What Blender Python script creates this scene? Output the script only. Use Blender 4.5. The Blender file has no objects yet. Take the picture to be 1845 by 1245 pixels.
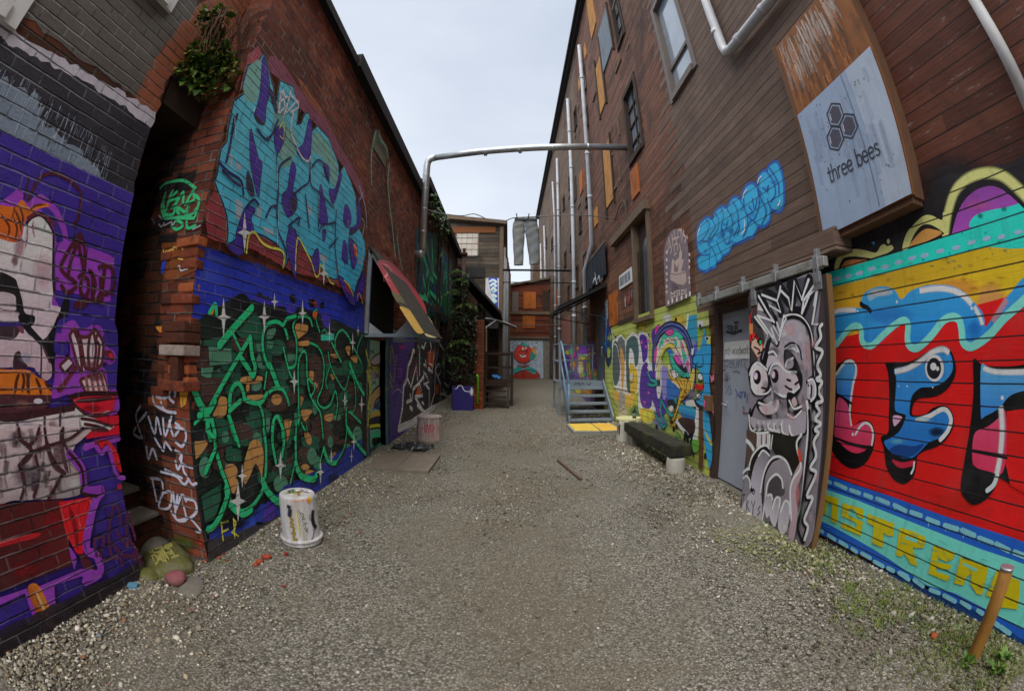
import bpy, math, random
import numpy as np
from mathutils import Matrix, Vector
from mathutils.geometry import tessellate_polygon
random.seed(7); RNG = np.random.default_rng(7)
sc = bpy.context.scene
COL = sc.collection
rad = math.radians

# ------------------------------------------------------------------ camera
# full-frame fisheye, nearly equidistant: 742 photo pixels per radian
F_PX, EYE = 742.0, 1.5
YAW, PITCH, ROLL = -.0086, .0417, -.0095
ROT = Matrix.Rotation(YAW, 3, 'Z') @ Matrix.Rotation(PITCH, 3, 'X') @ Matrix.Rotation(ROLL, 3, 'Y')
cd = bpy.data.cameras.new('camera')
cam = bpy.data.objects.new('camera', cd)
COL.objects.link(cam)
sc.camera = cam
cd.type = 'PANO'
cd.panorama_type = 'FISHEYE_LENS_POLYNOMIAL'
cd.sensor_fit = 'HORIZONTAL'
cd.sensor_width = 36
cd.fisheye_fov = rad(220)
cd.fisheye_polynomial_k0 = 0
cd.fisheye_polynomial_k1 = -1845 / F_PX / 36.0
cd.fisheye_polynomial_k2 = cd.fisheye_polynomial_k3 = cd.fisheye_polynomial_k4 = 0
cd.clip_start, cd.clip_end = .02, 2000
cam.matrix_world = Matrix.Translation((0, 0, EYE)) @ (ROT @ Matrix.Rotation(math.pi / 2, 3, 'X')).to_4x4()

# ------------------------------------------------------------------ world, sun, exposure
SUN_EL, SUN_AZ = 66, 165          # high and soft, from behind the camera
world = bpy.data.worlds.new('World')
sc.world = world
world.use_nodes = True
wn = world.node_tree
wn.nodes.clear()
def wnode(t, **k):
    n = wn.nodes.new(t)
    for a, v in k.items(): setattr(n, a, v)
    return n
sky = wnode('ShaderNodeTexSky', sky_type='NISHITA', sun_disc=False, sun_elevation=rad(SUN_EL), sun_rotation=rad(SUN_AZ))
bg_sky = wnode('ShaderNodeBackground'); bg_sky.inputs[1].default_value = .05
wn.links.new(sky.outputs[0], bg_sky.inputs[0])
tc = wnode('ShaderNodeTexCoord')
mp = wnode('ShaderNodeMapping'); mp.inputs['Scale'].default_value = (1.2, 1.2, 2.6)
wn.links.new(tc.outputs['Generated'], mp.inputs[0])
cn = wnode('ShaderNodeTexNoise'); cn.inputs['Scale'].default_value = 1.4; cn.inputs['Detail'].default_value = 5; cn.inputs['Roughness'].default_value = .45
wn.links.new(mp.outputs[0], cn.inputs['Vector'])
cr = wnode('ShaderNodeValToRGB')
cr.color_ramp.elements[0].position = .3; cr.color_ramp.elements[0].color = (.55, .61, .71, 1)
cr.color_ramp.elements[1].position = .72; cr.color_ramp.elements[1].color = (.80, .845, .915, 1)
wn.links.new(cn.outputs[0], cr.inputs[0])
bg_cl = wnode('ShaderNodeBackground'); bg_cl.inputs[1].default_value = .238
wn.links.new(cr.outputs[0], bg_cl.inputs[0])
mx = wnode('ShaderNodeMixShader'); mx.inputs[0].default_value = .88
wn.links.new(bg_sky.outputs[0], mx.inputs[1]); wn.links.new(bg_cl.outputs[0], mx.inputs[2])
wo = wnode('ShaderNodeOutputWorld')
wn.links.new(mx.outputs[0], wo.inputs[0])

sd = bpy.data.lights.new('sun', 'SUN')
sd.energy = 1.5
sd.angle = rad(95)
sd.color = (1, .965, .91)
sun = bpy.data.objects.new('sun', sd)
COL.objects.link(sun)
sun.rotation_euler = (rad(90 - SUN_EL), 0, rad(180 - SUN_AZ))
sc.view_settings.view_transform = 'Standard'
sc.view_settings.look = 'None'
sc.view_settings.gamma = 1
sc.view_settings.exposure = 2.25
sc.cycles.transparent_max_bounces = 64
sc.cycles.max_bounces = 8
sc.cycles.use_denoising = True

# ------------------------------------------------------------------ pixel rays (photo 1845 x 1245) -> world
def ray(px, py):
    x, y = px - 922.5, 622.5 - py
    r = math.hypot(x, y); th = r / F_PX; s = math.sin(th) / max(r, 1e-9)
    return ROT @ Vector((x * s, math.cos(th), y * s))
CAM = Vector((0, 0, EYE))
def gz(y):
    t = min(1, max(0, (y - 7.5) / 13.5)); return .48 * t * t * (3 - 2 * t)

class Plane:
    """flat surface; u,v metres on it match the walls' UV map"""
    def __init__(s, o, n, U=None, V=None):
        s.n = Vector(n).normalized(); s.o = Vector(o)
        if U is None:
            if abs(s.n.x) > .9: U, V = (0, 1, 0), (0, 0, 1)
            elif abs(s.n.y) > .9: U, V = (1, 0, 0), (0, 0, 1)
            else: U, V = (1, 0, 0), (0, 1, 0)
        s.U, s.V = Vector(U), Vector(V)
        s.c = s.o - s.U * s.o.dot(s.U) - s.V * s.o.dot(s.V)   # so that u,v are world measures
    def hit(s, px, py):
        d = ray(px, py); t = (s.o - CAM).dot(s.n) / d.dot(s.n)
        p = CAM + d * t
        return p.dot(s.U), p.dot(s.V)
    def pt(s, u, v, off=0):
        return s.c + s.U * u + s.V * v + s.n * off

# ------------------------------------------------------------------ colours
def lin(h, k=1.0):
    h = h.lstrip('#'); h = h if len(h) == 6 else ''.join(c * 2 for c in h); o = []
    for i in (0, 2, 4):
        c = int(h[i:i + 2], 16) / 255
        o.append((c / 12.92 if c <= .04045 else ((c + .055) / 1.055) ** 2.4) * k)
    return tuple(min(.85, c) for c in o)
KP = 1.6                          # photo colour -> albedo for painted things
def pc(h): return lin(h, KP)

# ------------------------------------------------------------------ materials
class M:
    def __init__(s, name):
        s.m = bpy.data.materials.new(name); s.m.use_nodes = True
        s.t = s.m.node_tree; s.t.nodes.clear()
        s.out = s.n('ShaderNodeOutputMaterial'); s.b = s.n('ShaderNodeBsdfPrincipled')
        s.l(s.b.outputs[0], s.out.inputs[0]); s.b.inputs['Roughness'].default_value = .8
        s.b.inputs['Specular IOR Level'].default_value = .25
        s.uv = s.n('ShaderNodeUVMap').outputs[0]
        s.obj = s.n('ShaderNodeTexCoord').outputs['Object']
    def n(s, t, **k):
        x = s.t.nodes.new(t)
        for a, v in k.items(): setattr(x, a, v)
        return x
    def l(s, a, b): s.t.links.new(a, b)
    def put(s, sock, v):
        if hasattr(v, 'is_linked') or isinstance(v, bpy.types.NodeSocket): s.l(v, sock)
        elif isinstance(v, (tuple, list)) and len(v) == 3 and sock.type == 'RGBA': sock.default_value = (*v, 1)
        else: sock.default_value = v
    def math(s, op, a, b=0.0, clamp=False):
        x = s.n('ShaderNodeMath', operation=op, use_clamp=clamp); s.put(x.inputs[0], a); s.put(x.inputs[1], b); return x.outputs[0]
    def noise(s, scale, detail=4, rough=.6, vec=None, dist=0):
        x = s.n('ShaderNodeTexNoise'); x.inputs['Scale'].default_value = scale; x.inputs['Detail'].default_value = detail
        x.inputs['Roughness'].default_value = rough; x.inputs['Distortion'].default_value = dist
        s.l(vec or s.uv, x.inputs['Vector']); return x.outputs[0]
    def ramp(s, fac, *stops):
        x = s.n('ShaderNodeValToRGB'); e = x.color_ramp.elements
        while len(e) < len(stops): e.new(.5)
        for i, (p, c) in enumerate(stops):
            e[i].position = p; e[i].color = (c, c, c, 1) if not isinstance(c, tuple) else (*c, 1)
        s.put(x.inputs[0], fac); return x.outputs[0]
    def mix(s, fac, a, b, mode='MIX'):
        x = s.n('ShaderNodeMix', data_type='RGBA', blend_type=mode); s.put(x.inputs[0], fac); s.put(x.inputs[6], a); s.put(x.inputs[7], b); return x.outputs[2]
    def map(s, vec, scale=(1, 1, 1), loc=(0, 0, 0), rot=(0, 0, 0)):
        x = s.n('ShaderNodeMapping'); s.l(vec, x.inputs[0]); x.inputs['Scale'].default_value = scale; x.inputs['Location'].default_value = loc; x.inputs['Rotation'].default_value = rot
        return x.outputs[0]
    def wob(s, amt, scale):
        x = s.n('ShaderNodeTexNoise'); x.inputs['Scale'].default_value = scale; x.inputs['Detail'].default_value = 2; s.l(s.uv, x.inputs['Vector'])
        v = s.n('ShaderNodeVectorMath', operation='SUBTRACT'); s.l(x.outputs['Color'], v.inputs[0]); v.inputs[1].default_value = (.5, .5, .5)
        w = s.n('ShaderNodeVectorMath', operation='SCALE'); s.l(v.outputs[0], w.inputs[0]); w.inputs['Scale'].default_value = amt
        a = s.n('ShaderNodeVectorMath', operation='ADD'); s.l(s.uv, a.inputs[0]); s.l(w.outputs[0], a.inputs[1]); return a.outputs[0]
    def brick(s, vec, w=.235, h=.0815, mortar=.0078, smooth=.25, bias=0):
        x = s.n('ShaderNodeTexBrick'); s.l(vec, x.inputs['Vector'])
        for k, v in dict(Scale=1, Bias=bias).items(): x.inputs[k].default_value = v
        x.inputs['Mortar Size'].default_value = mortar; x.inputs['Mortar Smooth'].default_value = smooth
        x.inputs['Brick Width'].default_value = w; x.inputs['Row Height'].default_value = h
        x.inputs['Color1'].default_value = (0, 0, 0, 1); x.inputs['Color2'].default_value = (1, 1, 1, 1); x.inputs['Mortar'].default_value = (.5, .5, .5, 1)
        return x.outputs['Color'], x.outputs['Fac']
    def bump(s, h, strength=.5, dist=.01):
        x = s.n('ShaderNodeBump'); x.inputs['Strength'].default_value = strength; x.inputs['Distance'].default_value = dist
        s.put(x.inputs['Height'], h); s.l(x.outputs[0], s.b.inputs['Normal']); return x
    def color(s, c): s.put(s.b.inputs['Base Color'], c); return s
    def set(s, **k):
        for a, v in k.items(): s.put(s.b.inputs[a.replace('_', ' ')], v)
        return s

def hsv_jit(m, col, fac, amt):           # brightness jitter around 1
    v = m.math('ADD', m.math('MULTIPLY', fac, 2 * amt), 1 - amt)
    return m.mix(1, col, v, 'MULTIPLY')

BOARD, BOFF = .1265, .0985
def brick_relief(m):
    vec = m.wob(.012, 9)
    rnd, mor = m.brick(vec)
    n1 = m.noise(38, 5, .65)
    h = m.math('ADD', m.math('MULTIPLY', m.math('SUBTRACT', 1, mor), 1.0), m.math('MULTIPLY', n1, .45))
    h = m.math('ADD', h, m.math('MULTIPLY', rnd, .18))
    sep = m.n('ShaderNodeSeparateXYZ'); m.l(vec, sep.inputs[0])
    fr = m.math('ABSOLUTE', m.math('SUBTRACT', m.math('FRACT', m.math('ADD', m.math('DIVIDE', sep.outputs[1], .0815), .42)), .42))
    hor = m.ramp(fr, (.03, 1.0), (.085, 0.0))             # bed joints; shade under each course is painted dark with this mask
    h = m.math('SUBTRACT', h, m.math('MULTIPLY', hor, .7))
    return rnd, mor, h, hor
def clap_relief(m, board=BOARD, off=BOFF):
    sep = m.n('ShaderNodeSeparateXYZ'); m.l(m.uv, sep.inputs[0])
    wv = m.math('ADD', sep.outputs[1], m.math('MULTIPLY', m.noise(1.3, 2), .012))
    t = m.math('DIVIDE', m.math('SUBTRACT', wv, off), board)
    fr = m.math('FRACT', t)
    row = m.math('FLOOR', t)
    groove = m.math('LESS_THAN', fr, .075)
    comb = m.n('ShaderNodeCombineXYZ'); m.l(sep.outputs[0], comb.inputs[0]); m.l(m.math('SUBTRACT', wv, off), comb.inputs[1])
    rnd, joint = m.brick(comb.outputs[0], 2.3, board, .0018, .0)
    grain = m.noise(1, 6, .7, m.map(m.uv, (2.2, 60, 1)))
    h = m.math('SUBTRACT', m.math('ADD', m.math('MULTIPLY', fr, -.5), m.math('MULTIPLY', grain, .28)), m.math('MULTIPLY', groove, 1.6))
    return rnd, groove, h, grain, row

def paint_mat(kind):
    m = M('paint_on_' + kind)
    at = m.n('ShaderNodeAttribute', attribute_name='col')
    col = at.outputs['Color']
    dirt = m.noise(2.4, 6, .7)
    fine = m.noise(45, 4, .7)
    if kind == 'brick':
        rnd, mor, h, hor = brick_relief(m)
        col = hsv_jit(m, col, rnd, .09)
        lite = m.mix(.35, m.mix(1, col, (1.5, 1.5, 1.5), 'MULTIPLY'), (.3, .3, .32))
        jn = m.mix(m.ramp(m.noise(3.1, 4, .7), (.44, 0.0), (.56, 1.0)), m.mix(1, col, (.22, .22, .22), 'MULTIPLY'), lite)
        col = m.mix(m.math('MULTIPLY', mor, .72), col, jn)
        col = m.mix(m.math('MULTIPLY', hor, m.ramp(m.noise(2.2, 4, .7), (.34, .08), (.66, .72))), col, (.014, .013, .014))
        chip = m.math('MULTIPLY', m.ramp(m.noise(13, 6, .75), (.66, 0.0), (.71, 1.0)), .6)
        col = m.mix(chip, col, m.mix(m.noise(30, 3), (.16, .075, .05), (.20, .19, .19)))
        m.bump(h, .85, .011)
    elif kind == 'clapboard':
        rnd, gr, h, grain, row = clap_relief(m)
        col = hsv_jit(m, col, rnd, .07)
        col = m.mix(m.math('MULTIPLY', m.ramp(grain, (.60, 0.0), (.72, 1.0)), .42), col, (.06, .045, .04))
        chip = m.ramp(m.noise(1, 7, .78, m.map(m.uv, (5, 22, 1))), (.685, 0.0), (.70, 1.0))
        col = m.mix(m.math('MULTIPLY', chip, .7), col, (.16, .12, .10))
        col = m.mix(m.math('MULTIPLY', gr, .93), col, (.012, .010, .010))
        m.bump(h, .55, .012)
    else:
        grain = m.noise(1, 5, .65, m.map(m.uv, (50, 3, 1)))
        col = m.mix(m.math('MULTIPLY', m.ramp(grain, (.6, 0.0), (.75, 1.0)), .18), col, (.05, .04, .04))
        m.bump(m.math('ADD', grain, m.math('MULTIPLY', fine, .5)), .2, .004)
    col = hsv_jit(m, col, m.math('ADD', m.math('MULTIPLY', dirt, .65), m.math('MULTIPLY', fine, .35)), .34)
    drip = m.ramp(m.noise(1, 6, .65, m.map(m.uv, (16, 1.1, 1))), (.54, 0.0), (.75, 1.0))
    col = m.mix(m.math('MULTIPLY', drip, .30), col, (.04, .037, .035))
    fade = m.ramp(m.noise(1.8, 6, .7), (.5, 0.0), (.72, 1.0))
    col = m.mix(m.math('MULTIPLY', fade, .06), col, (.42, .42, .42))
    col = m.mix(m.math('MULTIPLY', m.ramp(m.noise(1.1, 7, .72), (.56, 0.0), (.78, 1.0)), .35), col, (.05, .045, .045))
    m.color(col).set(Roughness=.5, Specular_IOR_Level=.35)
    tr = m.n('ShaderNodeBsdfTransparent'); ms = m.n('ShaderNodeMixShader')
    m.l(at.outputs['Alpha'], ms.inputs[0]); m.l(tr.outputs[0], ms.inputs[1]); m.l(m.b.outputs[0], ms.inputs[2]); m.l(ms.outputs[0], m.out.inputs[0])
    return m.m

def brick_mat(name, dark, mid, light, mortar, black=.3, green=0):
    m = M(name)
    rnd, mor, h, hor = brick_relief(m)
    rn2 = m.math('ADD', m.math('MULTIPLY', rnd, .62), m.math('MULTIPLY', m.noise(4, 5, .7), .38))
    col = m.ramp(rn2, (.12, dark), (.36, mid), (.62, mid), (.85, light))
    col = hsv_jit(m, col, m.noise(14, 6, .7), .45)
    blk = m.ramp(m.noise(.9, 7, .7, dist=.6), (.5 - black * .3, 1.0), (.62, 0.0))
    col = m.mix(m.math('MULTIPLY', blk, .6), col, (.022, .018, .017))
    mcol = m.mix(m.ramp(m.noise(3, 5, .7), (.4, 0.0), (.65, 1.0)), (.02, .017, .016), mortar)
    col = m.mix(mor, col, mcol)
    col = m.mix(m.math('MULTIPLY', hor, m.ramp(m.noise(2.5, 4, .7), (.35, .1), (.65, .7))), col, (.014, .012, .012))
    if green: col = m.mix(m.math('MULTIPLY', m.ramp(m.noise(2.2, 6, .7), (.5, 0.0), (.68, 1.0)), green), col, (.05, .07, .02))
    m.color(col).set(Roughness=.88); m.bump(h, .9, .012); return m.m

def clap_mat(name, stops, black=.3, board=BOARD, off=BOFF, white=.0, stain=(.02, .014, .012)):
    m = M(name)
    rnd, gr, h, grain, row = clap_relief(m, board, off)
    col = m.ramp(m.math('ADD', m.math('MULTIPLY', rnd, .38), m.math('MULTIPLY', m.noise(1.5, 5, .7), .62)), *stops)
    col = hsv_jit(m, col, grain, .8)
    col = hsv_jit(m, col, m.noise(1, 5, .7, m.map(m.uv, (1.1, 16, 1))), .45)
    col = hsv_jit(m, col, m.noise(.7, 6, .7), .35)
    col = m.mix(m.math('MULTIPLY', m.ramp(m.noise(.55, 7, .75, dist=.8), (.48, 0.0), (.66, 1.0)), black), col, stain)
    if white: col = m.mix(m.math('MULTIPLY', m.ramp(m.noise(1, 7, .8, m.map(m.uv, (3, 14, 1))), (.585, 0.0), (.66, 1.0)), white), col, (.30, .27, .25))
    col = m.mix(m.math('MULTIPLY', gr, .93), col, (.008, .006, .006))
    m.color(col).set(Roughness=.75); m.bump(h, .65, .013); return m.m

def simple(name, c, rough=.7, metal=0, var=.25, scale=6, bump=.15, spec=.3, rust=None, streak=False, vec='obj'):
    m = M(name); v = m.obj if vec == 'obj' else m.uv
    n = m.noise(scale, 6, .65, m.map(v, (6, 6, .7)) if streak else v)
    col = hsv_jit(m, m.mix(0, c, c), n, var)
    if rust: col = m.mix(m.math('MULTIPLY', m.ramp(m.noise(scale * .7, 7, .75, v), (.5, 0.0), (.66, 1.0)), rust[1]), col, rust[0])
    m.color(col).set(Roughness=rough, Metallic=metal, Specular_IOR_Level=spec)
    if bump: m.bump(m.noise(scale * 9, 4, .6, v), bump, .004)
    return m.m

# ------------------------------------------------------------------ mesh building
def link(o, parent=None):
    COL.objects.link(o)
    if parent: o.parent = parent
    return o
def root_loc(p):
    v = Vector((0, 0, 0))
    while p: v += p.location; p = p.parent
    return v
def tag(o, label=None, cat=None, group=None, kind=None):
    if label: o['label'] = label
    if cat: o['category'] = cat
    if group: o['group'] = group
    if kind: o['kind'] = kind
    return o
def thing(name, label, cat, loc=(0, 0, 0), group=None):
    o = bpy.data.objects.new(name, None); o.empty_display_size = .2; link(o); o.location = loc
    return tag(o, label, cat, group)

class MB:
    def __init__(s): s.v = []; s.f = []; s.mi = []; s.sm = []; s.cur = 0; s.smooth = False
    def add(s, vs, fs):
        k = len(s.v); s.v += [tuple(v) for v in vs]
        for f in fs: s.f.append(tuple(i + k for i in f)); s.mi.append(s.cur); s.sm.append(s.smooth)
        return s
    def mat(s, i): s.cur = i; return s
    def box(s, x0, x1, y0, y1, z0, z1, bev=0, rot=None, piv=None):
        x0, x1 = min(x0, x1), max(x0, x1); y0, y1 = min(y0, y1), max(y0, y1); z0, z1 = min(z0, z1), max(z0, z1)
        if bev:
            import bmesh
            bm = bmesh.new(); bmesh.ops.create_cube(bm, size=1)
            for v in bm.verts: v.co = Vector(((x0 + x1) / 2 + v.co.x * (x1 - x0), (y0 + y1) / 2 + v.co.y * (y1 - y0), (z0 + z1) / 2 + v.co.z * (z1 - z0)))
            bmesh.ops.bevel(bm, geom=bm.edges[:], offset=bev, segments=2, affect='EDGES', profile=.6)
            vs = [v.co.copy() for v in bm.verts]; bm.verts.index_update(); fs = [[v.index for v in f.verts] for f in bm.faces]; bm.free()
        else:
            vs = [Vector(p) for p in ((x0, y0, z0), (x1, y0, z0), (x1, y1, z0), (x0, y1, z0), (x0, y0, z1), (x1, y0, z1), (x1, y1, z1), (x0, y1, z1))]
            fs = [(0, 3, 2, 1), (4, 5, 6, 7), (0, 1, 5, 4), (1, 2, 6, 5), (2, 3, 7, 6), (3, 0, 4, 7)]
        if rot is not None:
            piv = Vector(piv) if piv is not None else Vector(((x0 + x1) / 2, (y0 + y1) / 2, (z0 + z1) / 2))
            vs = [piv + rot @ (v - piv) for v in vs]
        return s.add(vs, fs)
    def bar(s, a, b, w, h, up=(0, 0, 1)):
        a, b = Vector(a), Vector(b); d = (b - a).normalized(); up = Vector(up)
        if abs(d.dot(up)) > .98: up = Vector((1, 0, 0))
        r = d.cross(up).normalized(); u = r.cross(d)
        vs = [p + r * sx * w / 2 + u * sy * h / 2 for p in (a, b) for sx, sy in ((-1, -1), (1, -1), (1, 1), (-1, 1))]
        return s.add(vs, [(0, 1, 2, 3), (7, 6, 5, 4), (0, 4, 5, 1), (1, 5, 6, 2), (2, 6, 7, 3), (3, 7, 4, 0)])
    def tube(s, pts, r, n=12, cap=True):
        pts = [Vector(p) for p in pts]; rs = r if isinstance(r, (list, tuple)) else [r] * len(pts)
        vs = []; prev = None; sm = s.smooth; s.smooth = True
        for i, p in enumerate(pts):
            d = ((pts[min(i + 1, len(pts) - 1)] - p).normalized() + (p - pts[max(i - 1, 0)]).normalized())
            d = d.normalized() if d.length > 1e-9 else Vector((0, 0, 1))
            if prev is None:
                a = Vector((0, 0, 1)) if abs(d.z) < .9 else Vector((1, 0, 0)); u = d.cross(a).normalized()
            else: u = (prev - d * prev.dot(d)).normalized()
            prev = u; w = d.cross(u)
            vs += [p + (u * math.cos(2 * math.pi * k / n) + w * math.sin(2 * math.pi * k / n)) * rs[i] for k in range(n)]
        fs = [(i * n + k, i * n + (k + 1) % n, (i + 1) * n + (k + 1) % n, (i + 1) * n + k) for i in range(len(pts) - 1) for k in range(n)]
        s.add(vs, fs); s.smooth = False
        if cap:
            b = len(s.v) - len(vs)
            s.f.append(tuple(b + k for k in reversed(range(n)))); s.f.append(tuple(b + (len(pts) - 1) * n + k for k in range(n))); s.mi += [s.cur] * 2; s.sm += [False] * 2
        s.smooth = sm
        return s
    def lathe(s, c, prof, n=32, jit=0):
        vs = []; c = Vector(c)
        ph = [random.uniform(-1, 1) * jit for _ in range(n)]
        for (r, z) in prof:
            vs += [c + Vector((math.cos(2 * math.pi * k / n) * r * (1 + ph[k]), math.sin(2 * math.pi * k / n) * r * (1 + ph[k]), z)) for k in range(n)]
        fs = [(i * n + k, i * n + (k + 1) % n, (i + 1) * n + (k + 1) % n, (i + 1) * n + k) for i in range(len(prof) - 1) for k in range(n)]
        sm = s.smooth; s.smooth = True; s.add(vs, fs); s.smooth = sm
        b = len(s.v) - len(vs)
        if prof[-1][0] > 1e-4: s.f.append(tuple(b + (len(prof) - 1) * n + k for k in range(n))); s.mi.append(s.cur); s.sm.append(False)
        return s
    def prism(s, poly, ax, a, b):
        """poly: 2-D outline in the two axes other than ax (order x,y,z), extruded from a to b"""
        def P(p, t):
            q = list(p); q.insert('xyz'.index(ax), t); return Vector(q)
        n = len(poly); vs = [P(p, a) for p in poly] + [P(p, b) for p in poly]
        fs = [tuple(range(n)), tuple(reversed(range(n, 2 * n)))] + [(i, i + n, (i + 1) % n + n, (i + 1) % n) for i in range(n)]
        return s.add(vs, fs)
    def build(s, name, mats, parent=None):
        me = bpy.data.meshes.new(name)
        L = root_loc(parent)
        V = np.array([tuple(v) for v in s.v], dtype=float).reshape(-1, 3)
        me.from_pydata([tuple(v) for v in (V - np.array(L))], [], s.f)
        for m in (mats if isinstance(mats, (list, tuple)) else [mats]): me.materials.append(m)
        import bmesh
        bm = bmesh.new(); bm.from_mesh(me)
        bm.faces.ensure_lookup_table()
        for i, f in enumerate(bm.faces): f.material_index = s.mi[i]; f.smooth = s.sm[i]
        bmesh.ops.recalc_face_normals(bm, faces=bm.faces[:])
        uvl = bm.loops.layers.uv.new('UVMap')
        for f in bm.faces:
            n = f.normal; ax = max(range(3), key=lambda i: abs(n[i]))
            for lp in f.loops:
                c = lp.vert.co + L
                lp[uvl].uv = (c.y, c.z) if ax == 0 else (c.x, c.z) if ax == 1 else (c.x, c.y)
        bm.to_mesh(me); bm.free()
        return link(bpy.data.objects.new(name, me), parent)

# ------------------------------------------------------------------ painted murals: many thin layers of paint in one mesh
def catmull(p, closed, k=5):
    n = len(p)
    if n < 3: return p
    out = []
    for i in range(n if closed else n - 1):
        a, b, c, d = (p[(i + j) % n] if closed else p[min(max(i + j, 0), n - 1)] for j in (-1, 0, 1, 2))
        for q in range(k):
            t = q / k; t2 = t * t; t3 = t2 * t
            out.append(tuple(.5 * (2 * b[j] + (c[j] - a[j]) * t + (2 * a[j] - 5 * b[j] + 4 * c[j] - d[j]) * t2 + (3 * b[j] - a[j] - 3 * c[j] + d[j]) * t3) for j in (0, 1)))
    if not closed: out.append(p[-1])
    return out
class Mural:
    def __init__(s, plane, off=.002, step=.00005):
        s.p = plane; s.off = off; s.step = step; s.V_ = []; s.F_ = []; s.C_ = []; s.uv = []; s.z(0, 0, 1)
    def z(s, x0, y0, k): s.T = (x0, y0, k); return s
    def P(s, t):
        x0, y0, k = s.T; o = []
        for w in t.split():
            a, b = w.split(','); o.append(s.p.hit(x0 + float(a) / k, y0 + float(b) / k))
        return o
    def _add(s, uv, faces, cols, slope=0):
        s.off += s.step; k = len(s.V_)
        for i, (u, v) in enumerate(uv):
            s.V_.append(s.p.pt(u, v, s.off + slope * i)); s.uv.append((u, v))
        s.F_ += [tuple(i + k for i in f) for f in faces]; s.C_ += cols
        s.off += slope * len(uv)
    def poly(s, col, uv, grad=None, a=1):
        tri = tessellate_polygon([[Vector((u, v, 0)) for u, v in uv]])
        c = pc(col); n = len(uv)
        if grad:
            c2 = pc(grad[0]); d = grad[1]; t = [u * d[0] + v * d[1] for u, v in uv]; lo, hi = min(t), max(t)
            cols = [(*[c[j] + (c2[j] - c[j]) * (x - lo) / max(hi - lo, 1e-6) for j in range(3)], a) for x in t]
        else: cols = [(*c, a)] * n
        s._add(uv, tri, cols)
    def f(s, col, t, sm=1, grad=None, a=1):
        p = s.P(t); s.poly(col, catmull(p, True) if sm else p, grad, a); return s
    def fuv(s, col, pts, grad=None, a=1): s.poly(col, list(pts), grad, a); return s
    def rough(s, col, t, amp=.02, seg=.06, a=1):
        p = s.P(t); s.ruv(col, p, amp, seg, a); return s
    def ruv(s, col, p, amp=.02, seg=.06, a=1):          # ragged-edged patch
        o = []
        for i in range(len(p)):
            A, B = p[i], p[(i + 1) % len(p)]; L = math.hypot(B[0] - A[0], B[1] - A[1]); k = max(1, int(L / seg))
            for q in range(k): o.append((A[0] + (B[0] - A[0]) * q / k + random.uniform(-amp, amp), A[1] + (B[1] - A[1]) * q / k + random.uniform(-amp, amp)))
        s.poly(col, o, None, a)
    def e(s, col, x, y, rx, ry, n=18, rot=0, a=1):
        t = ' '.join('%f,%f' % (x + rx * math.cos(6.2832 * k / n) * math.cos(rot) - ry * math.sin(6.2832 * k / n) * math.sin(rot), y + rx * math.cos(6.2832 * k / n) * math.sin(rot) + ry * math.sin(6.2832 * k / n) * math.cos(rot)) for k in range(n))
        return s.f(col, t, 0, None, a)
    def s(s, col, t, w, sm=1, close=False, soft=0, a=1, taper=0, grad=None): return s.suv(col, s.P(t), w, sm, close, soft, a, taper, grad)
    def suv(s, col, p, w, sm=1, close=False, soft=0, a=1, taper=0, grad=None):
        if sm: p = catmull(p, close)
        if close: p = p + [p[0]]
        q = [p[0]]
        for x in p[1:]:
            if math.hypot(x[0] - q[-1][0], x[1] - q[-1][1]) > 1e-4: q.append(x)
        p = q; n = len(p)
        if n < 2: return s
        c = pc(col); c2 = pc(grad) if grad else c; uv = []; cols = []; fs = []
        rows = [(-1, 0), (-.45, 1), (.45, 1), (1, 0)] if soft else [(-1, 1), (1, 1)]
        R = len(rows)
        for i in range(n):
            A, B = p[max(i - 1, 0)], p[min(i + 1, n - 1)]
            dx, dy = B[0] - A[0], B[1] - A[1]; L = math.hypot(dx, dy) or 1
            nx, ny = -dy / L, dx / L; t = i / (n - 1); ww = w / 2
            if taper: ww *= max(.12, min(1, min(t, 1 - t) * 2 / taper))
            for o, al in rows:
                uv.append((p[i][0] + nx * ww * o, p[i][1] + ny * ww * o)); cols.append((*[c[j] + (c2[j] - c[j]) * t for j in range(3)], a * al))
            if i: fs += [(R * (i - 1) + j, R * i + j, R * i + j + 1, R * (i - 1) + j + 1) for j in range(R - 1)]
        s._add(uv, fs, cols, 6e-7)
        if not close and not soft and not taper:      # round caps
            for e0, e1 in ((p[0], p[1]), (p[-1], p[-2])):
                s._add([(e0[0] + w / 2 * math.cos(6.2832 * k / 10), e0[1] + w / 2 * math.sin(6.2832 * k / 10)) for k in range(10)], [tuple(range(10))], [(*(c if e0 is p[0] else c2), a)] * 10)
        return s
    def star(s, x, y, rx, ry, col='#c9cbd0'):
        t = []
        for k in range(8):
            an = math.pi / 4 * k
            t.append('%f,%f' % (x + (rx if k % 2 == 0 else rx * .36) * math.cos(an), y + (ry if k % 2 == 0 else rx * .36 * 1.3) * math.sin(an)))
        return s.f(col, ' '.join(t), 0)
    def blob(s, col, x, y, rx, ry, a=.8):                # soft sprayed cloud
        x0, y0, k = s.T; n = 20
        c = pc(col); uv = [s.p.hit(x0 + x / k, y0 + y / k)]; cols = [(*c, a)]
        for R, al in ((.5, a * .8), (1, 0)):
            for i in range(n):
                w = 1 + random.uniform(-.12, .12)
                uv.append(s.p.hit(x0 + (x + rx * R * w * math.cos(6.2832 * i / n)) / k, y0 + (y + ry * R * w * math.sin(6.2832 * i / n)) / k)); cols.append((*c, al))
        fs = [(0, 1 + i, 1 + (i + 1) % n) for i in range(n)] + [(1 + i, 1 + n + i, 1 + n + (i + 1) % n, 1 + (i + 1) % n) for i in range(n)]
        s._add(uv, fs, cols); return s
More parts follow.
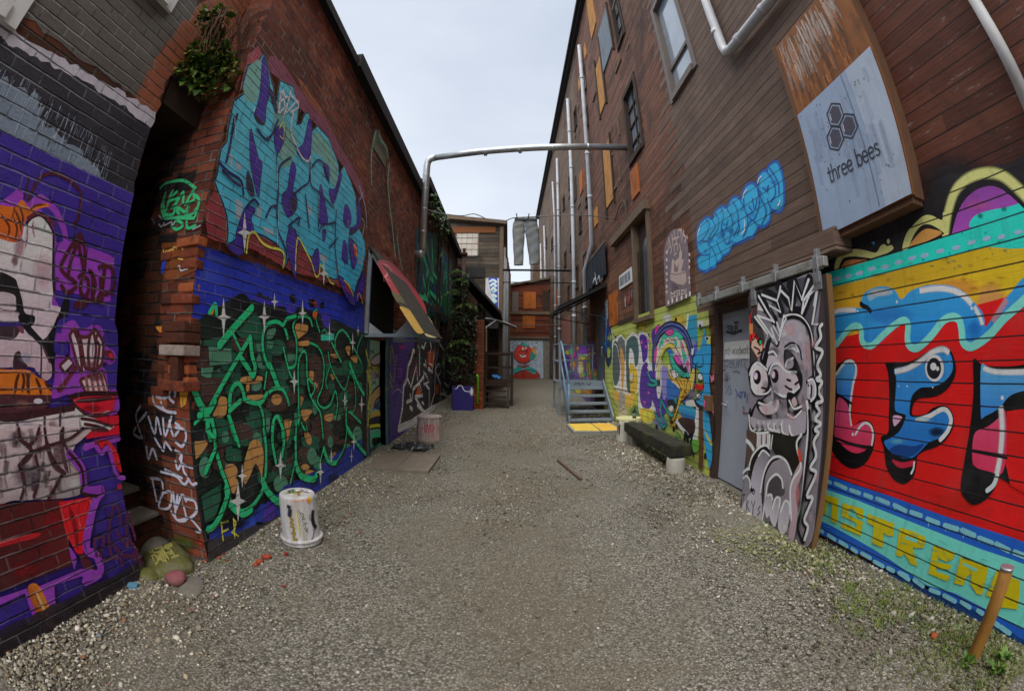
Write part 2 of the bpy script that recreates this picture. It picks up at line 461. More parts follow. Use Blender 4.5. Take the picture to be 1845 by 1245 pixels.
    def build(s, name, mat, parent, label=None):
        L = root_loc(parent); me = bpy.data.meshes.new(name)
        me.from_pydata([tuple(v - L) for v in s.V_], [], s.F_); me.materials.append(mat)
        at = me.attributes.new('col', 'FLOAT_COLOR', 'POINT'); at.data.foreach_set('color', np.array(s.C_, dtype=np.float32).ravel())
        uvl = me.uv_layers.new(name='UVMap'); li = np.zeros(len(me.loops), dtype=np.int32); me.loops.foreach_get('vertex_index', li)
        uvl.data.foreach_set('uv', np.array(s.uv, dtype=np.float32)[li].ravel())
        # face towards the viewer's side of the wall
        nrm = np.zeros(len(me.polygons) * 3, dtype=np.float32); me.polygons.foreach_get('normal', nrm)
        me.update(); o = link(bpy.data.objects.new(name, me), parent)
        if label: o['label'] = label
        return o
GLYPH = {  # simple pen strokes in a 1-high x-height box
 't': [[(.25, 1.45), (.25, .2), (.35, 0), (.5, .02)], [(.02, 1), (.48, 1)]], 'h': [[(.08, 1.6), (.08, 0)], [(.08, .7), (.3, 1), (.55, .9), (.6, .6), (.6, 0)]],
 'r': [[(.08, 1), (.08, 0)], [(.08, .65), (.22, .95), (.45, 1)]], 'e': [[(.08, .55), (.62, .55), (.6, .85), (.36, 1), (.12, .85), (.05, .5), (.12, .15), (.36, 0), (.62, .12)]],
 'b': [[(.08, 1.6), (.08, 0)], [(.08, .75), (.35, 1), (.62, .8), (.65, .5), (.6, .18), (.35, 0), (.08, .25)]], 's': [[(.5, .9), (.28, 1), (.08, .8), (.2, .58), (.42, .45), (.52, .2), (.3, 0), (.06, .1)]],
 'm': [[(.08, 1), (.08, 0)], [(.08, .7), (.28, 1), (.45, .85), (.46, 0)], [(.46, .7), (.66, 1), (.83, .85), (.84, 0)]], 'w': [[(.0, 1), (.22, 0)], [(.22, 0), (.44, .95)], [(.44, .95), (.66, 0)], [(.66, 0), (.88, 1)]],
 'o': [[(.36, 1), (.1, .82), (.04, .5), (.1, .18), (.36, 0), (.62, .18), (.68, .5), (.62, .82), (.36, 1)]], 'd': [[(.62, 1.6), (.62, 0)], [(.62, .75), (.36, 1), (.1, .8), (.05, .5), (.1, .18), (.36, 0), (.62, .25)]],
 'k': [[(.08, 1.6), (.08, 0)], [(.5, 1), (.08, .45)], [(.08, .45), (.52, 0)]], ' ': []}
ADV = {'m': 1.0, 'w': .98, ' ': .5, 't': .6, 'r': .55, 's': .65}
def write(mu, txt, u, v, h, sx, w, col, rise=0):
    """sx: +1 when text runs along +u, -1 along -u"""
    x = 0
    for ch in txt:
        for st in GLYPH[ch]:
            mu.suv(col, [(u + sx * (x + a) * h, v + b * h + rise * (x + a) * h) for a, b in st], w, len(st) > 2)
        x += ADV.get(ch, .78)
    return x * h
# ------------------------------------------------------------------ shared materials
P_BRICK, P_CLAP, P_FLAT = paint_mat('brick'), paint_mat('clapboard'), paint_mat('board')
m_brick = brick_mat('red_brick', lin('#57281d'), lin('#8c4732'), lin('#b56542'), lin('#a0968c', .95), .3)
m_brick_dark = brick_mat('sooty_brick', lin('#2a1a16'), lin('#55301f'), lin('#7a432e'), lin('#6d655e', .8), .6)
m_brick_green = brick_mat('damp_brick', lin('#1d1a14'), lin('#43281b'), lin('#63402a'), lin('#55524a', .7), .6, .7)
m_brick_orange = brick_mat('orange_brick', lin('#6a3317'), lin('#96481f'), lin('#b35e2c'), lin('#3a3230', .7), .1)
m_old = clap_mat('old_red_boards', [(.15, lin('#42291e')), (.4, lin('#644232')), (.6, lin('#79503c')), (.85, lin('#604a3a'))], .8, white=.6)
m_new = clap_mat('stained_brown_boards', [(.2, lin('#5f4d43')), (.5, lin('#6d594d')), (.8, lin('#7a665a'))], .3)
m_dkred = clap_mat('dark_red_boards', [(.2, lin('#43241c')), (.5, lin('#5c3325')), (.8, lin('#6d4433'))], .7, white=.6)
m_far = clap_mat('weathered_far_boards', [(.0, lin('#4b3a2e')), (.4, lin('#66503f')), (.7, lin('#75614f')), (1, lin('#5b4a3c'))], .6, white=.4)
m_greywood = clap_mat('grey_weathered_boards', [(.2, lin('#2f2924')), (.5, lin('#4f463c')), (.8, lin('#6d6254'))], .6, board=.17, off=0)
m_rust = clap_mat('rusty_sheet', [(.0, lin('#4a2416')), (.5, lin('#6e3822')), (1, lin('#80503a'))], .45, board=.8, off=.2)
m_tar = simple('black_roofing', lin('#211f1f'), .8, var=.4)
m_fascia = simple('dark_fascia_wood', lin('#2a2725'), .8, var=.4, streak=True)
m_trimwood = simple('weathered_trim_wood', lin('#6a5949'), .85, var=.45, scale=4, bump=.3)
m_darkwood = simple('dark_old_wood', lin('#3a2d25'), .85, var=.5, scale=4, bump=.4)
m_greyframe = simple('grey_brown_window_paint', lin('#6d625c'), .55, var=.15)
m_ply = simple('bare_plywood', lin('#b07a3a'), .75, var=.3, scale=3, rust=(lin('#6a4a2c'), .6))
m_orange = simple('orange_plywood', lin('#a85c22'), .75, var=.4, scale=3, rust=(lin('#5b2f16'), .7))
m_greyply = simple('blue_grey_board', lin('#6d7780'), .7, var=.2, scale=3, rust=(lin('#5d5042'), .5))
m_white = simple('white_paint', lin('#d6d6d6'), .5, var=.12, rust=(lin('#8d857c'), .3))
m_pipe = simple('pale_downpipe_paint', lin('#b4b8be'), .45, var=.2, scale=2, rust=(lin('#6e625a'), .45))
m_galv = simple('galvanised_steel', lin('#b4b7ba'), .38, .75, var=.25, scale=5, rust=(lin('#7d7466'), .3))
m_steelpaint = simple('blue_grey_steel_paint', lin('#7b8790'), .5, var=.2, scale=5, rust=(lin('#5b5148'), .45))
m_greydoor = simple('grey_blue_door_paint', lin('#a7aebb'), .45, var=.12, scale=3, bump=.08)
m_concrete = simple('pale_concrete', lin('#b5afa4'), .85, var=.3, scale=7, bump=.4, rust=(lin('#7d7a55'), .5))
m_concrete_dk = simple('dull_concrete', lin('#7f7a72'), .9, var=.35, scale=6, bump=.5, rust=(lin('#4f5038'), .5))
m_black = simple('black_rubber', lin('#1a1a1b'), .6, var=.3)
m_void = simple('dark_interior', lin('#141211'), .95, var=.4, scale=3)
m_cream = simple('cream_board', lin('#b9a98c'), .8, var=.2)
m_creamwin = simple('dusty_translucent_panel', lin('#c3bdb2'), .6, var=.2, scale=2, rust=(lin('#b08f6a'), .5))
def glass_mat():
    m = M('window_glass'); n = m.noise(2, 5, .6)
    m.color(m.mix(n, lin('#5b6670'), lin('#a3b2c0'))).set(Roughness=.06, Metallic=.0, Specular_IOR_Level=.9)
    m.set(Coat_Weight=1.0, Coat_Roughness=.03); return m.m
m_glass = glass_mat()

# ------------------------------------------------------------------ ground
def ground():
    xs = np.concatenate([np.arange(-14, -4, 2.0), np.arange(-4, 4.01, .12), np.arange(6, 15, 2.0)])
    ys = np.concatenate([np.arange(-12, -2, 1.0), np.arange(-2, 12, .12), np.arange(12, 44, .6)])
    nx, ny = len(xs), len(ys); V = []
    ph = RNG.uniform(0, 6.28, (24, 3)); fr = RNG.uniform(.5, 5, (24, 2)) * RNG.choice([-1, 1], (24, 2))
    for y in ys:
        for x in xs:
            z = gz(y) + .0022 * sum(math.sin(fr[k][0] * x + fr[k][1] * y + ph[k][0]) for k in range(24))
            edge = max(0, abs(x) - 1.7); z += .02 * min(1, edge)       # banks up a little towards the walls
            V.append((x, y, z - .012))
    F = [(j * nx + i, j * nx + i + 1, (j + 1) * nx + i + 1, (j + 1) * nx + i) for j in range(ny - 1) for i in range(nx - 1)]
    me = bpy.data.meshes.new('ground'); me.from_pydata(V, [], F)
    m = M('packed_gravel')
    v = m.obj
    def vor(scale, rand=1):
        x = m.n('ShaderNodeTexVoronoi'); x.inputs['Scale'].default_value = scale; m.l(v, x.inputs['Vector']); return x
    a, b = vor(62), vor(120)
    stone = m.ramp(m.n('ShaderNodeSeparateColor').outputs[0], (0, 0.0), (1, 1.0))
    sa = m.n('ShaderNodeSeparateColor'); m.l(a.outputs['Color'], sa.inputs[0])
    sb = m.n('ShaderNodeSeparateColor'); m.l(b.outputs['Color'], sb.inputs[0])
    pal = ((0, lin('#4f4b43')), (.3, lin('#79756a')), (.55, lin('#918c80')), (.8, lin('#a7a294')), (.93, lin('#c3beb2')), (1, lin('#8d7460')))
    ca = m.ramp(sa.outputs[0], *pal); cb = m.ramp(sb.outputs[0], *pal)
    sepc = m.n('ShaderNodeSeparateXYZ'); m.l(v, sepc.inputs[0])
    mid = m.ramp(m.math('ABSOLUTE', m.math('SUBTRACT', sepc.outputs[0], .15)), (.2, .35), (1.9, 0.0))
    big = m.ramp(m.math('ADD', m.noise(.6, 6, .65, v, .6), m.math('MULTIPLY', mid, .3)), (.47, 0.0), (.66, 1.0))     # packed dirt against loose stone
    st = m.mix(m.ramp(m.noise(3, 4, .6, v), (.4, 0.0), (.6, 1.0)), ca, cb)
    gap = m.ramp(a.outputs['Distance'], (.25, 0.0), (.75, 1.0))
    st = m.mix(m.math('MULTIPLY', gap, .7), st, lin('#37332b'))
    dirt = m.mix(m.noise(60, 5, .75, v), lin('#534b3e'), lin('#7d7462'))
    spk = m.ramp(sb.outputs[1], (.72, 0.0), (.8, 1.0))
    dirt = m.mix(m.math('MULTIPLY', spk, .75), dirt, cb)
    col = m.mix(m.math('MULTIPLY', big, .85), st, dirt)
    wet = m.ramp(m.noise(.9, 6, .65, v, .4), (.56, 0.0), (.72, 1.0))
    col = m.mix(m.math('MULTIPLY', wet, .6), col, lin('#3a3226'))
    moss = m.ramp(m.noise(1.7, 7, .7, v, .3), (.55, 0.0), (.68, 1.0))
    sep = m.n('ShaderNodeSeparateXYZ'); m.l(v, sep.inputs[0])
    side = m.math('MULTIPLY', m.ramp(m.math('MULTIPLY', m.math('ABSOLUTE', sep.outputs[0]), .4), (.66, 0.0), (.9, 1.0)), moss)
    col = m.mix(m.math('MULTIPLY', side, .5), col, lin('#5d6330'))
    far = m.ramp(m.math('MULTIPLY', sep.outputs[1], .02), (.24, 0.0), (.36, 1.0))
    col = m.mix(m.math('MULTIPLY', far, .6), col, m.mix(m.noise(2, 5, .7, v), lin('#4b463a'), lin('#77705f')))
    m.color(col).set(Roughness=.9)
    h = m.math('ADD', m.math('MULTIPLY', m.math('SUBTRACT', 1, a.outputs['Distance']), .8), m.math('MULTIPLY', m.math('SUBTRACT', 1, b.outputs['Distance']), .4))
    m.bump(m.math('ADD', h, m.math('MULTIPLY', m.noise(200, 3, .6, v), .3)), .8, .012)
    me.materials.append(m.m)
    for p in me.polygons: p.use_smooth = True
    return tag(link(bpy.data.objects.new('ground', me)), 'grey gravel and packed dirt floor of the alley', kind='structure')
ground()

def hole_wall(mb, ax, x, y0, y1, z0, z1, holes, depth, sgn):
    """front sheet at ax=x with rectangular openings and reveals of the given depth (going away from the viewer)"""
    ys = sorted({y0, y1, *[v for h in holes for v in h[:2]]}); zs = sorted({z0, z1, *[v for h in holes for v in h[2:4]]})
    def P(y, z, d=0): return (x + sgn * d, y, z) if ax == 'x' else (y, x + sgn * d, z)
    for i in range(len(ys) - 1):
        for j in range(len(zs) - 1):
            cy, cz = (ys[i] + ys[i + 1]) / 2, (zs[j] + zs[j + 1]) / 2
            if any(h[0] < cy < h[1] and h[2] < cz < h[3] for h in holes): continue
            mb.add([P(ys[i], zs[j]), P(ys[i + 1], zs[j]), P(ys[i + 1], zs[j + 1]), P(ys[i], zs[j + 1])], [(0, 1, 2, 3)])
    for a, b, c, d in holes:
        r = [(a, c), (b, c), (b, d), (a, d)]
        for k in range(4):
            p, q = r[k], r[(k + 1) % 4]
            mb.add([P(*p), P(*q), P(*q, depth), P(*p, depth)], [(0, 1, 2, 3)])

XR, XB, XP = 2.65, -2.17, -2.46
PR, PB, PP = Plane((XR, 0, 0), (-1, 0, 0)), Plane((XB, 0, 0), (1, 0, 0)), Plane((XP, 0, 0), (1, 0, 0))
PF = Plane((0, 2.22, 0), (0, -1, 0))

# ================================================================== right: tall timber warehouse
wh = thing('timber_warehouse', 'tall four storey timber building with brown board cladding lining the right of the alley', 'building', (XR, 10, 0))
SLITS = [(12.91, 13.33, 6.84, 7.2), (14.35, 14.81, 6.34, 7.0), (16.55, 17.15, 6.26, 6.95), (18.55, 19.1, 6.04, 6.72), (20.45, 21.0, 8.72, 9.3), (18.67, 19.2, 8.94, 9.6),
         (20.95, 21.9, 7.89, 8.4), (24.3, 25.05, 8.5, 9.2), (16.66, 17.1, 9.18, 9.8), (11.98, 12.55, 11.1, 12.2), (12.1, 12.6, 9.55, 10.35), (14.3, 14.9, 10.95, 11.9),
         (13.7, 14.15, 4.3, 5.3), (15.3, 15.75, 4.4, 5.25), (17.7, 18.1, 3.9, 4.9), (23.2, 23.8, 5.8, 6.6), (26, 26.6, 6.2, 7.1), (28, 28.6, 9.6, 10.4), (24.4, 24.9, 3.2, 4.2)]
H_WW, H_12, H_TALL, H_TOP = (4.38, 5.36, 5.78, 8.05), (7.09, 8.02, 5.86, 7.68), (7.2, 8.12, 2.44, 4.4), (7.15, 7.82, 9.2, 11.6)
H_DOOR, H_FDOOR = (3.4, 4.76, -.2, 2.2), (11.2, 12.18, 1.0, 3.05)
LOWS = [(14.0, 14.6, 3.25, 4.2), (14.3, 15.7, 2.7, 3.15)]
holes = [H_WW, H_12, H_TALL, H_TOP, H_DOOR, H_FDOOR] + SLITS + LOWS[:1]
mb = MB(); hole_wall(mb, 'x', XR, 1.5, 14.0, -.3, 14.6, [h for h in holes if h[1] <= 14], .12, 1)
mb.mat(1); hole_wall(mb, 'x', XR, 14.0, 36, -.3, 14.6, [h for h in holes if h[0] >= 14 and h not in LOWS], .12, 1)
mb.mat(2); hole_wall(mb, 'x', XR, -5, 1.5, -.3, 14.6, [], .12, 1)
mb.mat(3); mb.add([(XR + .125, -5, -.3), (XR + .125, 36, -.3), (XR + .125, 36, 14.6), (XR + .125, -5, 14.6)], [(0, 1, 2, 3)])
mb.mat(1); mb.add([(XR, 36, -.3), (9, 36, -.3), (9, 36, 14.6), (XR, 36, 14.6)], [(0, 1, 2, 3)]); mb.add([(XR, -5, -.3), (9, -5, -.3), (9, -5, 14.6), (XR, -5, 14.6)], [(0, 1, 2, 3)])
mb.build('wall', [m_old, m_far, m_dkred, m_void], wh)
MB().box(XR - .16, 9, -5, 36, 14.6, 14.95).box(XR - .28, XR - .16, -5, 36.1, 14.72, 14.9).build('roof', [m_tar], wh)
# newer stained boards, ends staggered row by row
mb = MB(); row = 0; z = BOFF + BOARD * 16
while z < 9.6:
    k = z / BOARD; end = 5.35 + max(0, (4.4 - z)) * .35 + (.0, .42, .2, .75, .1, .55)[row % 6] * (1.1 if z < 6 else .6)
    if 2.4 < z < 3.75: end = min(end, 5.35)
    st = 1.5
    segs = [(st, end)]
    if z < H_DOOR[3]: segs = [(4.78, end)]
    if z + BOARD > H_WW[2] and z < H_WW[3]: segs = [(st, H_WW[0]), (H_WW[1], end)] if end > H_WW[1] else [(st, H_WW[0])]
    for a, b in segs:
        if b > a + .05: mb.add([(XR - .004, a, z), (XR - .004, b, z), (XR - .004, b, z + BOARD), (XR - .004, a, z + BOARD)], [(0, 1, 2, 3)])
    z += BOARD; row += 1
mb.build('cladding_patch', [m_new], wh)['label'] = 'newer smooth grey brown boards'

def window(h, parent, glass, frame, nv=1, nh=1, ft=.05, depth=.06, X=XR, sgn=1, proud=.03, mull=.03, bars=None):
    a, b, c, d = h
    mb = MB(); x0, x1 = X - sgn * proud, X + sgn * (depth + .015)
    mb.box(x0, x1, a - ft, a + ft * .6, c - ft, d + ft).box(x0, x1, b - ft * .6, b + ft, c - ft, d + ft)
    mb.box(x0, x1, a + ft * .6, b - ft * .6, d - ft * .6, d + ft).box(X - sgn * (proud + .03), x1, a + ft * .6, b - ft * .6, c - ft, c + ft * .6)
    xm0, xm1 = X + sgn * (depth - .035), X + sgn * (depth + .01)
    for i in range(1, nv): y = a + (b - a) * i / nv; mb.box(xm0, xm1, y - mull / 2, y + mull / 2, c + ft * .6, d - ft * .6)
    for i in (range(1, nh) if bars is None else bars):
        zz = c + (d - c) * i / nh if bars is None else i
        mb.box(xm0 - sgn * .004, xm1, a + ft * .6, b - ft * .6, zz - mull / 2, zz + mull / 2)
    f = mb.build('window', [frame], parent)
    MB().box(X + sgn * depth, X + sgn * (depth + .012), a, b, c, d).build('pane', [glass], f)
    return f
window(H_WW, wh, m_glass, m_greyframe, 1, 1, .075, .07, bars=[6.42], mull=.07)['label'] = 'newer double pane window with grey brown frame'
window(H_12, wh, m_glass, m_darkwood, 2, 4, .08, .09, mull=.035)['label'] = 'old small paned sash window in a rough wooden frame'
window(H_TOP, wh, m_glass, m_darkwood, 2, 4, .06, .09)
m_skypane = simple('painted_sky_reflection_pane', lin('#c5ced8'), .15, var=.25, scale=3, spec=.8, bump=0)  # sky reflection in the small far windows, put into the pane colour
for h in SLITS: window(h, wh, m_skypane if h[2] > 5 else m_glass, m_darkwood, 1, 1, .035, .07)
window(LOWS[0], wh, m_glass, m_darkwood, 1, 2, .05, .08)
# tall window: wooden surround, grey board inside, wire mesh over the lower part
mb = MB(); a, b, c, d = H_TALL
mb.box(XR - .06, XR + .1, a - .07, a + .03, c - .05, d + .05).box(XR - .06, XR + .1, b - .03, b + .09, c - .05, d + .05).box(XR - .1, XR + .1, a - .1, b + .1, c - .13, c - .05)
tw = mb.build('window', [m_trimwood], wh); tw['label'] = 'tall boarded window with wire mesh and wooden surround'
MB().box(XR + .07, XR + .1, a, b, c, d).build('backing_board', [m_darkwood], tw)
MB().prism([(a + .04, c + .05), (b - .32, c + .05), (b - .38, 3.85), (a + .42, 3.97), (a + .04, 4.0)], 'x', XR + .045, XR + .068).build('pane', [m_greyply], tw)
mb = MB()
for i in range(26):
    z = c + .02 + i * .053; mb.box(XR + .005, XR + .012, a + .03, b - .03, z, z + .009)
for i in range(6): y = a + .06 + i * .15; mb.box(XR + .012, XR + .018, y, y + .008, c, c + 1.38)
mb.build('wire_mesh', [simple('dark_wire', lin('#3d382c'), .6)], tw)
MB().box(XR - .12, XR, 7.1, 9.85, 4.42, 4.62).build('trim_board', [m_trimwood], wh)
MB().box(XR - .03, XR, 8.25, 9.65, 2.42, 2.5).build('trim_board', [m_darkwood], wh)
for (y0, y1, z0, z1, m, t) in [(9.53, 10.42, 12.1, 14.2, m_ply, .03), (11.4, 11.75, 12.3, 12.95, m_ply, .03), (13.0, 13.4, 11.95, 12.5, m_ply, .03), (8.2, 9.5, 9.72, 11.4, m_greyply, .035),
        (9.56, 10.32, 8.75, 10.6, m_ply, .03), (9.56, 10.4, 5.68, 7.5, m_ply, .03), (7.55, 8.08, 4.98, 5.65, m_orange, .03), (11.6, 12.08, 5.68, 6.22, m_ply, .03), (12.45, 12.9, 5.05, 5.42, m_ply, .03),
        (13.75, 14.4, 7.75, 8.6, m_orange, .03), (9.68, 10.5, 2.45, 3.28, m_orange, .03), (17.5, 20.4, 2.35, 3.6, simple('faded_pink_board', lin('#8a5b52'), .8, rust=(lin('#5a4038'), .6)), .03), (22, 22.9, 4.3, 5.6, m_orange, .03), (15.2, 15.7, 8.0, 9.0, m_darkwood, .03)]:
    MB().box(XR - t, XR + .004, y0, y1, z0, z1).build('boarded_panel', [m], wh)
for (y0, y1, z0, z1) in [(9.45, 9.56, 8.6, 11.3), (10.33, 10.42, 8.6, 11.0), (9.5, 9.56, 5.5, 7.6), (10.4, 10.5, 5.4, 7.6), (8.1, 8.18, 9.5, 11.5)]:
    MB().box(XR - .05, XR, y0, y1, z0, z1).build('trim_board', [m_darkwood], wh)
mb = MB()
for k in range(26):
    y = random.uniform(6.3, 24); z = random.uniform(4.8, 13.6); L = random.uniform(.25, .9)
    mb.box(XR - random.uniform(.012, .04), XR, y, y + (L if k % 3 else .06), z, z + (.08 if k % 3 else L))
mb.build('loose_board', [m_trimwood], wh)['kind'] = 'stuff'
# downpipes
def downpipe(pts, r, label=None):
    r *= .82
    mb = MB().tube(pts, r, 10)
    zs = [p[2] for p in pts]
    for i in range(len(pts) - 1):
        A, B = Vector(pts[i]), Vector(pts[i + 1]); n = int((B - A).length / 1.9)
        for k in range(1, n + 1): q = A + (B - A) * k / (n + 1); d = (B - A).normalized(); mb.tube([q - d * .04, q + d * .04], r * 1.22, 10)
    o = mb.build('downpipe', [m_pipe], wh)
    if label: o['label'] = label
x = XR - .11
downpipe([(x, 12.1, 13.4), (x, 12.2, 10), (x, 12.15, 5.15), (x, 13.45, 4.6), (x, 13.5, 2.1)], .085, 'pale downpipe with a kink above the dark banner')
downpipe([(x, 15.7, 13.3), (x, 15.75, 6), (x, 15.8, 2.0)], .09)
downpipe([(x, 20.4, 12.6), (x, 20.5, 8), (x, 20.5, 1.6)], .085)
downpipe([(x, 22.9, 12.3), (x, 22.3, 9.8), (x, 22.3, 1.2)], .07)
downpipe([(x, 29.2, 11.6), (x, 28.4, 8), (x, 28.3, 1)], .07)
downpipe([(x, 32.6, 11.2), (x, 31.5, 5.6), (x, 31.4, 1)], .07)
o = MB().tube([(XR - .1, 3.42, 8.2), (XR - .1, 3.46, 5.9), (XR - .1, 3.44, 5.3), (XR - .1, 3.40, 5.17), (XR - .1, 3.28, 5.12), (XR - .1, 2.4, 5.05), (XR - .1, -.5, 4.95)], .062, 16)\
    .tube([(XR - .1, 3.46, 5.62), (XR - .1, 3.46, 5.54)], .07, 16).tube([(XR - .1, 3.1, 5.11), (XR - .1, 3.02, 5.1)], .07, 16).tube([(XR - .1, 2.5, 5.06), (XR - .1, 2.44, 5.056)], .068, 16)\
    .build('downpipe', [simple('worn_white_pipe', lin('#bfc0c4'), .4, var=.2, scale=3, rust=(lin('#8f7a5a'), .35))], wh)
o['label'] = 'white plastic pipe with an elbow high on the wall'
MB().tube([(XR - .07, .47, 2.7), (XR - .07, .46, 3.3), (XR - .07, .38, 5.2)], .045, 14).build('downpipe', [m_white], wh)['label'] = 'thin white pipe above the bright mural'

# grey steel door in its recess
mb = MB().box(XR + .05, XR + .1, 3.42, 4.70, .03, 2.12, .006)
door = mb.build('door', [m_greydoor], wh); door['label'] = 'grey steel door with black scribbles beside the painted sliding door'
MB().box(XR - .012, XR + .118, 4.70, 4.80, 0, 2.2).box(XR + .0, XR + .118, 3.4, 4.70, 2.12, 2.2).build('door_frame', [simple('brown_door_frame', lin('#4a3a32'), .6)], wh)
mb = MB().lathe((0, 0, 0), [(.001, 0), (.03, 0), (.03, .012), (.001, .012)], 16)
mb.v = [(XR + .05 - v[2], 4.60 + v[0], 1.0 + v[1]) for v in mb.v]
mb.tube([(XR + .04, 4.60, 1.0), (XR - .01, 4.60, 1.0), (XR - .02, 4.585, 1.0), (XR - .02, 4.46, .985)], .011, 8)
mb.build('handle', [m_galv], door)
MB().box(XR + .035, XR + .05, 4.575, 4.625, 1.3, 1.36, .004).build('lock', [m_galv], door)
PD = Plane((XR + .05, 0, 0), (-1, 0, 0))
mu = Mural(PD, .002); mu.fuv('#d5d9de', [(4.66, 1.55), (4.66, 1.76), (3.42, 1.76), (3.42, 1.55)]); write(mu, 'mth woodworks', 4.645, 1.605, .062, -1, .0065, '#3c3c40')
mu.z(1240, 500, 4.789)
for t in ['335,430 355,415 365,430 340,455 360,480 375,440 372,410', '385,420 375,470 410,470 405,420 385,470', '400,390 440,385 425,425 435,465 465,465', '415,400 415,470', '330,470 400,490 465,450']: mu.s('#15161a', t, .016, 0)
for t in ['375,480 372,520', '390,480 388,530', '405,480 402,500']: mu.s('#2a2c33', t, .004, 0)
for t in ['310,720 345,715 350,760 315,770 320,735', '355,720 385,725 385,775 360,770 358,740 380,745', '395,705 400,780 420,775 425,720', '430,700 440,775 445,730 465,700 470,770', '475,700 510,710 490,740 500,780 520,800', '390,815 415,805 450,820', '300,800 330,790 325,830 350,820 360,850 320,860', '330,850 325,960 345,880 350,990 365,900 375,1000', '315,880 370,870', '325,1000 360,930 380,1000 350,1010']: mu.s('#2d2f36', t, .008, 0)
for t in ['410,965 425,985 415,1040 440,1000 455,1030', '450,990 465,985 465,1030 445,1025', '470,990 490,985 490,1035', '500,985 495,1030 520,1000 510,1075']: mu.s('#2a2a86', t, .012, 0)
mu.s('#555a66', '415,1050 420,1120 415,1170', .004); mu.s('#7a3038', '480,1140 475,1165 520,1170', .014, 0); mu.s('#2b2b30', '475,1115 490,1130', .01, 0)
mu.build('lettering', P_FLAT, door)
# far blue-grey door on the landing
dd = MB().box(XR + .03, XR + .09, 11.2, 12.18, 1.0, 3.05, .008).build('door', [simple('slate_blue_door', lin('#5b6878'), .5, var=.15)], wh); dd['label'] = 'slate blue door at the top of the metal steps'
MB().tube([(XR + .03, 11.32, 1.95), (XR - .04, 11.32, 1.95), (XR - .04, 11.32, 1.72), (XR + .03, 11.32, 1.72)], .012, 8).build('handle', [m_galv], dd)
# header beam, track and sliding door
MB().box(2.44, XR, 2.3, 4.88, 2.34, 2.5, .008).box(2.46, XR, 2.3, 4.86, 2.50, 2.53).build('header_beam', [m_new], wh)
XS = 2.40
tr = MB().box(XS - .01, XS + .045, 2.42, 4.86, 2.235, 2.315, .006).build('door_track', [simple('scuffed_galvanised_track', lin('#b5b5b0'), .4, .5, var=.4, scale=5, rust=(lin('#6a5338'), .7))], wh)
for y in (2.52, 3.12, 3.72, 4.32, 4.8):
    MB().box(XS - .02, XS + .05, y - .03, y + .03, 2.225, 2.33, .004).box(XS + .0, XR - .2, y - .02, y + .02, 2.325, 2.39, .003).build('track_bracket', [m_galv], wh)
# ================================================================== left: purple painted brick building
pb = thing('purple_brick_building', 'near brick building painted purple with a thin figure serving soup', 'building', (XP, 0, 0))
H_PW = (-1.6, .30, 3.10, 6)
mb = MB()
hole_wall(mb, 'x', XP, -5, 1.71, -.3, 7.5, [H_PW, (.62, 1.36, 3.95, 5.2)], .12, -1)
hole_wall(mb, 'x', XP, 1.71, 2.22, 3.5, 7.5, [], .1, -1)
mb.add([(XP, 1.71, -.3), (-4.4, 1.71, -.3), (-4.4, 1.71, 3.5), (XP, 1.71, 3.5)], [(0, 1, 2, 3)])
mb.add([(XP, 1.71, 3.5), (-4.4, 1.71, 3.5), (-4.4, 2.22, 3.5), (XP, 2.22, 3.5)], [(0, 1, 2, 3)])
mb.add([(-4.2, 1.71, -.3), (-4.2, 2.22, -.3), (-4.2, 2.22, 3.5), (-4.2, 1.71, 3.5)], [(0, 1, 2, 3)])
mb.mat(1); mb.add([(XP - .125, -5, -.3), (XP - .125, 1.7, -.3), (XP - .125, 1.7, 7.5), (XP - .125, -5, 7.5)], [(0, 1, 2, 3)])
mb.build('wall', [m_brick_dark, m_void], pb)
MB().box(-8, XP + .15, -5, 2.22, 7.5, 7.7).build('roof', [m_tar], pb)
window(H_PW, pb, m_glass, m_white, 2, 3, .07, .06, XP, -1)['label'] = 'white framed window at the top left'
window((.62, 1.36, 3.95, 5.2), pb, m_glass, m_white, 1, 1, .05, .06, XP, -1)
MB().prism([(1.72, 3.28), (2.2, 3.28), (2.2, 3.5), (1.72, 3.5)], 'x', -4.2, XP - .03).build('lintel', [m_darkwood], pb)

# steps into the doorway between the two brick buildings
st = thing('brick_doorway_steps', 'two painted brick steps in the dark gap between the brick buildings', 'steps', (-2.8, 1.96, 0))
MB().box(-4.15, -2.68, 1.715, 2.215, -.2, .27).box(-4.15, -2.9, 1.715, 2.215, .27, .43).build('riser', [m_brick_dark], st)
MB().box(-4.15, -2.66, 1.716, 2.214, .27, .3, .004).box(-4.15, -2.88, 1.716, 2.214, .43, .465, .004).build('tread', [m_concrete_dk], st)

# ================================================================== left: long brick building with the wildstyle pieces
bb = thing('graffiti_brick_building', 'long low red brick building covered in blue and green wildstyle graffiti', 'building', (XB, 5, 0))
H_BD, H_BW = (6.12, 7.05, -.2, 1.86), (5.55, 6.3, 4.82, 5.22)
mb = MB()
hole_wall(mb, 'x', XB, 2.22, 9.28, -.3, 5.5, [H_BD], .16, -1)
NOTCH = (-2.46, -2.17)
mb.mat(2); hole_wall(mb, 'y', 2.22, -4.2, XB - .36, -.3, 5.5, [], .1, 1)
mb.mat(0); hole_wall(mb, 'y', 2.22, XB - .36, XB, -.3, 5.5, [], .1, 1)
mb.mat(1); mb.add([(XB - .17, 2.4, -.3), (XB - .17, 9.2, -.3), (XB - .17, 9.2, 5.4), (XB - .17, 2.4, 5.4)], [(0, 1, 2, 3)])
mb.build('wall', [m_brick, m_void, m_brick_dark], bb)
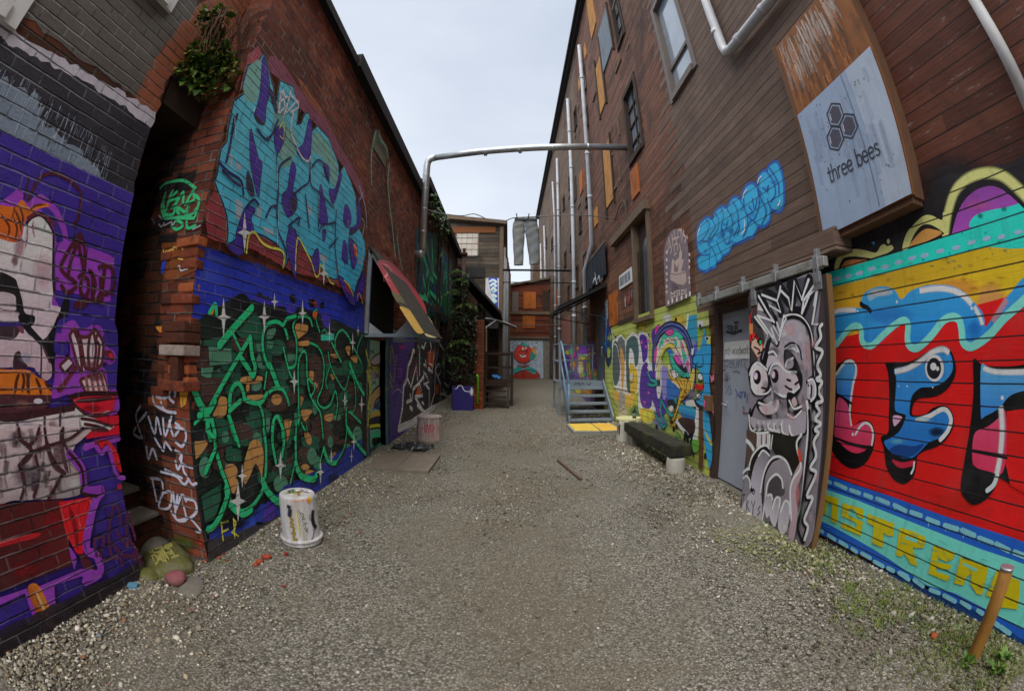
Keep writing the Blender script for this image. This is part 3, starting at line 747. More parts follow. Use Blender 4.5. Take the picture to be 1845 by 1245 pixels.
MB().box(-7, XB + .06, 2.14, 9.28, 5.5, 5.62).box(XB + .0, XB + .13, 4.25, 9.3, 5.42, 5.66, .01).box(XB + .0, XB + .09, 2.1, 4.25, 5.44, 5.55).build('roof', [m_tar], bb)
MB().box(XB - .003, XB + .012, 5.6, 6.3, 4.82, 5.2).build('boarded_panel', [simple('mossy_grey_board', lin('#6d6f5e'), .85, var=.3)], bb)
# rough corner bricks standing proud or broken back
mb = MB()
for i in range(46):
    r = i // 2; z = 1.12 + r * .0815
    if z > 2.3: break
    mb.cur = random.choice([0, 0, 1, 1, 2]); d = random.uniform(-.002, .035)
    a = random.uniform(.12, .24)
    Rj = Matrix.Rotation(rad(random.uniform(-5, 5)), 3, 'Z') @ Matrix.Rotation(rad(random.uniform(-2, 2)), 3, 'Y')
    if d < .004: continue
    if i % 2: mb.box(XB - a, XB - .005 + d * .8, 2.22 - d, 2.3, z + .006, z + .072, .011, Rj)
    elif random.random() < .6: mb.box(XB - .34 - random.uniform(0, .15), XB - .28 + random.uniform(0, .06), 2.22 - d * .7, 2.3, z + .006, z + .072, .011, Rj)
for z, w, m in [(1.50, .24, 3), (1.585, .20, 2), (1.26, .25, 0), (1.66, .22, 2)]:
    mb.cur = m; mb.box(XB - w, XB + .035, 2.12, 2.3, z, z + .07, .007)
mb.cur = 2; mb.box(XB - .12, XB - .035, 2.13, 2.25, 1.30, 1.49, .006)
cols = ['#86452f', '#b0613c', '#5a3426', '#a89a90']
def chipped(n, c):
    m = M('chipped_brick_' + n); k = m.noise(9, 6, .75, m.obj); c0 = hsv_jit(m, m.mix(0, lin(c), lin(c)), k, .6)
    c0 = m.mix(m.math('MULTIPLY', m.ramp(m.noise(5, 6, .75, m.obj), (.52, 0.0), (.66, 1.0)), .7), c0, lin('#2a2422')); c0 = m.mix(m.math('MULTIPLY', m.ramp(m.noise(16, 5, .7, m.obj), (.6, 0.0), (.7, 1.0)), .6), c0, lin('#8f877f'))
    m.color(c0).set(Roughness=.95); m.bump(m.noise(45, 6, .7, m.obj), .9, .012); return m.m
o = mb.build('loose_corner_brick', [chipped(n, c) for n, c in zip(('red', 'orange', 'dark', 'pale'), cols)], bb); o['kind'] = 'stuff'
# door under the hood
dr = MB().box(XB - .10, XB - .14, 6.14, 7.03, 0, 1.85).build('door', [simple('green_grey_door', lin('#5f7264'), .6, var=.2)], bb); dr['label'] = 'door painted with cartoon patterns under the sloping hood'
MB().box(XB - .15, XB + .02, 6.06, 6.14, -.1, 1.9).box(XB - .15, XB + .05, 7.05, 7.16, -.1, 1.9).build('door_frame', [simple('teal_door_frame', lin('#2d4650'), .6, rust=(lin('#7d7d2c'), .4))], bb)
# the sloping hood above it
hd = thing('door_hood', 'sloping triangular plywood hood over the painted door with red and yellow top', 'canopy', (XB, 6.6, 1.86))
ya, yb, zb, zt, xo = 5.95, 7.5, 1.88, 3.2, -1.28
mb = MB().bar((XB + .03, ya, zt), (xo, ya, zb + .03), .05, .06).bar((XB + .03, ya, zt), (XB + .03, ya, zb), .05, .06).bar((XB, ya, zb), (xo, ya, zb), .05, .05).bar((XB + .03, yb, zt), (xo, yb, zb + .03), .05, .06).bar((xo, ya, zb), (xo, yb, zb), .05, .05).bar((XB, yb, zb), (xo, yb, zb), .05, .05)
mb.build('frame', [m_steelpaint], hd)
nrm = Vector((zt - zb, 0, xo - XB)).cross(Vector((0, 1, 0)))
d = Vector((xo - XB, 0, zb - zt)).normalized(); up = Vector((-d.z, 0, d.x)); up = up if up.z > 0 else -up
pA, pB = Vector((XB, 0, zt + .05)), Vector((xo + .03, 0, zb + .03))
mb = MB(); q = [pA, pB, pB + up * .03, pA + up * .03]
mb.add([(p.x, ya - .05, p.z) for p in q] + [(p.x, yb + .05, p.z) for p in q], [(0, 1, 2, 3), (7, 6, 5, 4), (0, 4, 5, 1), (1, 5, 6, 2), (2, 6, 7, 3), (3, 7, 4, 0)])
mb.build('top_panel', [simple('weathered_hood_boards', lin('#38352f'), .8, var=.4)], hd)
PH = Plane(pA + up * .03, up, (0, 1, 0), tuple(-d))
R2 = random.uniform
mu = Mural(PH, .003); mu.z(640, 440, 6.226)
mu.f('#9a1f28', '250,190 400,200 500,300 640,470 760,640 800,790 680,740 500,660 420,540 320,370', grad=('#5a1a20', (0, 1)))
for k in range(60): x = R2(280, 760); y = x * 1.05 + R2(-90, 40); mu.s(random.choice(['#8a2a30', '#b8484c', '#5a1c20', '#c9888a', '#3f3a30', '#7d7a3c']), '%f,%f %f,%f' % (x, y, x + R2(10, 50), y + R2(20, 80)), R2(.02, .06), 0, taper=.4, a=.7)
for t in ['290,240 360,330 330,380 400,420', '350,330 480,480', '330,380 560,560', '430,540 640,690', '300,220 380,260 400,320']: mu.s('#c86a6a', t, .03, taper=.5)
mu.f('#4d4a2a', '400,520 470,560 640,660 720,780 500,690'); mu.s('#141414', '480,660 600,710 710,770', .05)
mu.f('#b08a3a', '500,700 640,760 740,830 780,970 700,1005 600,880 530,770', grad=('#8f7a40', (1, 0)))
mu.f('#a59c78', '720,770 810,810 870,900 915,1040 800,1035 760,970 720,850'); mu.s('#a04a60', '700,830 760,910 800,950', .05); mu.s('#ddd', '650,780 720,850', .03); mu.s('#77752b', '760,840 850,960', .05)
mu.build('paint', P_FLAT, hd)
for y in (ya + .02, yb - .02):
    MB().prism([(XB, zb + .02), (XB + .3, zb + .02), (XB, zb + .24)], 'y', y, y + .02).prism([(xo - .02, zb + .02), (xo - .42, zb + .02), (xo - .2, zb + .25)], 'y', y, y + .02).build('gusset', [simple('grey_gusset_board', lin('#8f9297'), .7)], hd)
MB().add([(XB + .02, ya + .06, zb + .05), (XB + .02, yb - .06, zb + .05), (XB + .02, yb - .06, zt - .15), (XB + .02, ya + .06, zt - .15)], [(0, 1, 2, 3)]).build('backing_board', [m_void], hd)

# ================================================================== left: second brick building, green lettering high up
gb = thing('green_lettered_brick_building', 'brick building with faded green lettering high on its wall behind the silver duct', 'building', (XB, 12, 0))
mb = MB(); hole_wall(mb, 'x', XB, 9.28, 16.8, -.3, 5.85, [(10.4, 11.6, 2.2, 2.95), (12.6, 13.6, 2.3, 2.9)], .15, -1)
mb.mat(1); mb.add([(XB - .16, 9.3, -.3), (XB - .16, 16.8, -.3), (XB - .16, 16.8, 5.8), (XB - .16, 9.3, 5.8)], [(0, 1, 2, 3)])
mb.build('wall', [m_brick_dark, m_void], gb)
MB().box(-7, XB + .05, 9.3, 16.8, 5.85, 6.0).box(XB + .05, XB + .2, 9.32, 16.8, 5.82, 6.05, .01).build('roof', [m_tar], gb)
mb = MB()
for y in (9.36, 11.9, 12.4, 14.1): mb.box(XB + .002, XB + .05, y, y + .12, 1.6, 5.8)
mb.box(XB + .05, XB + .07, 10.3, 14.5, 2.92, 3.02).build('trim_board', [m_darkwood], gb)

# ================================================================== shed with ivy, far buildings
sh = thing('lean_to_shed', 'lean-to shed with dark sloping roof and orange brick side beyond the ivy', 'shed', (-1.3, 12.2, gz(12)))
mb = MB().box(-1.66, -.93, 12.1, 16.8, -.1, 2.9); mb.prism([(-1.66, 2.9), (-.93, 2.9), (-.93, 3.3), (-1.3, 3.75), (-1.66, 3.9)], 'y', 12.1, 16.8)
mb.build('wall', [m_brick_green], sh)
MB().box(-1.0, -.72, 12.06, 12.9, .0, 2.75).build('brick_pier', [m_brick_orange], sh)
MB().box(-.92, -.8, 12.95, 16.8, .1, 3.1).build('side_boarding', [m_greywood], sh)
MB().box(-.80, -.7, 13.3, 13.44, .9, 2.7).build('door_post', [m_cream], sh)
MB().prism([(-1.75, 4.02), (-1.15, 3.9), (-.22, 2.9), (-.22, 2.98), (-1.12, 4.0), (-1.75, 4.12)], 'y', 11.95, 16.9).build('roof', [m_tar], sh)

gw = thing('grey_timber_building', 'grey weathered timber building with a big dusty window below a sloping roof', 'building', (-1.7, 17, gz(17)))
mb = MB(); mb.prism([(-6, -.3), (-.3, -.3), (-.3, 7.35), (-6, 7.95)], 'y', 17, 17.05)
mb.add([(-.3, 17.02, -.3), (.1, 27, -.3), (.1, 27, 7.35), (-.3, 17.02, 7.35)], [(0, 1, 2, 3)])
mb.build('wall', [m_greywood], gw)
MB().prism([(-6, 7.97), (-.1, 7.36), (-.1, 7.52), (-6, 8.13)], 'y', 16.75, 27).build('roof', [m_trimwood], gw)
mb = MB().box(-2.32, -2.27, 16.96, 16.99, 6.0, 7.08).box(-1.36, -1.31, 16.96, 16.99, 6.0, 7.08).box(-2.27, -1.36, 16.96, 16.99, 7.03, 7.1).box(-2.27, -1.36, 16.96, 16.99, 5.96, 6.02)
for z in (6.28, 6.54, 6.8): mb.box(-2.27, -1.36, 16.972, 16.982, z - .008, z + .008)
for xx in (-2.05, -1.82, -1.6): mb.box(xx - .006, xx + .006, 16.974, 16.984, 6.02, 7.03)
w = mb.build('window', [m_greyframe], gw); MB().box(-2.28, -1.34, 16.985, 16.995, 6.0, 7.05).build('pane', [m_creamwin], w)
mb = MB().box(-2.78, -2.4, 16.95, 16.99, 6.74, 7.0); w = mb.build('window', [m_darkwood], gw); MB().box(-2.74, -2.44, 16.93, 16.95, 6.78, 6.97).build('pane', [m_white], w)
MB().box(-6, -.6, 16.95, 16.99, 7.02, 7.3).build('trim_board', [simple('faded_orange_boards', lin('#7a4a2c'), .85, var=.5, scale=4, streak=True)], gw)['label'] = 'orange brown boards under the roof edge'
MB().box(-2.6, -1.02, 16.94, 16.99, 5.05, 5.5).build('boarded_panel', [m_black], gw)
MB().box(-.42, -.26, 16.9, 17.0, 0, 7.3).build('corner_board', [m_trimwood], gw)
mb = MB()
for y, o_ in ((17.6, .06), (19, .06), (21, .06)): mb.tube([(-.3 + (y - 17) * .04 + o_, y, 6.6 - (y - 17) * .1), (-.3 + (y - 17) * .04 + o_, y, .4)], .05, 8)
mb.build('downpipe', [m_pipe], gw)['label'] = 'pale downpipes on the alley side'
mb = MB()
for y in range(18, 27): mb.box(-.3 + (y - 17) * .04 - .02, -.3 + (y - 17) * .04 + .05, y, y + .1, .3, 7.2)
mb.build('batten', [m_trimwood], gw)['kind'] = 'stuff'
sg = thing('blue_and_white_banner', 'narrow board with blue and white loops on the grey timber building', 'sign', (-.6, 16.9, 4))
MB().box(-.98, -.42, 16.86, 16.9, 2.9, 5.0).build('board', [m_white], sg)

eb = thing('rusty_end_building', 'rusty red building with orange doors closing the far end of the alley', 'building', (1.2, 26.5, gz(26)))
mb = MB().prism([(-.6, 3.1), (2.7, 3.1), (2.7, 6.95), (-.6, 6.3)], 'y', 26.5, 30); mb.build('wall', [m_rust], eb)
MB().box(-.6, 2.7, 26.48, 30, -.2, 3.1).build('lower_wall', [m_concrete_dk], eb)
MB().prism([(-.7, 6.32), (2.75, 6.99), (2.75, 7.12), (-.7, 6.45)], 'y', 26.3, 30).build('roof', [m_trimwood], eb)
for (a, b, c, d, m) in [(.95, 1.75, 5.0, 6.1, m_orange), (.9, 1.7, 3.75, 4.55, m_orange), (.2, .6, 4.8, 6.1, m_greyframe), (2.2, 2.6, 4.8, 6.2, m_darkwood), (1.8, 2.1, 4.9, 5.9, m_rust)]:
    MB().box(a, b, 26.44, 26.5, c, d).build('boarded_panel', [m], eb)
MB().box(-.55, 2.68, 26.38, 26.5, 4.62, 4.82).box(-.55, 2.68, 26.36, 26.5, 3.05, 3.2).build('ledge', [m_trimwood], eb)
# building in the distance behind, over the right side roofline, low
fb = thing('distant_block', 'small pale block showing beside the end of the tall timber building', 'building', (3.0, 40, 0))
MB().box(2.2, 8, 37, 42, 0, 13.3).build('wall', [m_far], fb); MB().box(2.1, 8, 36.9, 42, 13.3, 13.6).build('roof', [m_tar], fb)
# ================================================================== paint on the purple building
mu = Mural(PP, .002)
R_ = random.uniform
mu.ruv('#4d4843', [(-3, 3.1), (1.66, 3.16), (1.72, 3.5), (1.72, 4.0), (1.3, 4.9), (1.1, 7), (-3, 7)], .02)             # grey paint high up
mu.ruv('#7a4630', [(1.44, 3.14), (1.70, 3.16), (1.70, 3.5), (2.2, 3.52), (2.2, 7), (1.6, 7), (1.7, 4.4), (1.56, 3.8)], .03)
mu.ruv('#a39ea8', [(-3, 2.93), (.5, 2.96), (1.1, 3.0), (1.45, 3.02), (1.705, 3.0), (1.705, 3.16), (1.35, 3.12), (.8, 3.08), (.3, 3.03), (-3, 3.02)], .018, .05)
mu.ruv('#25242c', [(-3, 2.46), (1.705, 2.46), (1.705, 3.01), (1.45, 3.05), (.9, 3.02), (.4, 2.95), (-3, 2.9)], .016, .05)
mu.ruv('#8c9cb0', [(-3, 2.5), (.9, 2.52), (1.45, 2.52), (1.3, 2.6), (.9, 2.66), (.75, 2.78), (-3, 2.82)], .03, .03, .55)
for k in range(420):                                                                                     # whitewash streaks
    y = R_(-.6, 1.45); z = R_(2.56, 2.84) - .14 * max(0, y - .8); L = R_(.03, .12)
    mu.suv(random.choice(['#8fa0b4', '#a8b4c2', '#6d7888']), [(y, z), (y + R_(-.01, .01), z - L)], R_(.015, .04), 0, taper=.5, a=R_(.4, .85))
mu.fuv('#34227c', [(-3, .1), (1.71, .1), (1.71, 2.53), (-3, 2.48)])
for k in range(16): mu.ruv(random.choice(['#3a2886', '#2e1e70', '#382584']), [(a + R_(0, .04), b) for a, b in ((lambda y, z, w: [(y, z), (y + w, z), (y + w, z + .08), (y, z + .08)])(R_(-.5, 1.4), .1 + .0815 * random.randint(1, 28), R_(.2, .5)))], .004)
mu.z(10, 310, 4.98)
V, OR, SK, BK, BR = '#8436a4', '#d2661a', '#cfb0ba', '#0f0d10', '#431622'
mu.f(V, '-200,500 60,190 130,180 170,280 240,240 300,205 340,230 400,275 460,350 520,480 545,600 520,650 470,660 430,700 420,1100 430,1245 -200,1245')
mu.f('#34227c', '300,330 380,340 440,430 480,520 500,620 440,640 430,560 400,480 340,400')
mu.f(V, '455,660 500,625 560,625 700,672 900,740 955,775 955,850 930,900 925,1160 860,1170 640,1100 440,1060 430,760', 0)
mu.f(OR, '-200,330 60,320 100,290 140,260 200,330 260,300 350,290 380,315 280,340 210,390 170,440 140,520 130,610 60,640 -200,650', grad=('#b04a14', (0, -1)))
for t in ['60,330 110,440 130,560', '100,300 140,400 135,500', '190,360 260,310 350,300', '60,420 90,520 70,620', '-60,380 20,500 0,600']: mu.s('#5a2410', t, .014, taper=.6)
mu.f(SK, '-200,640 60,640 130,600 150,500 190,440 250,405 310,410 360,450 400,520 412,580 410,950 415,1060 400,1190 440,1245 440,1300 -200,1300', grad=('#dcc6cc', (0, 1)))
mu.f('#e6dadb', '240,440 320,430 360,470 370,530 300,540 240,520'); mu.blob('#8d6470', 110, 680, 60, 120, .6); mu.blob('#5c2a33', 70, 800, 40, 60, .7); mu.blob('#b5919c', 330, 900, 120, 200, .5)
for t in ['185,470 180,600 160,700', '235,440 230,520 250,600', '120,560 130,660 110,760']: mu.s('#9c6c7c', t, .012, taper=.5)
mu.s('#2a1218', '175,470 220,420 290,395 350,440 400,520 415,600 412,960 420,1080', .016); mu.s('#5c1f2a', '190,420 260,380 330,400 420,480', .02)
mu.s(BR, '150,250 195,60', .012); mu.s(BR, '190,260 230,160 290,65 370,25 460,35 540,75 610,130 655,200 650,320 630,430 590,485', .02)
W = .026
for t in ['655,560 590,640 510,780 480,860 520,925 600,985 615,1030 560,1080 520,1075 485,1025', '650,560 690,680 690,880 640,945', '620,670 575,780 545,920', '650,575 640,660 690,900']: mu.s(BR, t, W)
mu.f(BR, '645,545 665,560 690,690 640,640 590,690 570,650 610,580')
for t in ['690,950 655,1010 660,1090 700,1115 725,1060 720,970 690,950', '735,890 765,960 760,1120 800,1145 835,1070 830,960', '750,900 785,1000 770,1100', '845,1185 850,1020 870,860', '820,860 880,845 930,870 960,960 940,1060 870,1100', '870,870 850,1060', '600,1200 640,1170 740,1155 830,1160', '600,1200 660,1210 700,1180']: mu.s(BR, t, W)
mu.e(BR, 950, 1110, 12, 16); mu.e(BR, 445, 965, 14, 18)
mu.z(10, 540, 4.98)
mu.f(SK, '-200,0 440,60 448,140 400,260 350,340 310,370 240,330 150,200 90,110 -200,90')
mu.f(BK, '-100,-230 60,-190 95,-120 135,10 160,120 245,150 235,225 190,235 130,175 90,110 -100,60')
mu.f('#b9a9b2', '-100,-60 60,-40 80,60 60,100 -100,60')
mu.f(BK, '430,700 425,480 440,320 480,220 535,130 555,20 520,-25 490,40 455,150 400,260 345,340 300,375 330,430 370,520 400,640')
mu.f(SK, '-200,370 60,350 125,250 200,320 290,370 330,460 390,570 395,680 340,720 260,640 200,600 -200,590', grad=('#a98995', (0, -1)))
mu.s(BK, '120,160 200,270 300,378', .035)
mu.s('#6b3a48', '60,300 110,260 150,300', .03, taper=.4); mu.f('#3a2630', '-100,250 60,240 110,280 60,340 -100,340')
mu.f('#35202a', '60,500 110,460 140,540 180,600 60,620'); mu.s('#2b2f4a', '300,380 305,500 300,700', .012); mu.s('#4a2a38', '320,420 380,560', .014); mu.blob('#8e94a8', 170, 520, 70, 60, .5)
mu.f(OR, '-200,640 60,625 190,630 270,690 330,720 390,790 480,825 450,850 300,850 60,850 -200,850')
for t in ['110,650 80,740 70,840', '160,640 190,720 180,840', '210,650 180,740 200,850', '250,690 290,780 300,850', '130,640 150,720 130,830', '330,730 390,800 440,830']: mu.s('#4e200c', t, .02, taper=.4)
mu.f('#46222a', '-200,850 380,860 390,880 350,960 200,1000 -200,1010'); mu.e('#b7b2bc', 275, 905, 40, 25); mu.blob('#8c5f58', 130, 930, 90, 50, .6)
mu.f('#34227c', '520,160 960,210 970,820 900,820 860,640 880,560 830,420 560,400 430,480 430,290')
mu.f(V, '440,300 480,300 500,230 590,185 650,255 700,260 760,225 830,240 860,300 850,360 900,430 955,460 965,540 920,580 860,560 850,600 885,650 905,800 975,810 975,1020 600,1000 560,850 400,880 420,700 430,500 480,480 550,520 560,430 540,360 510,390 430,400')
mu.f('#34227c', '430,400 510,380 540,430 530,490 440,490')
mu.f(SK, '555,320 590,270 640,320 690,335 730,320 770,280 800,290 845,360 850,420 835,570 780,620 700,610 660,650 620,560 590,450')
for t in ['555,320 590,450 620,560 660,650', '600,290 640,400 660,560 665,640', '650,330 670,460 690,600', '735,330 720,460 730,600', '770,290 790,440 770,610', '810,300 790,360 820,420 800,590', '845,360 855,430 840,570 780,620 700,612', '555,320 595,265 645,325 700,335 735,318 785,272 845,360']: mu.s('#52222a', t, .022)
mu.blob('#6b3640', 740, 580, 90, 40, .7); mu.f(SK, '465,590 545,515 590,570 515,655', 0); mu.s('#52222a', '465,590 545,515 590,570 515,655', .02, 0, True)
mu.f('#5a2028', '440,800 520,700 600,590 630,610 560,700 480,820'); mu.f('#c1a3a8', '645,715 850,640 900,820 700,830', 0); mu.s('#52222a', '645,715 850,640 905,825 700,830', .022, 0, True)
for t in ['700,690 720,820', '745,680 770,820', '790,665 820,820', '830,650 865,815']: mu.s('#7d4a50', t, .022, 0)
mu.blob('#5a2630', 790, 690, 90, 50, .8)
mu.f('#c9142c', '560,870 700,845 970,845 960,900 940,990 880,1020 760,1015 640,970', 0); mu.s('#2c0d14', '560,870 700,840 970,840', .03); mu.s('#2c0d14', '560,870 600,950 680,1000', .022)
mu.f('#4d0f18', '610,905 700,875 930,865 850,905 720,920'); mu.blob('#7a0f1d', 760, 970, 100, 40, .6)
mu.f('#5a1a20', '845,465 920,455 950,520 925,550 890,500 850,500'); mu.f('#c02028', '900,490 930,480 940,525 915,520')
mu.f('#c6112a', '700,1060 990,1030 1000,1200 700,1240', 0)
mu.f('#c9b4b8', '-200,1070 600,960 650,1010 690,1100 700,1180 620,1260 560,1400 -200,1450', 0); mu.s('#35151d', '-200,1030 60,1050 300,1010 600,960', .04)
mu.f('#d8c4c8', '600,990 630,955 700,1015 800,1030 895,990 900,1020 800,1050 740,1045 930,1120 940,1140 880,1165 700,1150 640,1070')
for t in ['620,960 700,1020 800,1040 900,1010', '660,1060 780,1080 930,1130', '690,1110 800,1130 890,1165', '690,1150 800,1160 880,1165']: mu.s('#4a1c24', t, .02)
for t in ['330,1040 330,1245', '470,1010 465,1250', '110,1180 140,1245 180,1180 220,1240 280,1130 320,1150', '80,1080 120,1240']: mu.s('#4c3c4a', t, .018)
mu.blob('#7d5b60', 400, 1150, 60, 100, .7); mu.blob('#8d8896', 180, 1120, 90, 50, .5)
mu.z(10, 770, 3.038)
mu.f('#bca8ac', '-100,20 420,0 415,50 330,130 385,200 402,280 400,350 300,380 37,390 -100,400', grad=('#8c8084', (0, -1)))
for t in ['200,20 250,200 320,240', '290,0 300,140 330,250', '60,60 130,120 80,200', '300,160 380,230']: mu.s('#4b2a30', t, .03, taper=.4)
mu.blob('#4e4850', 120, 260, 110, 80, .7); mu.blob('#63444c', 270, 150, 60, 70, .7); mu.blob('#5a5258', 60, 60, 60, 60, .6); mu.blob('#e3d3d2', 360, 300, 50, 40, .6)
for k in range(46):
    x = R_(-60, 300); y = R_(0, 330); mu.s(random.choice(['#5a4a50', '#3a2c32', '#7a5458', '#8a6a6c', '#4a3c48', '#d8c6c6']), '%f,%f %f,%f' % (x, y, x + R_(-10, 14), y + R_(30, 90)), R_(.015, .05), 0, soft=1, a=R_(.3, .65))
for t in ['410,0 330,60 200,100', '200,0 215,90 260,190 310,245', '330,130 300,60 300,0', '60,0 70,60 110,90 150,60 170,0', '215,100 130,130 60,200', '300,240 250,330 220,380', '150,150 170,260 140,370', '60,200 90,300 70,380', '330,130 390,210 402,300']: mu.s('#3a1a22', t, .02)
mu.f('#3a1014', '-100,410 300,385 330,520 330,640 345,740 37,855 -100,900', 0, grad=('#571318', (1, 0)))
mu.s('#a01822', '-100,640 37,605 180,570', .03, taper=.3); mu.blob('#7e131b', 90, 760, 80, 50, .6); mu.blob('#8c141d', 240, 500, 60, 60, .6)
mu.f('#c3121f', '275,400 475,365 450,470 425,560 405,690 370,675 315,570 290,470', 0)
for t in ['330,420 360,520 380,660', '310,500 350,600', '390,400 370,560', '440,400 400,560']: mu.s('#7c0c15', t, .035, taper=.5)
mu.s(V, '335,140 400,220 425,335 510,335 480,380 450,480 425,650 480,690 500,780 420,830', .06); mu.s(V, '420,105 480,80 600,55', .04); mu.s('#2a0e14', '330,130 395,210 410,300 400,350 480,368', .022)
mu.f('#b5141f', '470,75 530,60 590,120 618,230 600,230 560,150 540,90 500,120 480,100'); mu.s('#5c0f18', '480,80 510,120 530,90', .02); mu.s(V, '480,100 510,135 545,110 590,250 630,270', .03)
mu.f('#4a1824', '385,680 425,695 470,760 485,795 440,785 405,750'); mu.f(V, '330,640 350,740 360,760 370,700')
mu.f(V, '165,855 395,760 500,770 505,800 440,835 400,800 250,850 260,1010 235,1020', 0); mu.f(V, '-100,930 100,865 165,1040 140,1040 90,890 37,915 -100,980', 0)
mu.f('#8c3a18', '105,870 165,850 240,1020 180,1045', grad=('#d0702a', (1, .3))); mu.s('#e8a060', '150,880 180,950 215,1020', .02, taper=.5); mu.e('#b05a1c', 220, 1068, 30, 26)
for t in ['480,690 470,610 520,590 500,690', '560,690 545,580 570,430 600,440 610,520', '590,560 650,640 640,500 660,460', '560,620 640,700 700,660', '510,720 600,700 620,740', '640,590 690,650 720,740', '620,690 680,700 710,760', '660,480 690,600', '690,690 720,700']: mu.s('#4a1c3c', t, .024)
mu.e('#a01830', 605, 320, 14, 20); mu.f('#3f9fc0', '705,840 745,825 750,835 715,855', 0); mu.f('#8d8a90', '680,815 730,795 735,805 690,825', 0)
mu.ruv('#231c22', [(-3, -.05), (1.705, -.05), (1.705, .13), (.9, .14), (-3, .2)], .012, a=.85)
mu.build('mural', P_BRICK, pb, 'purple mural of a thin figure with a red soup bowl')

# ================================================================== brick pier front (faces the camera) and the long wall
mu = Mural(PF, .004)
mu.z(205, 340, 4.446)
for k in range(70):
    u = R_(-3.5, -2.55); z = .2 + .0815 * random.randint(0, 36); mu.ruv(random.choice(['#1d1b1e', '#242228', '#19171a']), [(u, z), (u + .22, z), (u + .22, z + .08), (u, z + .08)], .005, a=.7)
mu.f('#7a4320', '390,440 680,420 670,650 560,700 460,760 400,700 380,560', 0, a=.8)
mu.build('soot_stain', P_BRICK, bb)['kind'] = 'stuff'; mu = Mural(PF, .008); mu.z(205, 340, 4.446)
for t in ['420,40 400,120 420,180 460,60', '480,20 450,80 510,30', '440,110 520,80 470,160', '500,140 560,30 560,120', '580,130 640,20', '600,120 650,90 640,20', '390,130 400,200 480,210 500,150 570,190', '510,180 560,240 600,150', '660,60 690,100 660,220', '590,170 600,220 640,200 680,150', '400,210 420,240 520,235 580,240 650,240', '470,300 520,260 560,300 510,330 480,310', '590,270 600,320 660,300', '380,0 430,-40 560,-60 660,0']: mu.s('#2f9c66', t, .026)
for t in ['310,240 330,280', '370,220 390,245', '370,290 390,310 410,280', '410,300 470,270', '470,270 480,300 500,260', '640,330 700,300']: mu.s('#8d8a90', t, .012)
for t in ['405,490 410,520 430,500', '440,505 470,490', '480,500 490,470 520,480', '545,475 560,490 545,505', '525,565 560,570']: mu.s('#c99a50', t, .012)
for t in ['530,620 545,660', '525,625 560,620 545,640', '560,620 580,650 600,620 600,640', '550,660 600,645']: mu.s('#b9b6c0', t, .01)
mu.f('#2a3fb0', '385,660 400,590 430,560 410,680'); mu.f('#c97b2c', '350,1100 460,1095 470,1130 380,1150')
mu.build('spray_tag', P_BRICK, bb, 'green and small white tags high on the pier end')['kind'] = 'stuff'
mu = Mural(PF, .008); mu.z(205, 600, 2.651)
for t in ['0,200 30,150 90,110 150,120 190,160', '60,250 90,160 140,200 130,290', '20,60 40,0', '60,100 100,30']: mu.s('#08080a', t, .06)
for t in ['205,265 240,262', '205,265 205,300 235,310', '245,270 240,310 265,300', '275,265 270,310 290,330', '300,265 295,300', '190,300 200,340 250,370', '230,330 250,370 300,380', '160,380 120,430', '130,350 110,400 140,500', '170,400 200,480 210,400 230,480', '240,410 250,490 280,400', '270,420 290,490 320,450 300,430', '300,450 340,460 350,500 330,540 300,520', '200,500 240,560 250,520 280,560', '160,540 170,600 190,550 210,600', '110,450 100,480 130,500', '300,610 310,650 330,620 340,660 360,690', '330,580 320,600', '230,660 300,680 340,720 360,700', '250,650 330,690', '180,690 230,700 240,740', '190,700 210,800', '240,760 220,830 270,830 280,760 240,760', '290,760 300,840 330,770 350,800', '310,770 300,880 350,890 340,830', '350,790 390,800 400,850 370,880', '370,880 420,940 400,945', '280,850 310,890 360,880', '360,690 380,720 400,715', '300,560 330,580 330,620 380,640']: mu.s('#a9a8b8', t, .022)
for t in ['60,800 80,780 90,810 70,820', '100,790 110,815 120,790', '130,790 150,780']: mu.s('#4f6b2c', t, .012)
mu.f('#c98c2c', '320,265 365,268 350,340 325,360', 0); mu.f('#1f6b5c', '70,880 130,870 140,905 80,910', 0); mu.f('#8c2a20', '330,960 440,985 430,1010 340,980', 0)
mu.blob('#3c4a1c', 330, 1000, 90, 50, .8)
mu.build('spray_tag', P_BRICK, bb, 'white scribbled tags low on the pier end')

mu = Mural(PB, .002)
CY, NV, PU, YE, WI = '#2f9cc6', '#1c1a4e', '#3d2686', '#d9c04a', '#7d2a2c'
# blue band, dark field below
mu.z(0, 0, 1)
mu.rough('#2230a0', '356,440 400,455 460,475 520,497 600,527 655,547 657,640 345,640', .008, .05)
mu.rough('#2b3bb4', '358,470 470,500 580,545 650,570 650,590 500,560 362,520', .01, .06, .8)
mu.z(360, 300, 4.447)
for t in ['0,600 60,610 80,690 20,720 -10,660', '60,700 240,760 240,800 60,760', '440,760 520,800 600,880 460,840', '0,830 100,850 180,920 0,900']: mu.f('#4656b8', t, 0, a=.5)
mu.z(330, 520, 4.611)
mu.f('#18231f', '60,330 160,230 390,90 470,40 560,100 700,60 760,130 840,130 870,220 960,150 1060,190 1130,210 1200,240 1300,270 1400,330 1530,380 1530,1500 900,1900 200,2240 60,1200', 0)
for t in ['390,170 440,60 500,40 545,90 560,190', '610,80 630,30 660,60 650,110', '880,60 920,50 940,110 900,120', '740,150 800,130 850,160 840,260 720,250', '1040,90 1100,95 1090,150 1050,150', '1140,120 1170,110 1165,165 1135,160']: mu.f('#101018', t)
for t in ['860,150 920,140 930,190 880,210', '580,60 640,120', '1150,190 1220,240 1210,330 1160,290']: mu.f('#3b2fa0', t + ' 870,150' if len(t.split()) < 3 else t)
GD, GM, BN, TN = '#1e5540', '#4a8268', '#45302c', '#b5854a'
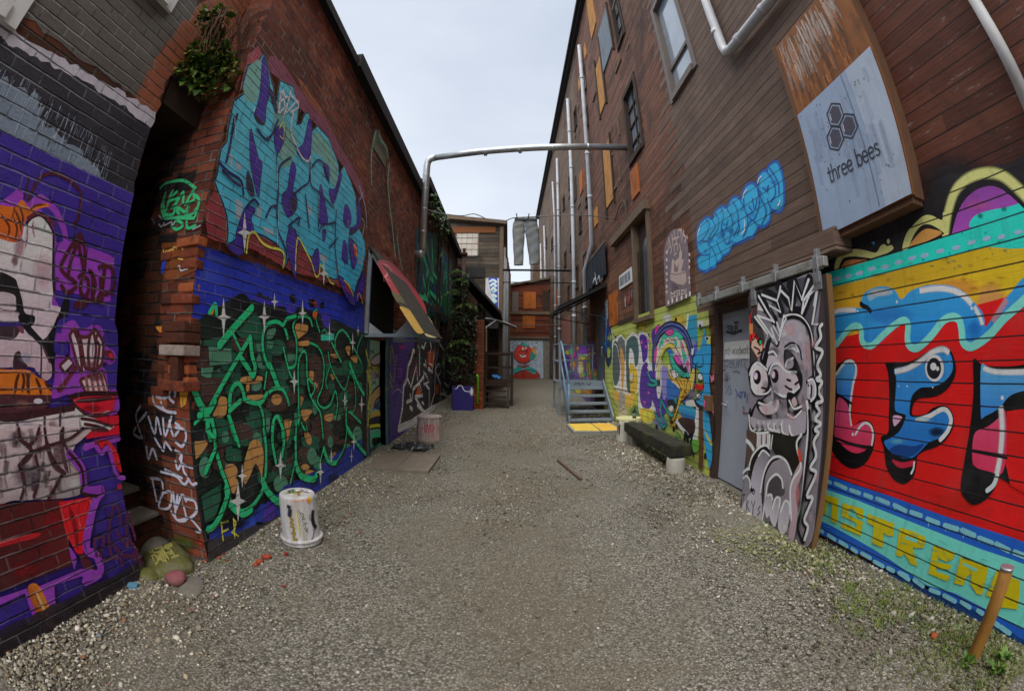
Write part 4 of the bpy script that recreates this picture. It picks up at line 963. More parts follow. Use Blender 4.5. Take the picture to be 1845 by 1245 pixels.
def camo(y0, y1, n, seed):
    r = random.Random(seed)
    for k in range(n):
        c = (GD, BN, GD, GM, BN, '#14201c')[k % 6]; x, y = r.uniform(120, 1480), r.uniform(y0, y1); rx, ry = r.uniform(35, 110), r.uniform(40, 120)
        if c == GM: rx *= .5; ry *= .6
        if y - ry < 330 - .14 * x: continue
        mu.f(c, ' '.join('%f,%f' % (x + rx * math.cos(.7854 * i) * r.uniform(.6, 1.1), y + ry * math.sin(.7854 * i) * r.uniform(.6, 1.1)) for i in range(8)))
camo(420, 1000, 110, 3); camo(1000, 1580, 100, 5)
mu.f(GD, '430,330 520,240 600,220 650,320 640,420 480,410'); mu.f(GD, '160,430 300,400 260,480 150,470', 0); mu.f(GM, '200,480 390,500 390,620 210,640', 0); mu.f(GM, '140,660 240,650 220,760 140,720', 0); mu.f(GM, '690,350 760,330 740,400 690,420'); mu.f(GM, '690,440 740,450 720,500 690,490')
mu.f(BN, '80,760 320,750 250,900 170,950 110,900'); mu.f(BN, '400,420 560,420 470,520 410,500'); mu.f(BN, '1030,590 1120,560 1140,760 1080,920 1050,700'); mu.f(BN, '690,900 830,870 840,1000 700,1010')
for t in ['470,745 530,725 640,730 640,770 560,790 470,780', '515,800 540,800 535,860 515,850', '910,300 1020,300 1020,360 970,400 940,440 1030,430 1035,470 940,470 930,400', '280,900 350,910 340,1050 240,1060 250,940', '500,890 660,880 600,930 520,920', '950,900 990,910 960,990', '970,1010 1060,1010 1050,1040 1000,1100', '1035,690 1075,690 1070,760 1040,740', '1080,780 1110,800 1085,850', '1170,1050 1240,1040 1220,1100 1170,1090', '1340,490 1380,480 1370,560', '1380,570 1440,560 1430,620', '1210,550 1280,540 1270,580', '1210,720 1250,710 1240,760']: mu.f(TN, t)
mu.e(TN, 765, 920, 44, 46)
mu.z(330, 750, 4.611)
for t in ['820,40 890,30 880,90 870,160 850,210 840,120', '530,260 560,200 610,195 650,260 660,350 640,540 630,460 590,390 550,480 500,560 490,420', '340,540 440,520 410,640', '1000,130 1030,130 1060,190 1040,240 1005,190', '90,200 190,200 180,250 100,350 90,300']: mu.f(TN, t)
for a in [(385, 460, 56, 70), (1005, 420, 36, 26), (1045, 470, 42, 26), (1250, 325, 22, 28)]: mu.e(TN, *a)
for a in [(340, 170, 30, 50), (800, 560, 60, 75), (690, 60, 22, 70), (1060, 330, 40, 70), (1215, 210, 22, 50), (170, 420, 50, 90), (1440, 160, 40, 80)]: mu.e(GM, *a)
mu.f('#121418', '75,120 130,105 190,120 220,180 200,260 180,200 90,200'); mu.f(GD, '140,660 300,560 300,700 250,850 170,880', 0)
# blue at the foot
mu.z(0, 0, 1)
mu.rough('#24389c', '372,985 372,945 400,940 440,930 480,900 520,870 560,850 600,820 650,790 655,830 600,868 500,925', .02, .06); mu.z(330, 750, 4.611)
mu.rough('#22348f', '1220,450 1340,260 1500,330 1500,420 1280,540', .02, .05)
mu.f('#2a4ec0', '500,830 560,800 600,960 500,980'); mu.f('#4a2f9c', '690,720 760,710 740,900 660,860'); mu.blob('#15161a', 400, 880, 150, 80, .9); mu.blob('#15161a', 640, 950, 60, 70, .7); mu.blob('#202a3a', 1240, 520, 60, 60, .7)
mu.z(0, 0, 1); mu.rough('#3f3a3c', '372,1010 372,972 420,960 480,938 560,893 600,872 655,838 660,845 600,885 520,935', .01, .05, .85); mu.z(330, 520, 4.611)
GR = '#22b576'
for t, w in [('560,160 370,370 290,470', .075), ('400,370 460,500', .03), ('545,400 440,580 370,700 310,800 230,950', .05), ('245,930 190,1020 130,960 75,830', .07), ('120,1050 200,1080 190,1130 215,1245', .06), ('80,1120 140,1060', .03),
             ('545,410 560,560 585,650 565,725 525,660 470,580', .06), ('820,490 850,620 880,720 930,790', .03), ('860,660 920,630 930,450 900,330 910,280 940,240 1000,230 1040,250 1060,310', .035),
             ('855,410 830,330 780,280 720,280 670,320 645,420 655,540 690,640', .045), ('700,630 740,720 780,830', .075), ('680,690 660,830', .025), ('650,940 720,840 800,830 840,880 865,960', .045), ('370,960 380,860 420,790 460,800 490,880 500,920 620,950 680,870', .05), ('370,1010 460,930', .05),
             ('360,1050 390,1170 420,1250', .04), ('620,970 650,1060 660,1245', .035), ('1000,1180 950,1060 945,900 940,700 950,580 985,520 1010,560 1015,720 1040,880 1090,970 1130,1050 1150,1245', .035), ('1020,740 1080,820 1050,890', .03),
             ('820,300 850,250 920,230', .045), ('1040,450 1110,490 1150,580 1155,700 1140,820 1100,930 1150,990 1210,960 1250,850 1270,960 1250,1080', .03), ('1070,190 1100,180 1090,260 1120,360', .025), ('1140,360 1160,340 1180,370', .02),
             ('1190,530 1210,640 1280,780 1330,840 1360,740 1380,680', .025), ('1185,830 1170,770 1200,650', .022), ('1250,500 1250,420 1290,350 1340,370 1400,480 1470,620', .035), ('1220,450 1300,610', .035), ('1370,620 1420,750 1490,880', .07), ('1480,380 1440,470 1430,540', .025),
             ('1345,860 1350,1000 1390,1030 1420,950 1410,780 1370,680', .025), ('1370,1020 1460,1110', .045), ('1340,1000 1345,1160 1400,1245', .05), ('720,1180 730,1100 760,1060 800,1110 810,1245', .05), ('910,1245 950,1060', .05)]:
    mu.s('#0c1512', ' '.join('%f,%f' % (float(p.split(',')[0]) + 9, float(p.split(',')[1]) + 9) for p in t.split()), w); mu.s(GR, t, w * .85)
mu.f('#2ac9a8', '1128,378 1238,375 1236,428 1128,432', 0)
mu.f('#c85a28', '1060,200 1100,195 1080,255 1062,240'); mu.f('#d8772c', '195,210 215,165 235,170 225,215'); mu.s(GR, '195,205 245,130 255,215', .035); mu.f('#7a1f14', '1060,120 1090,100 1095,160')
mu.z(330, 750, 4.611)
for t, w in [('215,20 240,130 250,270 300,450 340,560 350,680 450,780 560,730 650,570 670,300 650,100', .045), ('340,590 370,720 470,800 540,770', .08), ('640,530 680,620 760,700 815,690', .085), ('730,60 720,200 750,380', .045), ('770,10 820,150 800,330', .05), ('920,60 915,250 920,430', .04), ('915,390 960,490 1060,520 1090,480', .085), ('1090,470 1120,370 1150,250', .03),
             ('900,420 870,550', .03), ('1150,270 1190,370 1250,385', .075), ('1250,385 1320,260 1345,100', .03), ('1345,90 1440,240 1500,310', .07), ('170,110 240,180', .04), ('240,270 160,460', .045), ('360,0 400,120 440,240', .04), ('1000,50 1010,120', .02), ('340,660 290,800 230,900 180,930', .06)]:
    mu.s('#0c1512', ' '.join('%f,%f' % (float(p.split(',')[0]) + 9, float(p.split(',')[1]) + 9) for p in t.split()), w); mu.s(GR, t, w * .85)
mu.z(330, 520, 4.611)
for a in [(310, 240, 62, 165), (650, 235, 52, 140), (735, 110, 32, 75), (970, 205, 36, 112), (1195, 370, 20, 95), (1435, 350, 16, 55), (1390, 450, 26, 90), (900, 770, 40, 105), (1325, 930, 28, 80), (1465, 960, 28, 80)]: mu.star(*a)
mu.z(330, 750, 4.611)
for a in [(785, 405, 48, 120), (465, 490, 40, 100), (430, 700, 72, 170), (1120, 460, 36, 110), (1210, 335, 22, 75), (1400, 210, 26, 85), (1380, 330, 17, 65)]: mu.star(*a)
for t in ['290,875 305,1020', '285,885 348,860', '295,952 345,930', '392,840 402,1000', '390,848 412,868 402,930 372,952 432,985']: mu.s('#d3c63c', t, .016, 0)
# --- the blue piece above
mu.z(360, 60, 4.447)
SIL = '480,185 505,230 530,340 560,450 586,640 600,520 622,395 665,415 720,440 765,600 748,745 790,735 822,655 845,650 862,700 870,800 920,755 1010,850 1068,1000 1088,1060 1096,1180 1112,1110 1135,1070 1190,1197 1228,1307 1232,1400 1245,1537 1300,1667 1308,1767 1282,1897 1240,2000 1205,2117 1190,2067 1130,1957 1060,1967 1000,1947 930,1857 870,1790 840,1767 800,1707 760,1627 740,1567 700,1567 672,1667 690,1780 665,1860 640,1760 600,1687 500,1627 400,1587 340,1600 310,1680 240,1710 195,1690 205,1600 195,1467 165,1370 130,1287 98,1197 120,1130 128,1040 150,935 195,880 205,780 228,660 250,560 330,500 320,440 360,275 440,250'
mu.rough('#7c2f34', '90,1250 190,1300 220,1640 330,1640 420,1580 620,1690 700,1560 800,1640 900,1800 1000,1900 1130,1980 1240,2060 1310,2040 1310,2150 1150,2050 900,1960 700,1900 480,1780 300,1690 180,1690 40,1640 10,1400', .01, .04)
mu.rough('#8a3a44', '360,190 440,110 470,170 440,240 350,270 290,500 300,440', .008, .04)
mu.s('#7c3a52', '560,260 640,330 770,520 880,640 980,750 1090,950 1200,1120 1290,1300', .18, a=.8); mu.s('#a4572c', '760,360 860,520 1000,700', .1, taper=.6, a=.5)
mu.s('#8f8f9c', '1260,1230 1310,1400 1320,1560', .02); mu.s('#8f8f9c', '1290,1280 1240,1420 1300,1520 1280,1640', .02)
mu.s(YE, SIL, .055, 0, close=True, soft=1); mu.s(NV, SIL, .04, 0, close=True); mu.f(CY, SIL, 0, grad=('#4fa6b4', (-.25, .6)))
mu.f('#79a89c', '560,640 620,560 700,900 600,960', a=.6); mu.f('#7fb09f', '890,800 1000,880 1080,1080 1060,1240 960,1000 880,960', a=.7); mu.f('#7fae9f', '360,290 470,230 450,450 420,560 330,520', a=.7); mu.f('#7fae9f', '620,900 700,760 760,900 700,1060 620,1060', a=.7)
GP = '#8b98a4'
for t in ['210,970 240,990 230,1080 215,1060', '255,1040 310,1060 300,1110 260,1090', '260,1327 320,1367 300,1507 260,1487', '470,1550 560,1580 575,1630 490,1600', '830,1380 870,1390 880,1470 840,1440', '1060,1900 1090,1850 1080,1940', '1240,1850 1290,1790 1280,1850', '430,1390 470,1400 460,1500 430,1480', '930,1760 1000,1790 990,1850 940,1810']: mu.f(GP, t, 0)
for t in ['480,205 462,450 432,600 412,665 440,715 492,730 502,600 530,480 520,330', '590,770 570,860 600,965 660,820 620,760', '380,780 375,920 385,1080 440,1310 455,1200 470,1060 440,1000 400,850', '760,940 810,880 850,700 872,760 862,960 830,1020 770,980',
          '710,1050 680,1245 638,1300 640,1390 690,1470 752,1400 745,1300 718,1260 745,1100', '970,1050 1010,1080 1012,1190 980,1130', '942,1217 932,1487 962,1535 1002,1505 980,1367', '1012,1257 1050,1367 1112,1167 1100,1120 1062,1250', '1142,1387 1130,1507 1170,1560 1192,1487 1170,1397', '1250,1317 1235,1527 1180,1567 1202,1610 1262,1547 1272,1447', '960,1587 970,1667 990,1587', '1130,1667 1120,1807 1162,1840 1157,1707', '1182,1657 1192,1827 1215,1890 1240,1807 1242,1717 1210,1667',
          '340,1407 270,1587 258,1660 200,1707 240,1757 312,1770 332,1627 402,1590 380,1487 412,1417', '700,1557 670,1667 682,1767 740,1957 752,1767 772,1647 740,1607', '920,1727 870,1827 900,1930 932,1847', '1090,1947 1150,2107 1220,2180 1202,2067 1150,1997', '1282,1947 1220,2097 1240,2150 1292,2067 1302,1927']:
    mu.s(NV, t, .022, close=True); mu.f(PU, t)
for t in ['520,430 550,560 590,660 578,520', '350,1110 345,1245 380,1310 410,1300 390,1180', '420,660 490,720 480,740 430,720', '700,1320 750,1350 740,1420 700,1440', '1180,1580 1200,1610 1260,1560']: mu.f('#2b2440', t)
mu.f('#c03a30', '1210,1690 1235,1720 1240,1800 1218,1770'); mu.s(YE, '1215,1690 1238,1740 1236,1800', .016); mu.f('#8a2a24', '1140,1990 1170,2020 1200,2100 1150,2060', 0); mu.s(YE, '1135,1980 1180,2030 1210,2110', .02); mu.s(YE, '1240,2130 1255,2080 1285,2160', .018)
for t in ['345,1760 360,1640 385,1600 420,1610 470,1680 540,1720 620,1740 650,1790 640,1880', '740,1900 750,1680 770,1650 830,1760 870,1840 905,1950 935,1930', '935,1930 940,1860 970,1890 1020,1990 1050,2010']: mu.s(YE, t, .022); 
for t in ['270,660 242,760 200,960 180,1040', '245,690 225,820 210,930', '120,1040 200,1120 300,1190 320,1300', '590,980 600,1245 590,1400 600,1600', '430,780 520,860 600,700', '500,860 540,830 590,770', '820,1300 850,1560', '720,1300 790,1240 850,1180 862,960', '870,1080 920,1020 970,1060 1010,1200', '1070,1420 1060,1700 1085,1950', '500,1480 540,1400 590,1390', '930,1590 960,1540 1010,1530 1060,1520', '600,1600 660,1740 670,1850', '680,1550 770,1480 760,1540', '1010,1720 1060,1670 1080,1640', '860,1140 870,1230 930,1280 1050,1400', '1190,1560 1170,1700 1200,1880', '930,1290 925,1560', '700,1000 620,1060 600,1140', '340,1400 400,1340 440,1380', '150,1110 220,1180 290,1230', '1100,1200 1060,1300 1040,1330']: mu.s(NV, t, .026)
for t in ['600,640 640,460 655,620 700,470', '610,560 680,520 640,680', '700,480 660,640 740,560 760,600 700,640', '720,640 700,780 740,900 790,1000 840,1030 860,990', '690,500 760,560', '620,480 600,640 650,600']: mu.s('#b3b0b8', t, .022)
for t in ['590,1000 592,1250', '860,1000 865,1200', '245,690 255,860', '405,600 400,650', '930,1300 925,1480', '1165,1500 1160,1640', '1295,1700 1270,1850 1220,2000', '600,1420 590,1700']: mu.s('#a9cfd4', t, .008)
mu.star(325, 1602, 60, 165); mu.star(965, 1927, 36, 100); mu.s(YE, '605,770 640,720 640,850 610,830', .012)
# drips of mint paint on the bare bricks further along
mu.z(640, 220, 3.66)
for t in ['210,270 200,420 230,700 250,900', '140,60 150,120 190,170 200,250', '120,60 90,200 90,420', '260,750 280,900 300,980']: mu.s('#5f8f7c', t, .09, soft=1, a=.7)
for k in range(60): x = R_(20, 380); y = R_(300, 900); mu.s('#8d7f78', '%f,%f %f,%f' % (x, y, x + R_(-10, 10), y + R_(20, 60)), .014, 0, taper=.5, a=.5)
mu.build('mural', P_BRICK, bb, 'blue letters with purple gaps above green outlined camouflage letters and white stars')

# wall beyond the hood: purple ground with black and white jagged letters
mu = Mural(PB, .002); mu.z(640, 620, 5.19)
mu.fuv('#46307e', [(7.17, .0), (9.27, .0), (9.27, 2.05), (7.17, 1.95)]); mu.blob('#6a3fa0', 420, 250, 60, 160, .7); mu.blob('#b03a9c', 440, 30, 40, 30, .8)
for t in ['320,0 330,120 310,280 350,420', '340,20 370,200 360,350', '325,280 345,340']: mu.s('#8d8a24', t, .04)
for t in ['390,100 380,200', '350,460 400,420 440,460']: mu.s('#9a93b4', t, .02)
mu.build('mural', P_BRICK, bb, 'purple ground with yellow drips beside the door frame')
mu = Mural(PB, .004); mu.z(640, 620, 5.19)
mu.fuv('#45317c', [(9.29, .0), (14.4, .0), (14.4, 2.2), (9.29, 2.05)])
LT = '#c2c0c8'
mu.f('#2a272b', '405,795 450,480 470,400 490,330 500,200 495,100 540,30 640,-60 700,-80 760,-40 810,-90 850,20 880,200 900,300 915,500 800,560 700,620 600,650 520,740', 0)
for a, c in [('500,220 560,140 600,160 590,290 510,320', '#4a2a38'), ('560,480 590,380 620,470 600,490', '#b5521c'), ('675,70 740,60 735,220 700,240 675,180', '#a8481a'), ('750,390 790,360 780,460 755,470', '#a8481a'), ('810,120 840,100 840,200 820,240', '#4a7a3a'), ('870,300 890,320 880,340', '#a8481a'), ('640,270 690,240 730,350 700,420', '#3a3a40')]: mu.f(c, a, 0)
for t, w in [('405,790 440,600 450,400 480,330 495,200 520,150 540,60 560,70 585,20', .03), ('405,790 520,740 720,600 880,520 915,500', .05), ('490,330 520,400 570,200 580,330', .025), ('480,540 530,520 540,420 600,360 640,300', .025), ('640,260 640,380 690,350 650,270', .025), ('600,290 600,40', .02), ('560,500 650,650', .025), ('580,570 660,650', .03), ('560,490 630,480 600,370', .025), ('690,660 690,420 660,380', .03), ('700,600 740,460 750,200 770,30', .02), ('745,240 780,180 800,250 770,310 745,240', .02), ('770,310 800,380 790,560', .025), ('680,230 720,260 740,60', .03), ('700,60 690,180 720,200', .02), ('620,20 640,40 655,-20', .02), ('790,0 830,60 830,300', .025), ('850,70 880,140 900,260', .02), ('860,250 890,280', .02), ('830,360 870,400 890,350', .025), ('820,420 840,480 850,440', .03), ('800,460 870,490', .02), ('640,190 650,200', .02), ('655,150 660,210', .02), ('510,470 520,520', .02), ('510,590 530,610', .03), ('620,540 640,560', .02), ('690,-60 710,40', .02), ('640,-60 655,-10 680,-70', .02)]: mu.s(LT, t, w * 3.4, 0)
for p in ['600,40', '605,130', '605,180']: x, y = p.split(','); mu.e('#2f9c78', float(x), float(y), 8, 14)
# green lettering high on the wall
mu.z(640, 220, 3.66)
mu.rough('#1f4a54', '395,700 440,690 520,740 640,920 640,1245 600,1330 400,1245', .06, .2, .75)
for k in range(90):
    x = R_(400, 630); y0 = 720 + (x - 400) * .85; y = R_(y0, 1300); L = R_(30, 120)
    mu.s(random.choice(['#2f8a62', '#2f9a6a', '#3f7a4a', '#2a6a5c', '#35508a']), '%f,%f %f,%f' % (x, y, x + R_(-12, 25), y + L), R_(.05, .14), 0)
for t in ['470,980 480,1130 410,1180', '500,780 510,1000 540,1040', '560,840 560,1060', '430,800 450,900', '600,930 600,1200', '490,1120 560,1200', '410,1150 470,1170 480,1240']: mu.s('#2fae78', t, .12, 0)
mu.s('#1d1418', '470,1050 465,1120', .25); mu.rough('#2b6a3a', '560,1100 640,1180 620,1290 580,1270', .05, .2, .7)
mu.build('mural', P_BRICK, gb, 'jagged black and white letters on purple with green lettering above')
# door under the hood
mu = Mural(Plane((XB - .10, 0, 0), (1, 0, 0)), .002); mu.z(640, 620, 5.19)
mu.fuv('#7fa08c', [(6.15, .02), (7.02, .02), (7.02, 1.84), (6.15, 1.84)])
mu.f('#9a8a90', '130,240 270,240 270,300 140,330', a=.6); mu.f('#8f8a3c', '120,180 200,200 260,190 265,250 140,250'); mu.f('#a59a9c', '150,150 190,105 250,85 265,120 250,170 190,200 150,185'); mu.s('#16181a', '150,150 190,105 250,85 268,125 250,170 190,200 152,185', .03, close=True)
for x, y in [(160, 72), (205, 295), (175, 360), (240, 352), (222, 212), (140, 220)]: mu.s('#121414', '%d,%d %d,%d' % (x - 22, y - 18, x + 22, y + 18), .02, 0); mu.s('#121414', '%d,%d %d,%d' % (x - 18, y + 20, x + 18, y - 20), .02, 0)
mu.f('#a98a5c', '130,500 200,410 270,370 270,450 190,520 150,600 120,600'); mu.s('#161414', '130,490 200,405 270,365', .035); mu.s('#161414', '270,455 190,530 170,610', .035); mu.f('#3a3560', '175,600 200,540 270,520 270,610'); mu.e('#2f8f84', 250, 560, 30, 35)
mu.f('#b8a040', '140,690 160,640 220,625 290,650 290,700 220,670'); mu.f('#2c2440', '135,700 220,670 290,700 290,740 220,730 140,740'); mu.f('#c9bf2c', '135,745 220,735 290,750 290,820 220,780 140,790'); mu.s('#141414', '135,745 220,735 290,752', .03); mu.s('#141414', '140,795 220,782 290,822', .03)
mu.f('#3fae84', '150,830 220,800 290,830 300,1040 200,1060 150,980'); mu.f('#101412', '160,880 230,870 240,910 190,950 160,940'); mu.blob('#0f2a24', 190, 1000, 70, 70, .8); mu.blob('#4a3a84', 280, 870, 30, 50, .7)
mu.build('paint', P_FLAT, dr)
mu = Mural(PB, .052); mu.z(640, 620, 5.19)
for t in ['70,60 100,200 90,330', '80,250 110,420 90,600', '100,600 90,760', '110,300 120,480']: mu.s('#a5a02c', t, .045)
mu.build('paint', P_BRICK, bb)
# ================================================================== paint on the timber warehouse: bright mural at the near end
mu = Mural(PR, .006)
mu.z(1460, 300, 4.79)
mu.blob('#1c1a1d', 1250, 120, 380, 260, .85)
mu.rough('#1e1c1f', '60,960 100,690 500,520 1000,300 1060,110 1330,60 1500,40 1740,-40 2150,-200 2150,420 1735,430 910,700', .012, .05, .95)
TE, LV, YL, OG, BL, RD, MI = '#22c2b0', '#8fa9de', '#e3d378', '#eea616', '#3490d6', '#cf1616', '#70d4b6'
mu.f('#9c48a8', '1180,600 1235,430 1300,330 1400,220 1550,165 1640,190 1735,260 1860,330 1960,420 1735,440 1400,530', 1, grad=('#7c3a8c', (0, 1)))
mu.blob('#b85a9c', 1450, 340, 160, 60, .5); mu.f(TE, '1395,530 1410,440 1520,390 1640,365 1735,345 1960,280 1980,420 1735,440'); mu.blob('#1c5a5c', 1470, 430, 30, 30, .6); mu.blob('#1c5a5c', 1675, 370, 30, 30, .6)
mu.s('#17141a', '1190,600 1240,410 1310,270 1420,170 1560,130 1680,170 1800,270 1920,390', .055); mu.s(YL, '1165,590 1190,410 1255,215 1370,105 1520,60 1650,80 1760,160 1880,280', .085, soft=1); mu.s(YL, '1165,590 1190,410 1255,215 1370,105 1520,60 1650,80 1760,160', .05)
mu.f(YL, '798,720 830,590 900,500 980,430 1050,425 1140,465 1150,400 1190,420 1165,590 1140,590 1050,525 970,525 905,590 860,700'); mu.f('#1c181a', '855,700 900,590 970,510 1050,508 1150,570 1140,590 1050,540 980,550 910,615 880,690'); mu.f('#c08a46', '868,700 910,615 980,550 1045,542 1135,585')
mu.f(YL, '212,905 230,800 290,740 390,715 480,725 570,745 610,690 640,672 670,690 705,680 710,725 540,800 400,780 300,795 265,900'); mu.e(YL, 678, 648, 13, 22); mu.f('#2f86b4', '530,655 562,650 555,685', 0)
mu.f('#1c181a', '258,900 285,800 370,780 460,785 530,800 420,830'); mu.f('#b0723e', '272,900 300,825 370,805 450,805 505,812 400,860')
mu.fuv('#000000', [(-.5, .2), (-.49, .2), (-.49, .21)])
mu.f(OG, '145,1050 960,835 1540,690 1735,700 2150,720 2150,2300 1400,2300 145,1800', 0, grad=('#d98f2a', (1, -.3)))
mu.blob('#d2853f', 1250, 1060, 260, 120, .6); mu.blob('#e08a5a', 1560, 1180, 160, 200, .7)
mu.f(TE, '135,922 520,815 910,697 1400,535 1735,424 2150,290 2150,700 1735,712 1540,697 960,842 560,950 148,1055', 0)
for x, y in [(235, 970), (333, 948), (430, 922), (535, 885), (650, 868), (768, 828), (882, 793), (990, 770), (1125, 733), (1265, 703), (1395, 658), (1525, 625), (1655, 610), (150, 1000), (1800, 570), (1940, 520)]: mu.e(LV, x, y, 37, 19, rot=-.3)
for k in range(26): mu.blob('#156a66', R_(250, 1700), 800 - R_(0, 1) * 60 - .26 * R_(0, 1) * 1500 + 120, R_(8, 26), R_(6, 16), .45)
for k in range(20): mu.blob('#7d5a14', R_(200, 1700), R_(760, 1180), R_(15, 60), R_(8, 20), .3)
mu.z(1460, 540, 4.79)
mu.f(RD, '140,480 165,350 2150,-150 2150,2220 1735,2045 1200,1875 700,1692 400,1590 90,1480', 0)
mu.blob('#b00f12', 520, 1700, 200, 90, .5); mu.blob('#e02a20', 1250, 1750, 250, 120, .5)
mu.f(BL, '140,470 160,125 230,90 340,70 440,75 520,98 460,60 440,30 480,-60 570,-105 660,-112 740,-75 790,0 870,-70 980,-115 1100,-128 1230,-115 1330,-65 1410,15 1460,70 1490,110 1508,170 1515,235 1570,170 1640,60 1735,-60 1860,-200 2100,-330 2100,-100 1735,130 1600,300 1480,385 1380,405 1320,370 1300,200 1230,160 1150,185 1000,370 880,425 830,380 850,230 810,185 720,255 600,380 500,405 450,380 430,240 400,232 300,325', 1, grad=('#1f78c4', (0, -1)))
mu.s('#0f1524', '445,35 465,55 500,70 525,100', .035); mu.f('#a9c6e8', '500,-50 570,-92 660,-98 720,-70 690,-40 600,-30 520,10', a=.55); mu.blob('#c3d6ec', 600, -60, 110, 40, .7)
mu.s('#c9dcf0', '950,-75 1100,-95 1230,-80 1330,-30 1400,40', .05, soft=1); mu.s('#b5d2f0', '1420,60 1470,150 1490,220', .04, soft=1); mu.s('#c3d8ee', '175,125 260,95 400,90', .05, soft=1); mu.blob('#1c5fa8', 700, 130, 250, 90, .35); mu.blob('#1c5fa8', 1420, 250, 70, 90, .4)
mu.s('#c98a84', '1700,0 1640,100 1580,190', .05, soft=1, a=.6)
for a in [(755, 20, 8, 16), (415, 98, 9, 9), (1398, 75, 9, 16), (1428, 112, 6, 8)]: mu.e('#dfeaf4', *a)
mu.s(MI, '150,470 230,390 330,265 400,225 445,255 450,345 480,390 540,395 620,320 740,215 815,180 850,215 845,330 860,395 910,420 970,390 1060,300 1150,185 1230,150 1290,175 1312,260 1325,365 1380,405 1450,380 1560,295 1660,180 1735,110 1900,-40', .052)
K = '#0d0b0e'
mu.f(K, '205,600 310,518 350,512 400,535 415,590 385,720 368,880 362,1080 390,1085 430,1045 500,1040 550,1085 565,1180 550,1290 500,1390 440,1440 370,1455 290,1420 220,1340 175,1250 160,1100 200,850 215,750')
mu.f('#2a6cc2', '230,650 290,570 340,545 375,560 395,620 375,720 345,865 310,862 245,820 235,700', grad=('#4f94d8', (0, 1))); mu.s('#dfe6f2', '234,640 300,550 350,528 395,558 402,630 377,730 357,870 348,1000 360,1080', .024)
mu.f('#e2486e', '245,850 325,895 345,1000 362,1095 420,1065 480,1045 530,1085 545,1180 525,1250 470,1305 400,1322 330,1295 270,1240 225,1190 218,1090', grad=('#c0284c', (0, -1))); mu.s('#efe0ea', '398,1160 440,1090 490,1062 535,1095 550,1170 538,1250', .02); mu.e('#f3e4ee', 375, 1160, 11, 15); mu.s(K, '245,820 300,850 365,895', .02)
mu.s(K, '225,1190 330,1230 440,1258 540,1270', .02)
mu.f(K, '655,545 700,548 850,535 940,500 1060,425 1150,400 1220,440 1262,560 1255,660 1185,775 1080,835 960,850 905,885 890,990 1000,985 1060,935 1150,910 1212,940 1245,1020 1232,1120 1150,1235 1050,1285 1000,1300 935,1345 925,1420 905,1510 860,1565 800,1588 720,1540 665,1440 650,1340 640,1270 618,1185 680,1140 685,1000 690,800 680,640')
mu.f('#2f83d2', '735,600 850,570 980,510 1060,440 1150,420 1210,455 1238,560 1220,640 1150,715 1060,750 960,760 890,820 870,900 868,995 930,1012 990,1010 1070,958 1150,930 1210,958 1222,1040 1190,1130 1120,1190 1030,1230 960,1300 880,1365 780,1355 690,1300 645,1225 700,1190 780,1130 832,1010 815,985 740,950 745,800 750,680', grad=('#1c62b0', (0, -1)))
mu.f('#173f80', '690,1300 760,1250 900,1260 990,1240 900,1340 780,1352', a=.7); mu.blob('#5aa6e2', 760, 1220, 80, 30, .7); mu.blob('#0f1218', 1100, 1140, 90, 50, .8)
mu.s('#d3dff0', '738,620 850,592 960,530 1060,455 1150,428 1205,460', .05, soft=1); mu.s('#d3dff0', '930,1035 1040,1000 1140,945 1195,965 1222,1040 1190,1135 1130,1205', .03); mu.blob('#a8c8ea', 980, 1030, 80, 30, .8)
mu.f('#a81c38', '715,1375 800,1400 900,1382 920,1390 890,1430 800,1450 745,1425'); mu.s('#cfd6e2', '905,1400 900,1450 880,1495', .016); mu.f('#e493b0', '725,1000 800,1010 760,1070 730,1085')
mu.e('#d5deec', 1080, 590, 82, 116); mu.e('#111018', 1075, 592, 62, 92); mu.e('#d0d6dc', 1070, 576, 27, 34); mu.e('#e6e6ea', 1107, 595, 13, 20); mu.blob('#2a2a34', 1075, 640, 40, 30, .5)
for x, y in [(770, 745), (845, 745), (1065, 755), (1210, 540)]: mu.e('#dfeaf4', x, y, 6, 8)
mu.f(K, '1415,515 1490,562 1600,575 1735,575 2100,560 2100,930 1735,945 1655,950 1560,1080 1430,1140 1410,1300 1420,1440 1560,1470 1640,1480 1640,1510 1600,1620 1520,1720 1420,1765 1350,1720 1305,1620 1335,1400 1380,1140 1415,800')
mu.f(K, '1480,980 1700,870 1760,830 2100,760 2100,1700 1640,1530 1560,1490 1420,1440'); mu.f(RD, '1700,960 2100,900 2100,1800 1735,1600 1690,1400', 0)
mu.f('#2a74c8', '1480,575 1560,590 1735,605 2100,590 2100,720 1760,810 1640,930 1520,1000 1478,990', grad=('#4f96da', (0, 1))); mu.s('#cfe0f2', '1500,590 1600,620 1735,625 1900,620', .04, soft=1)
mu.f('#e04468', '1430,1145 1540,1090 1640,1010 1690,960 1700,1200 1690,1400 1650,1500 1560,1480 1425,1430 1405,1300', grad=('#c42a50', (0, -1))); mu.s('#e3dce8', '1650,915 1662,1100 1655,1250 1640,1380 1615,1500', .05, soft=1); mu.s('#b5d3e2', '1620,1510 1590,1590 1535,1640', .03); mu.e('#dfeaf4', 1663, 845, 14, 20); mu.s(K, '1405,1300 1550,1330 1700,1360', .016)
mu.z(1460, 780, 4.79)
DB, DL = '#1c58b4', '#76b4ea'
mu.f(DB, '80,330 130,345 400,445 700,540 1200,722 1735,890 2200,1060 2200,2000 1735,1750 1000,1300 700,1180 40,840 100,465', 0)
mu.z(0, 0, 1); mu.f('#66ceb4', '1480,877 1544,899 1606,924 1690,957 1773,989 1822,1005 1900,1035 1900,1160 1822,1119 1772,1092 1723,1067 1670,1052 1638,1029 1606,1007 1577,989 1544,970 1500,946 1472,934', 0)
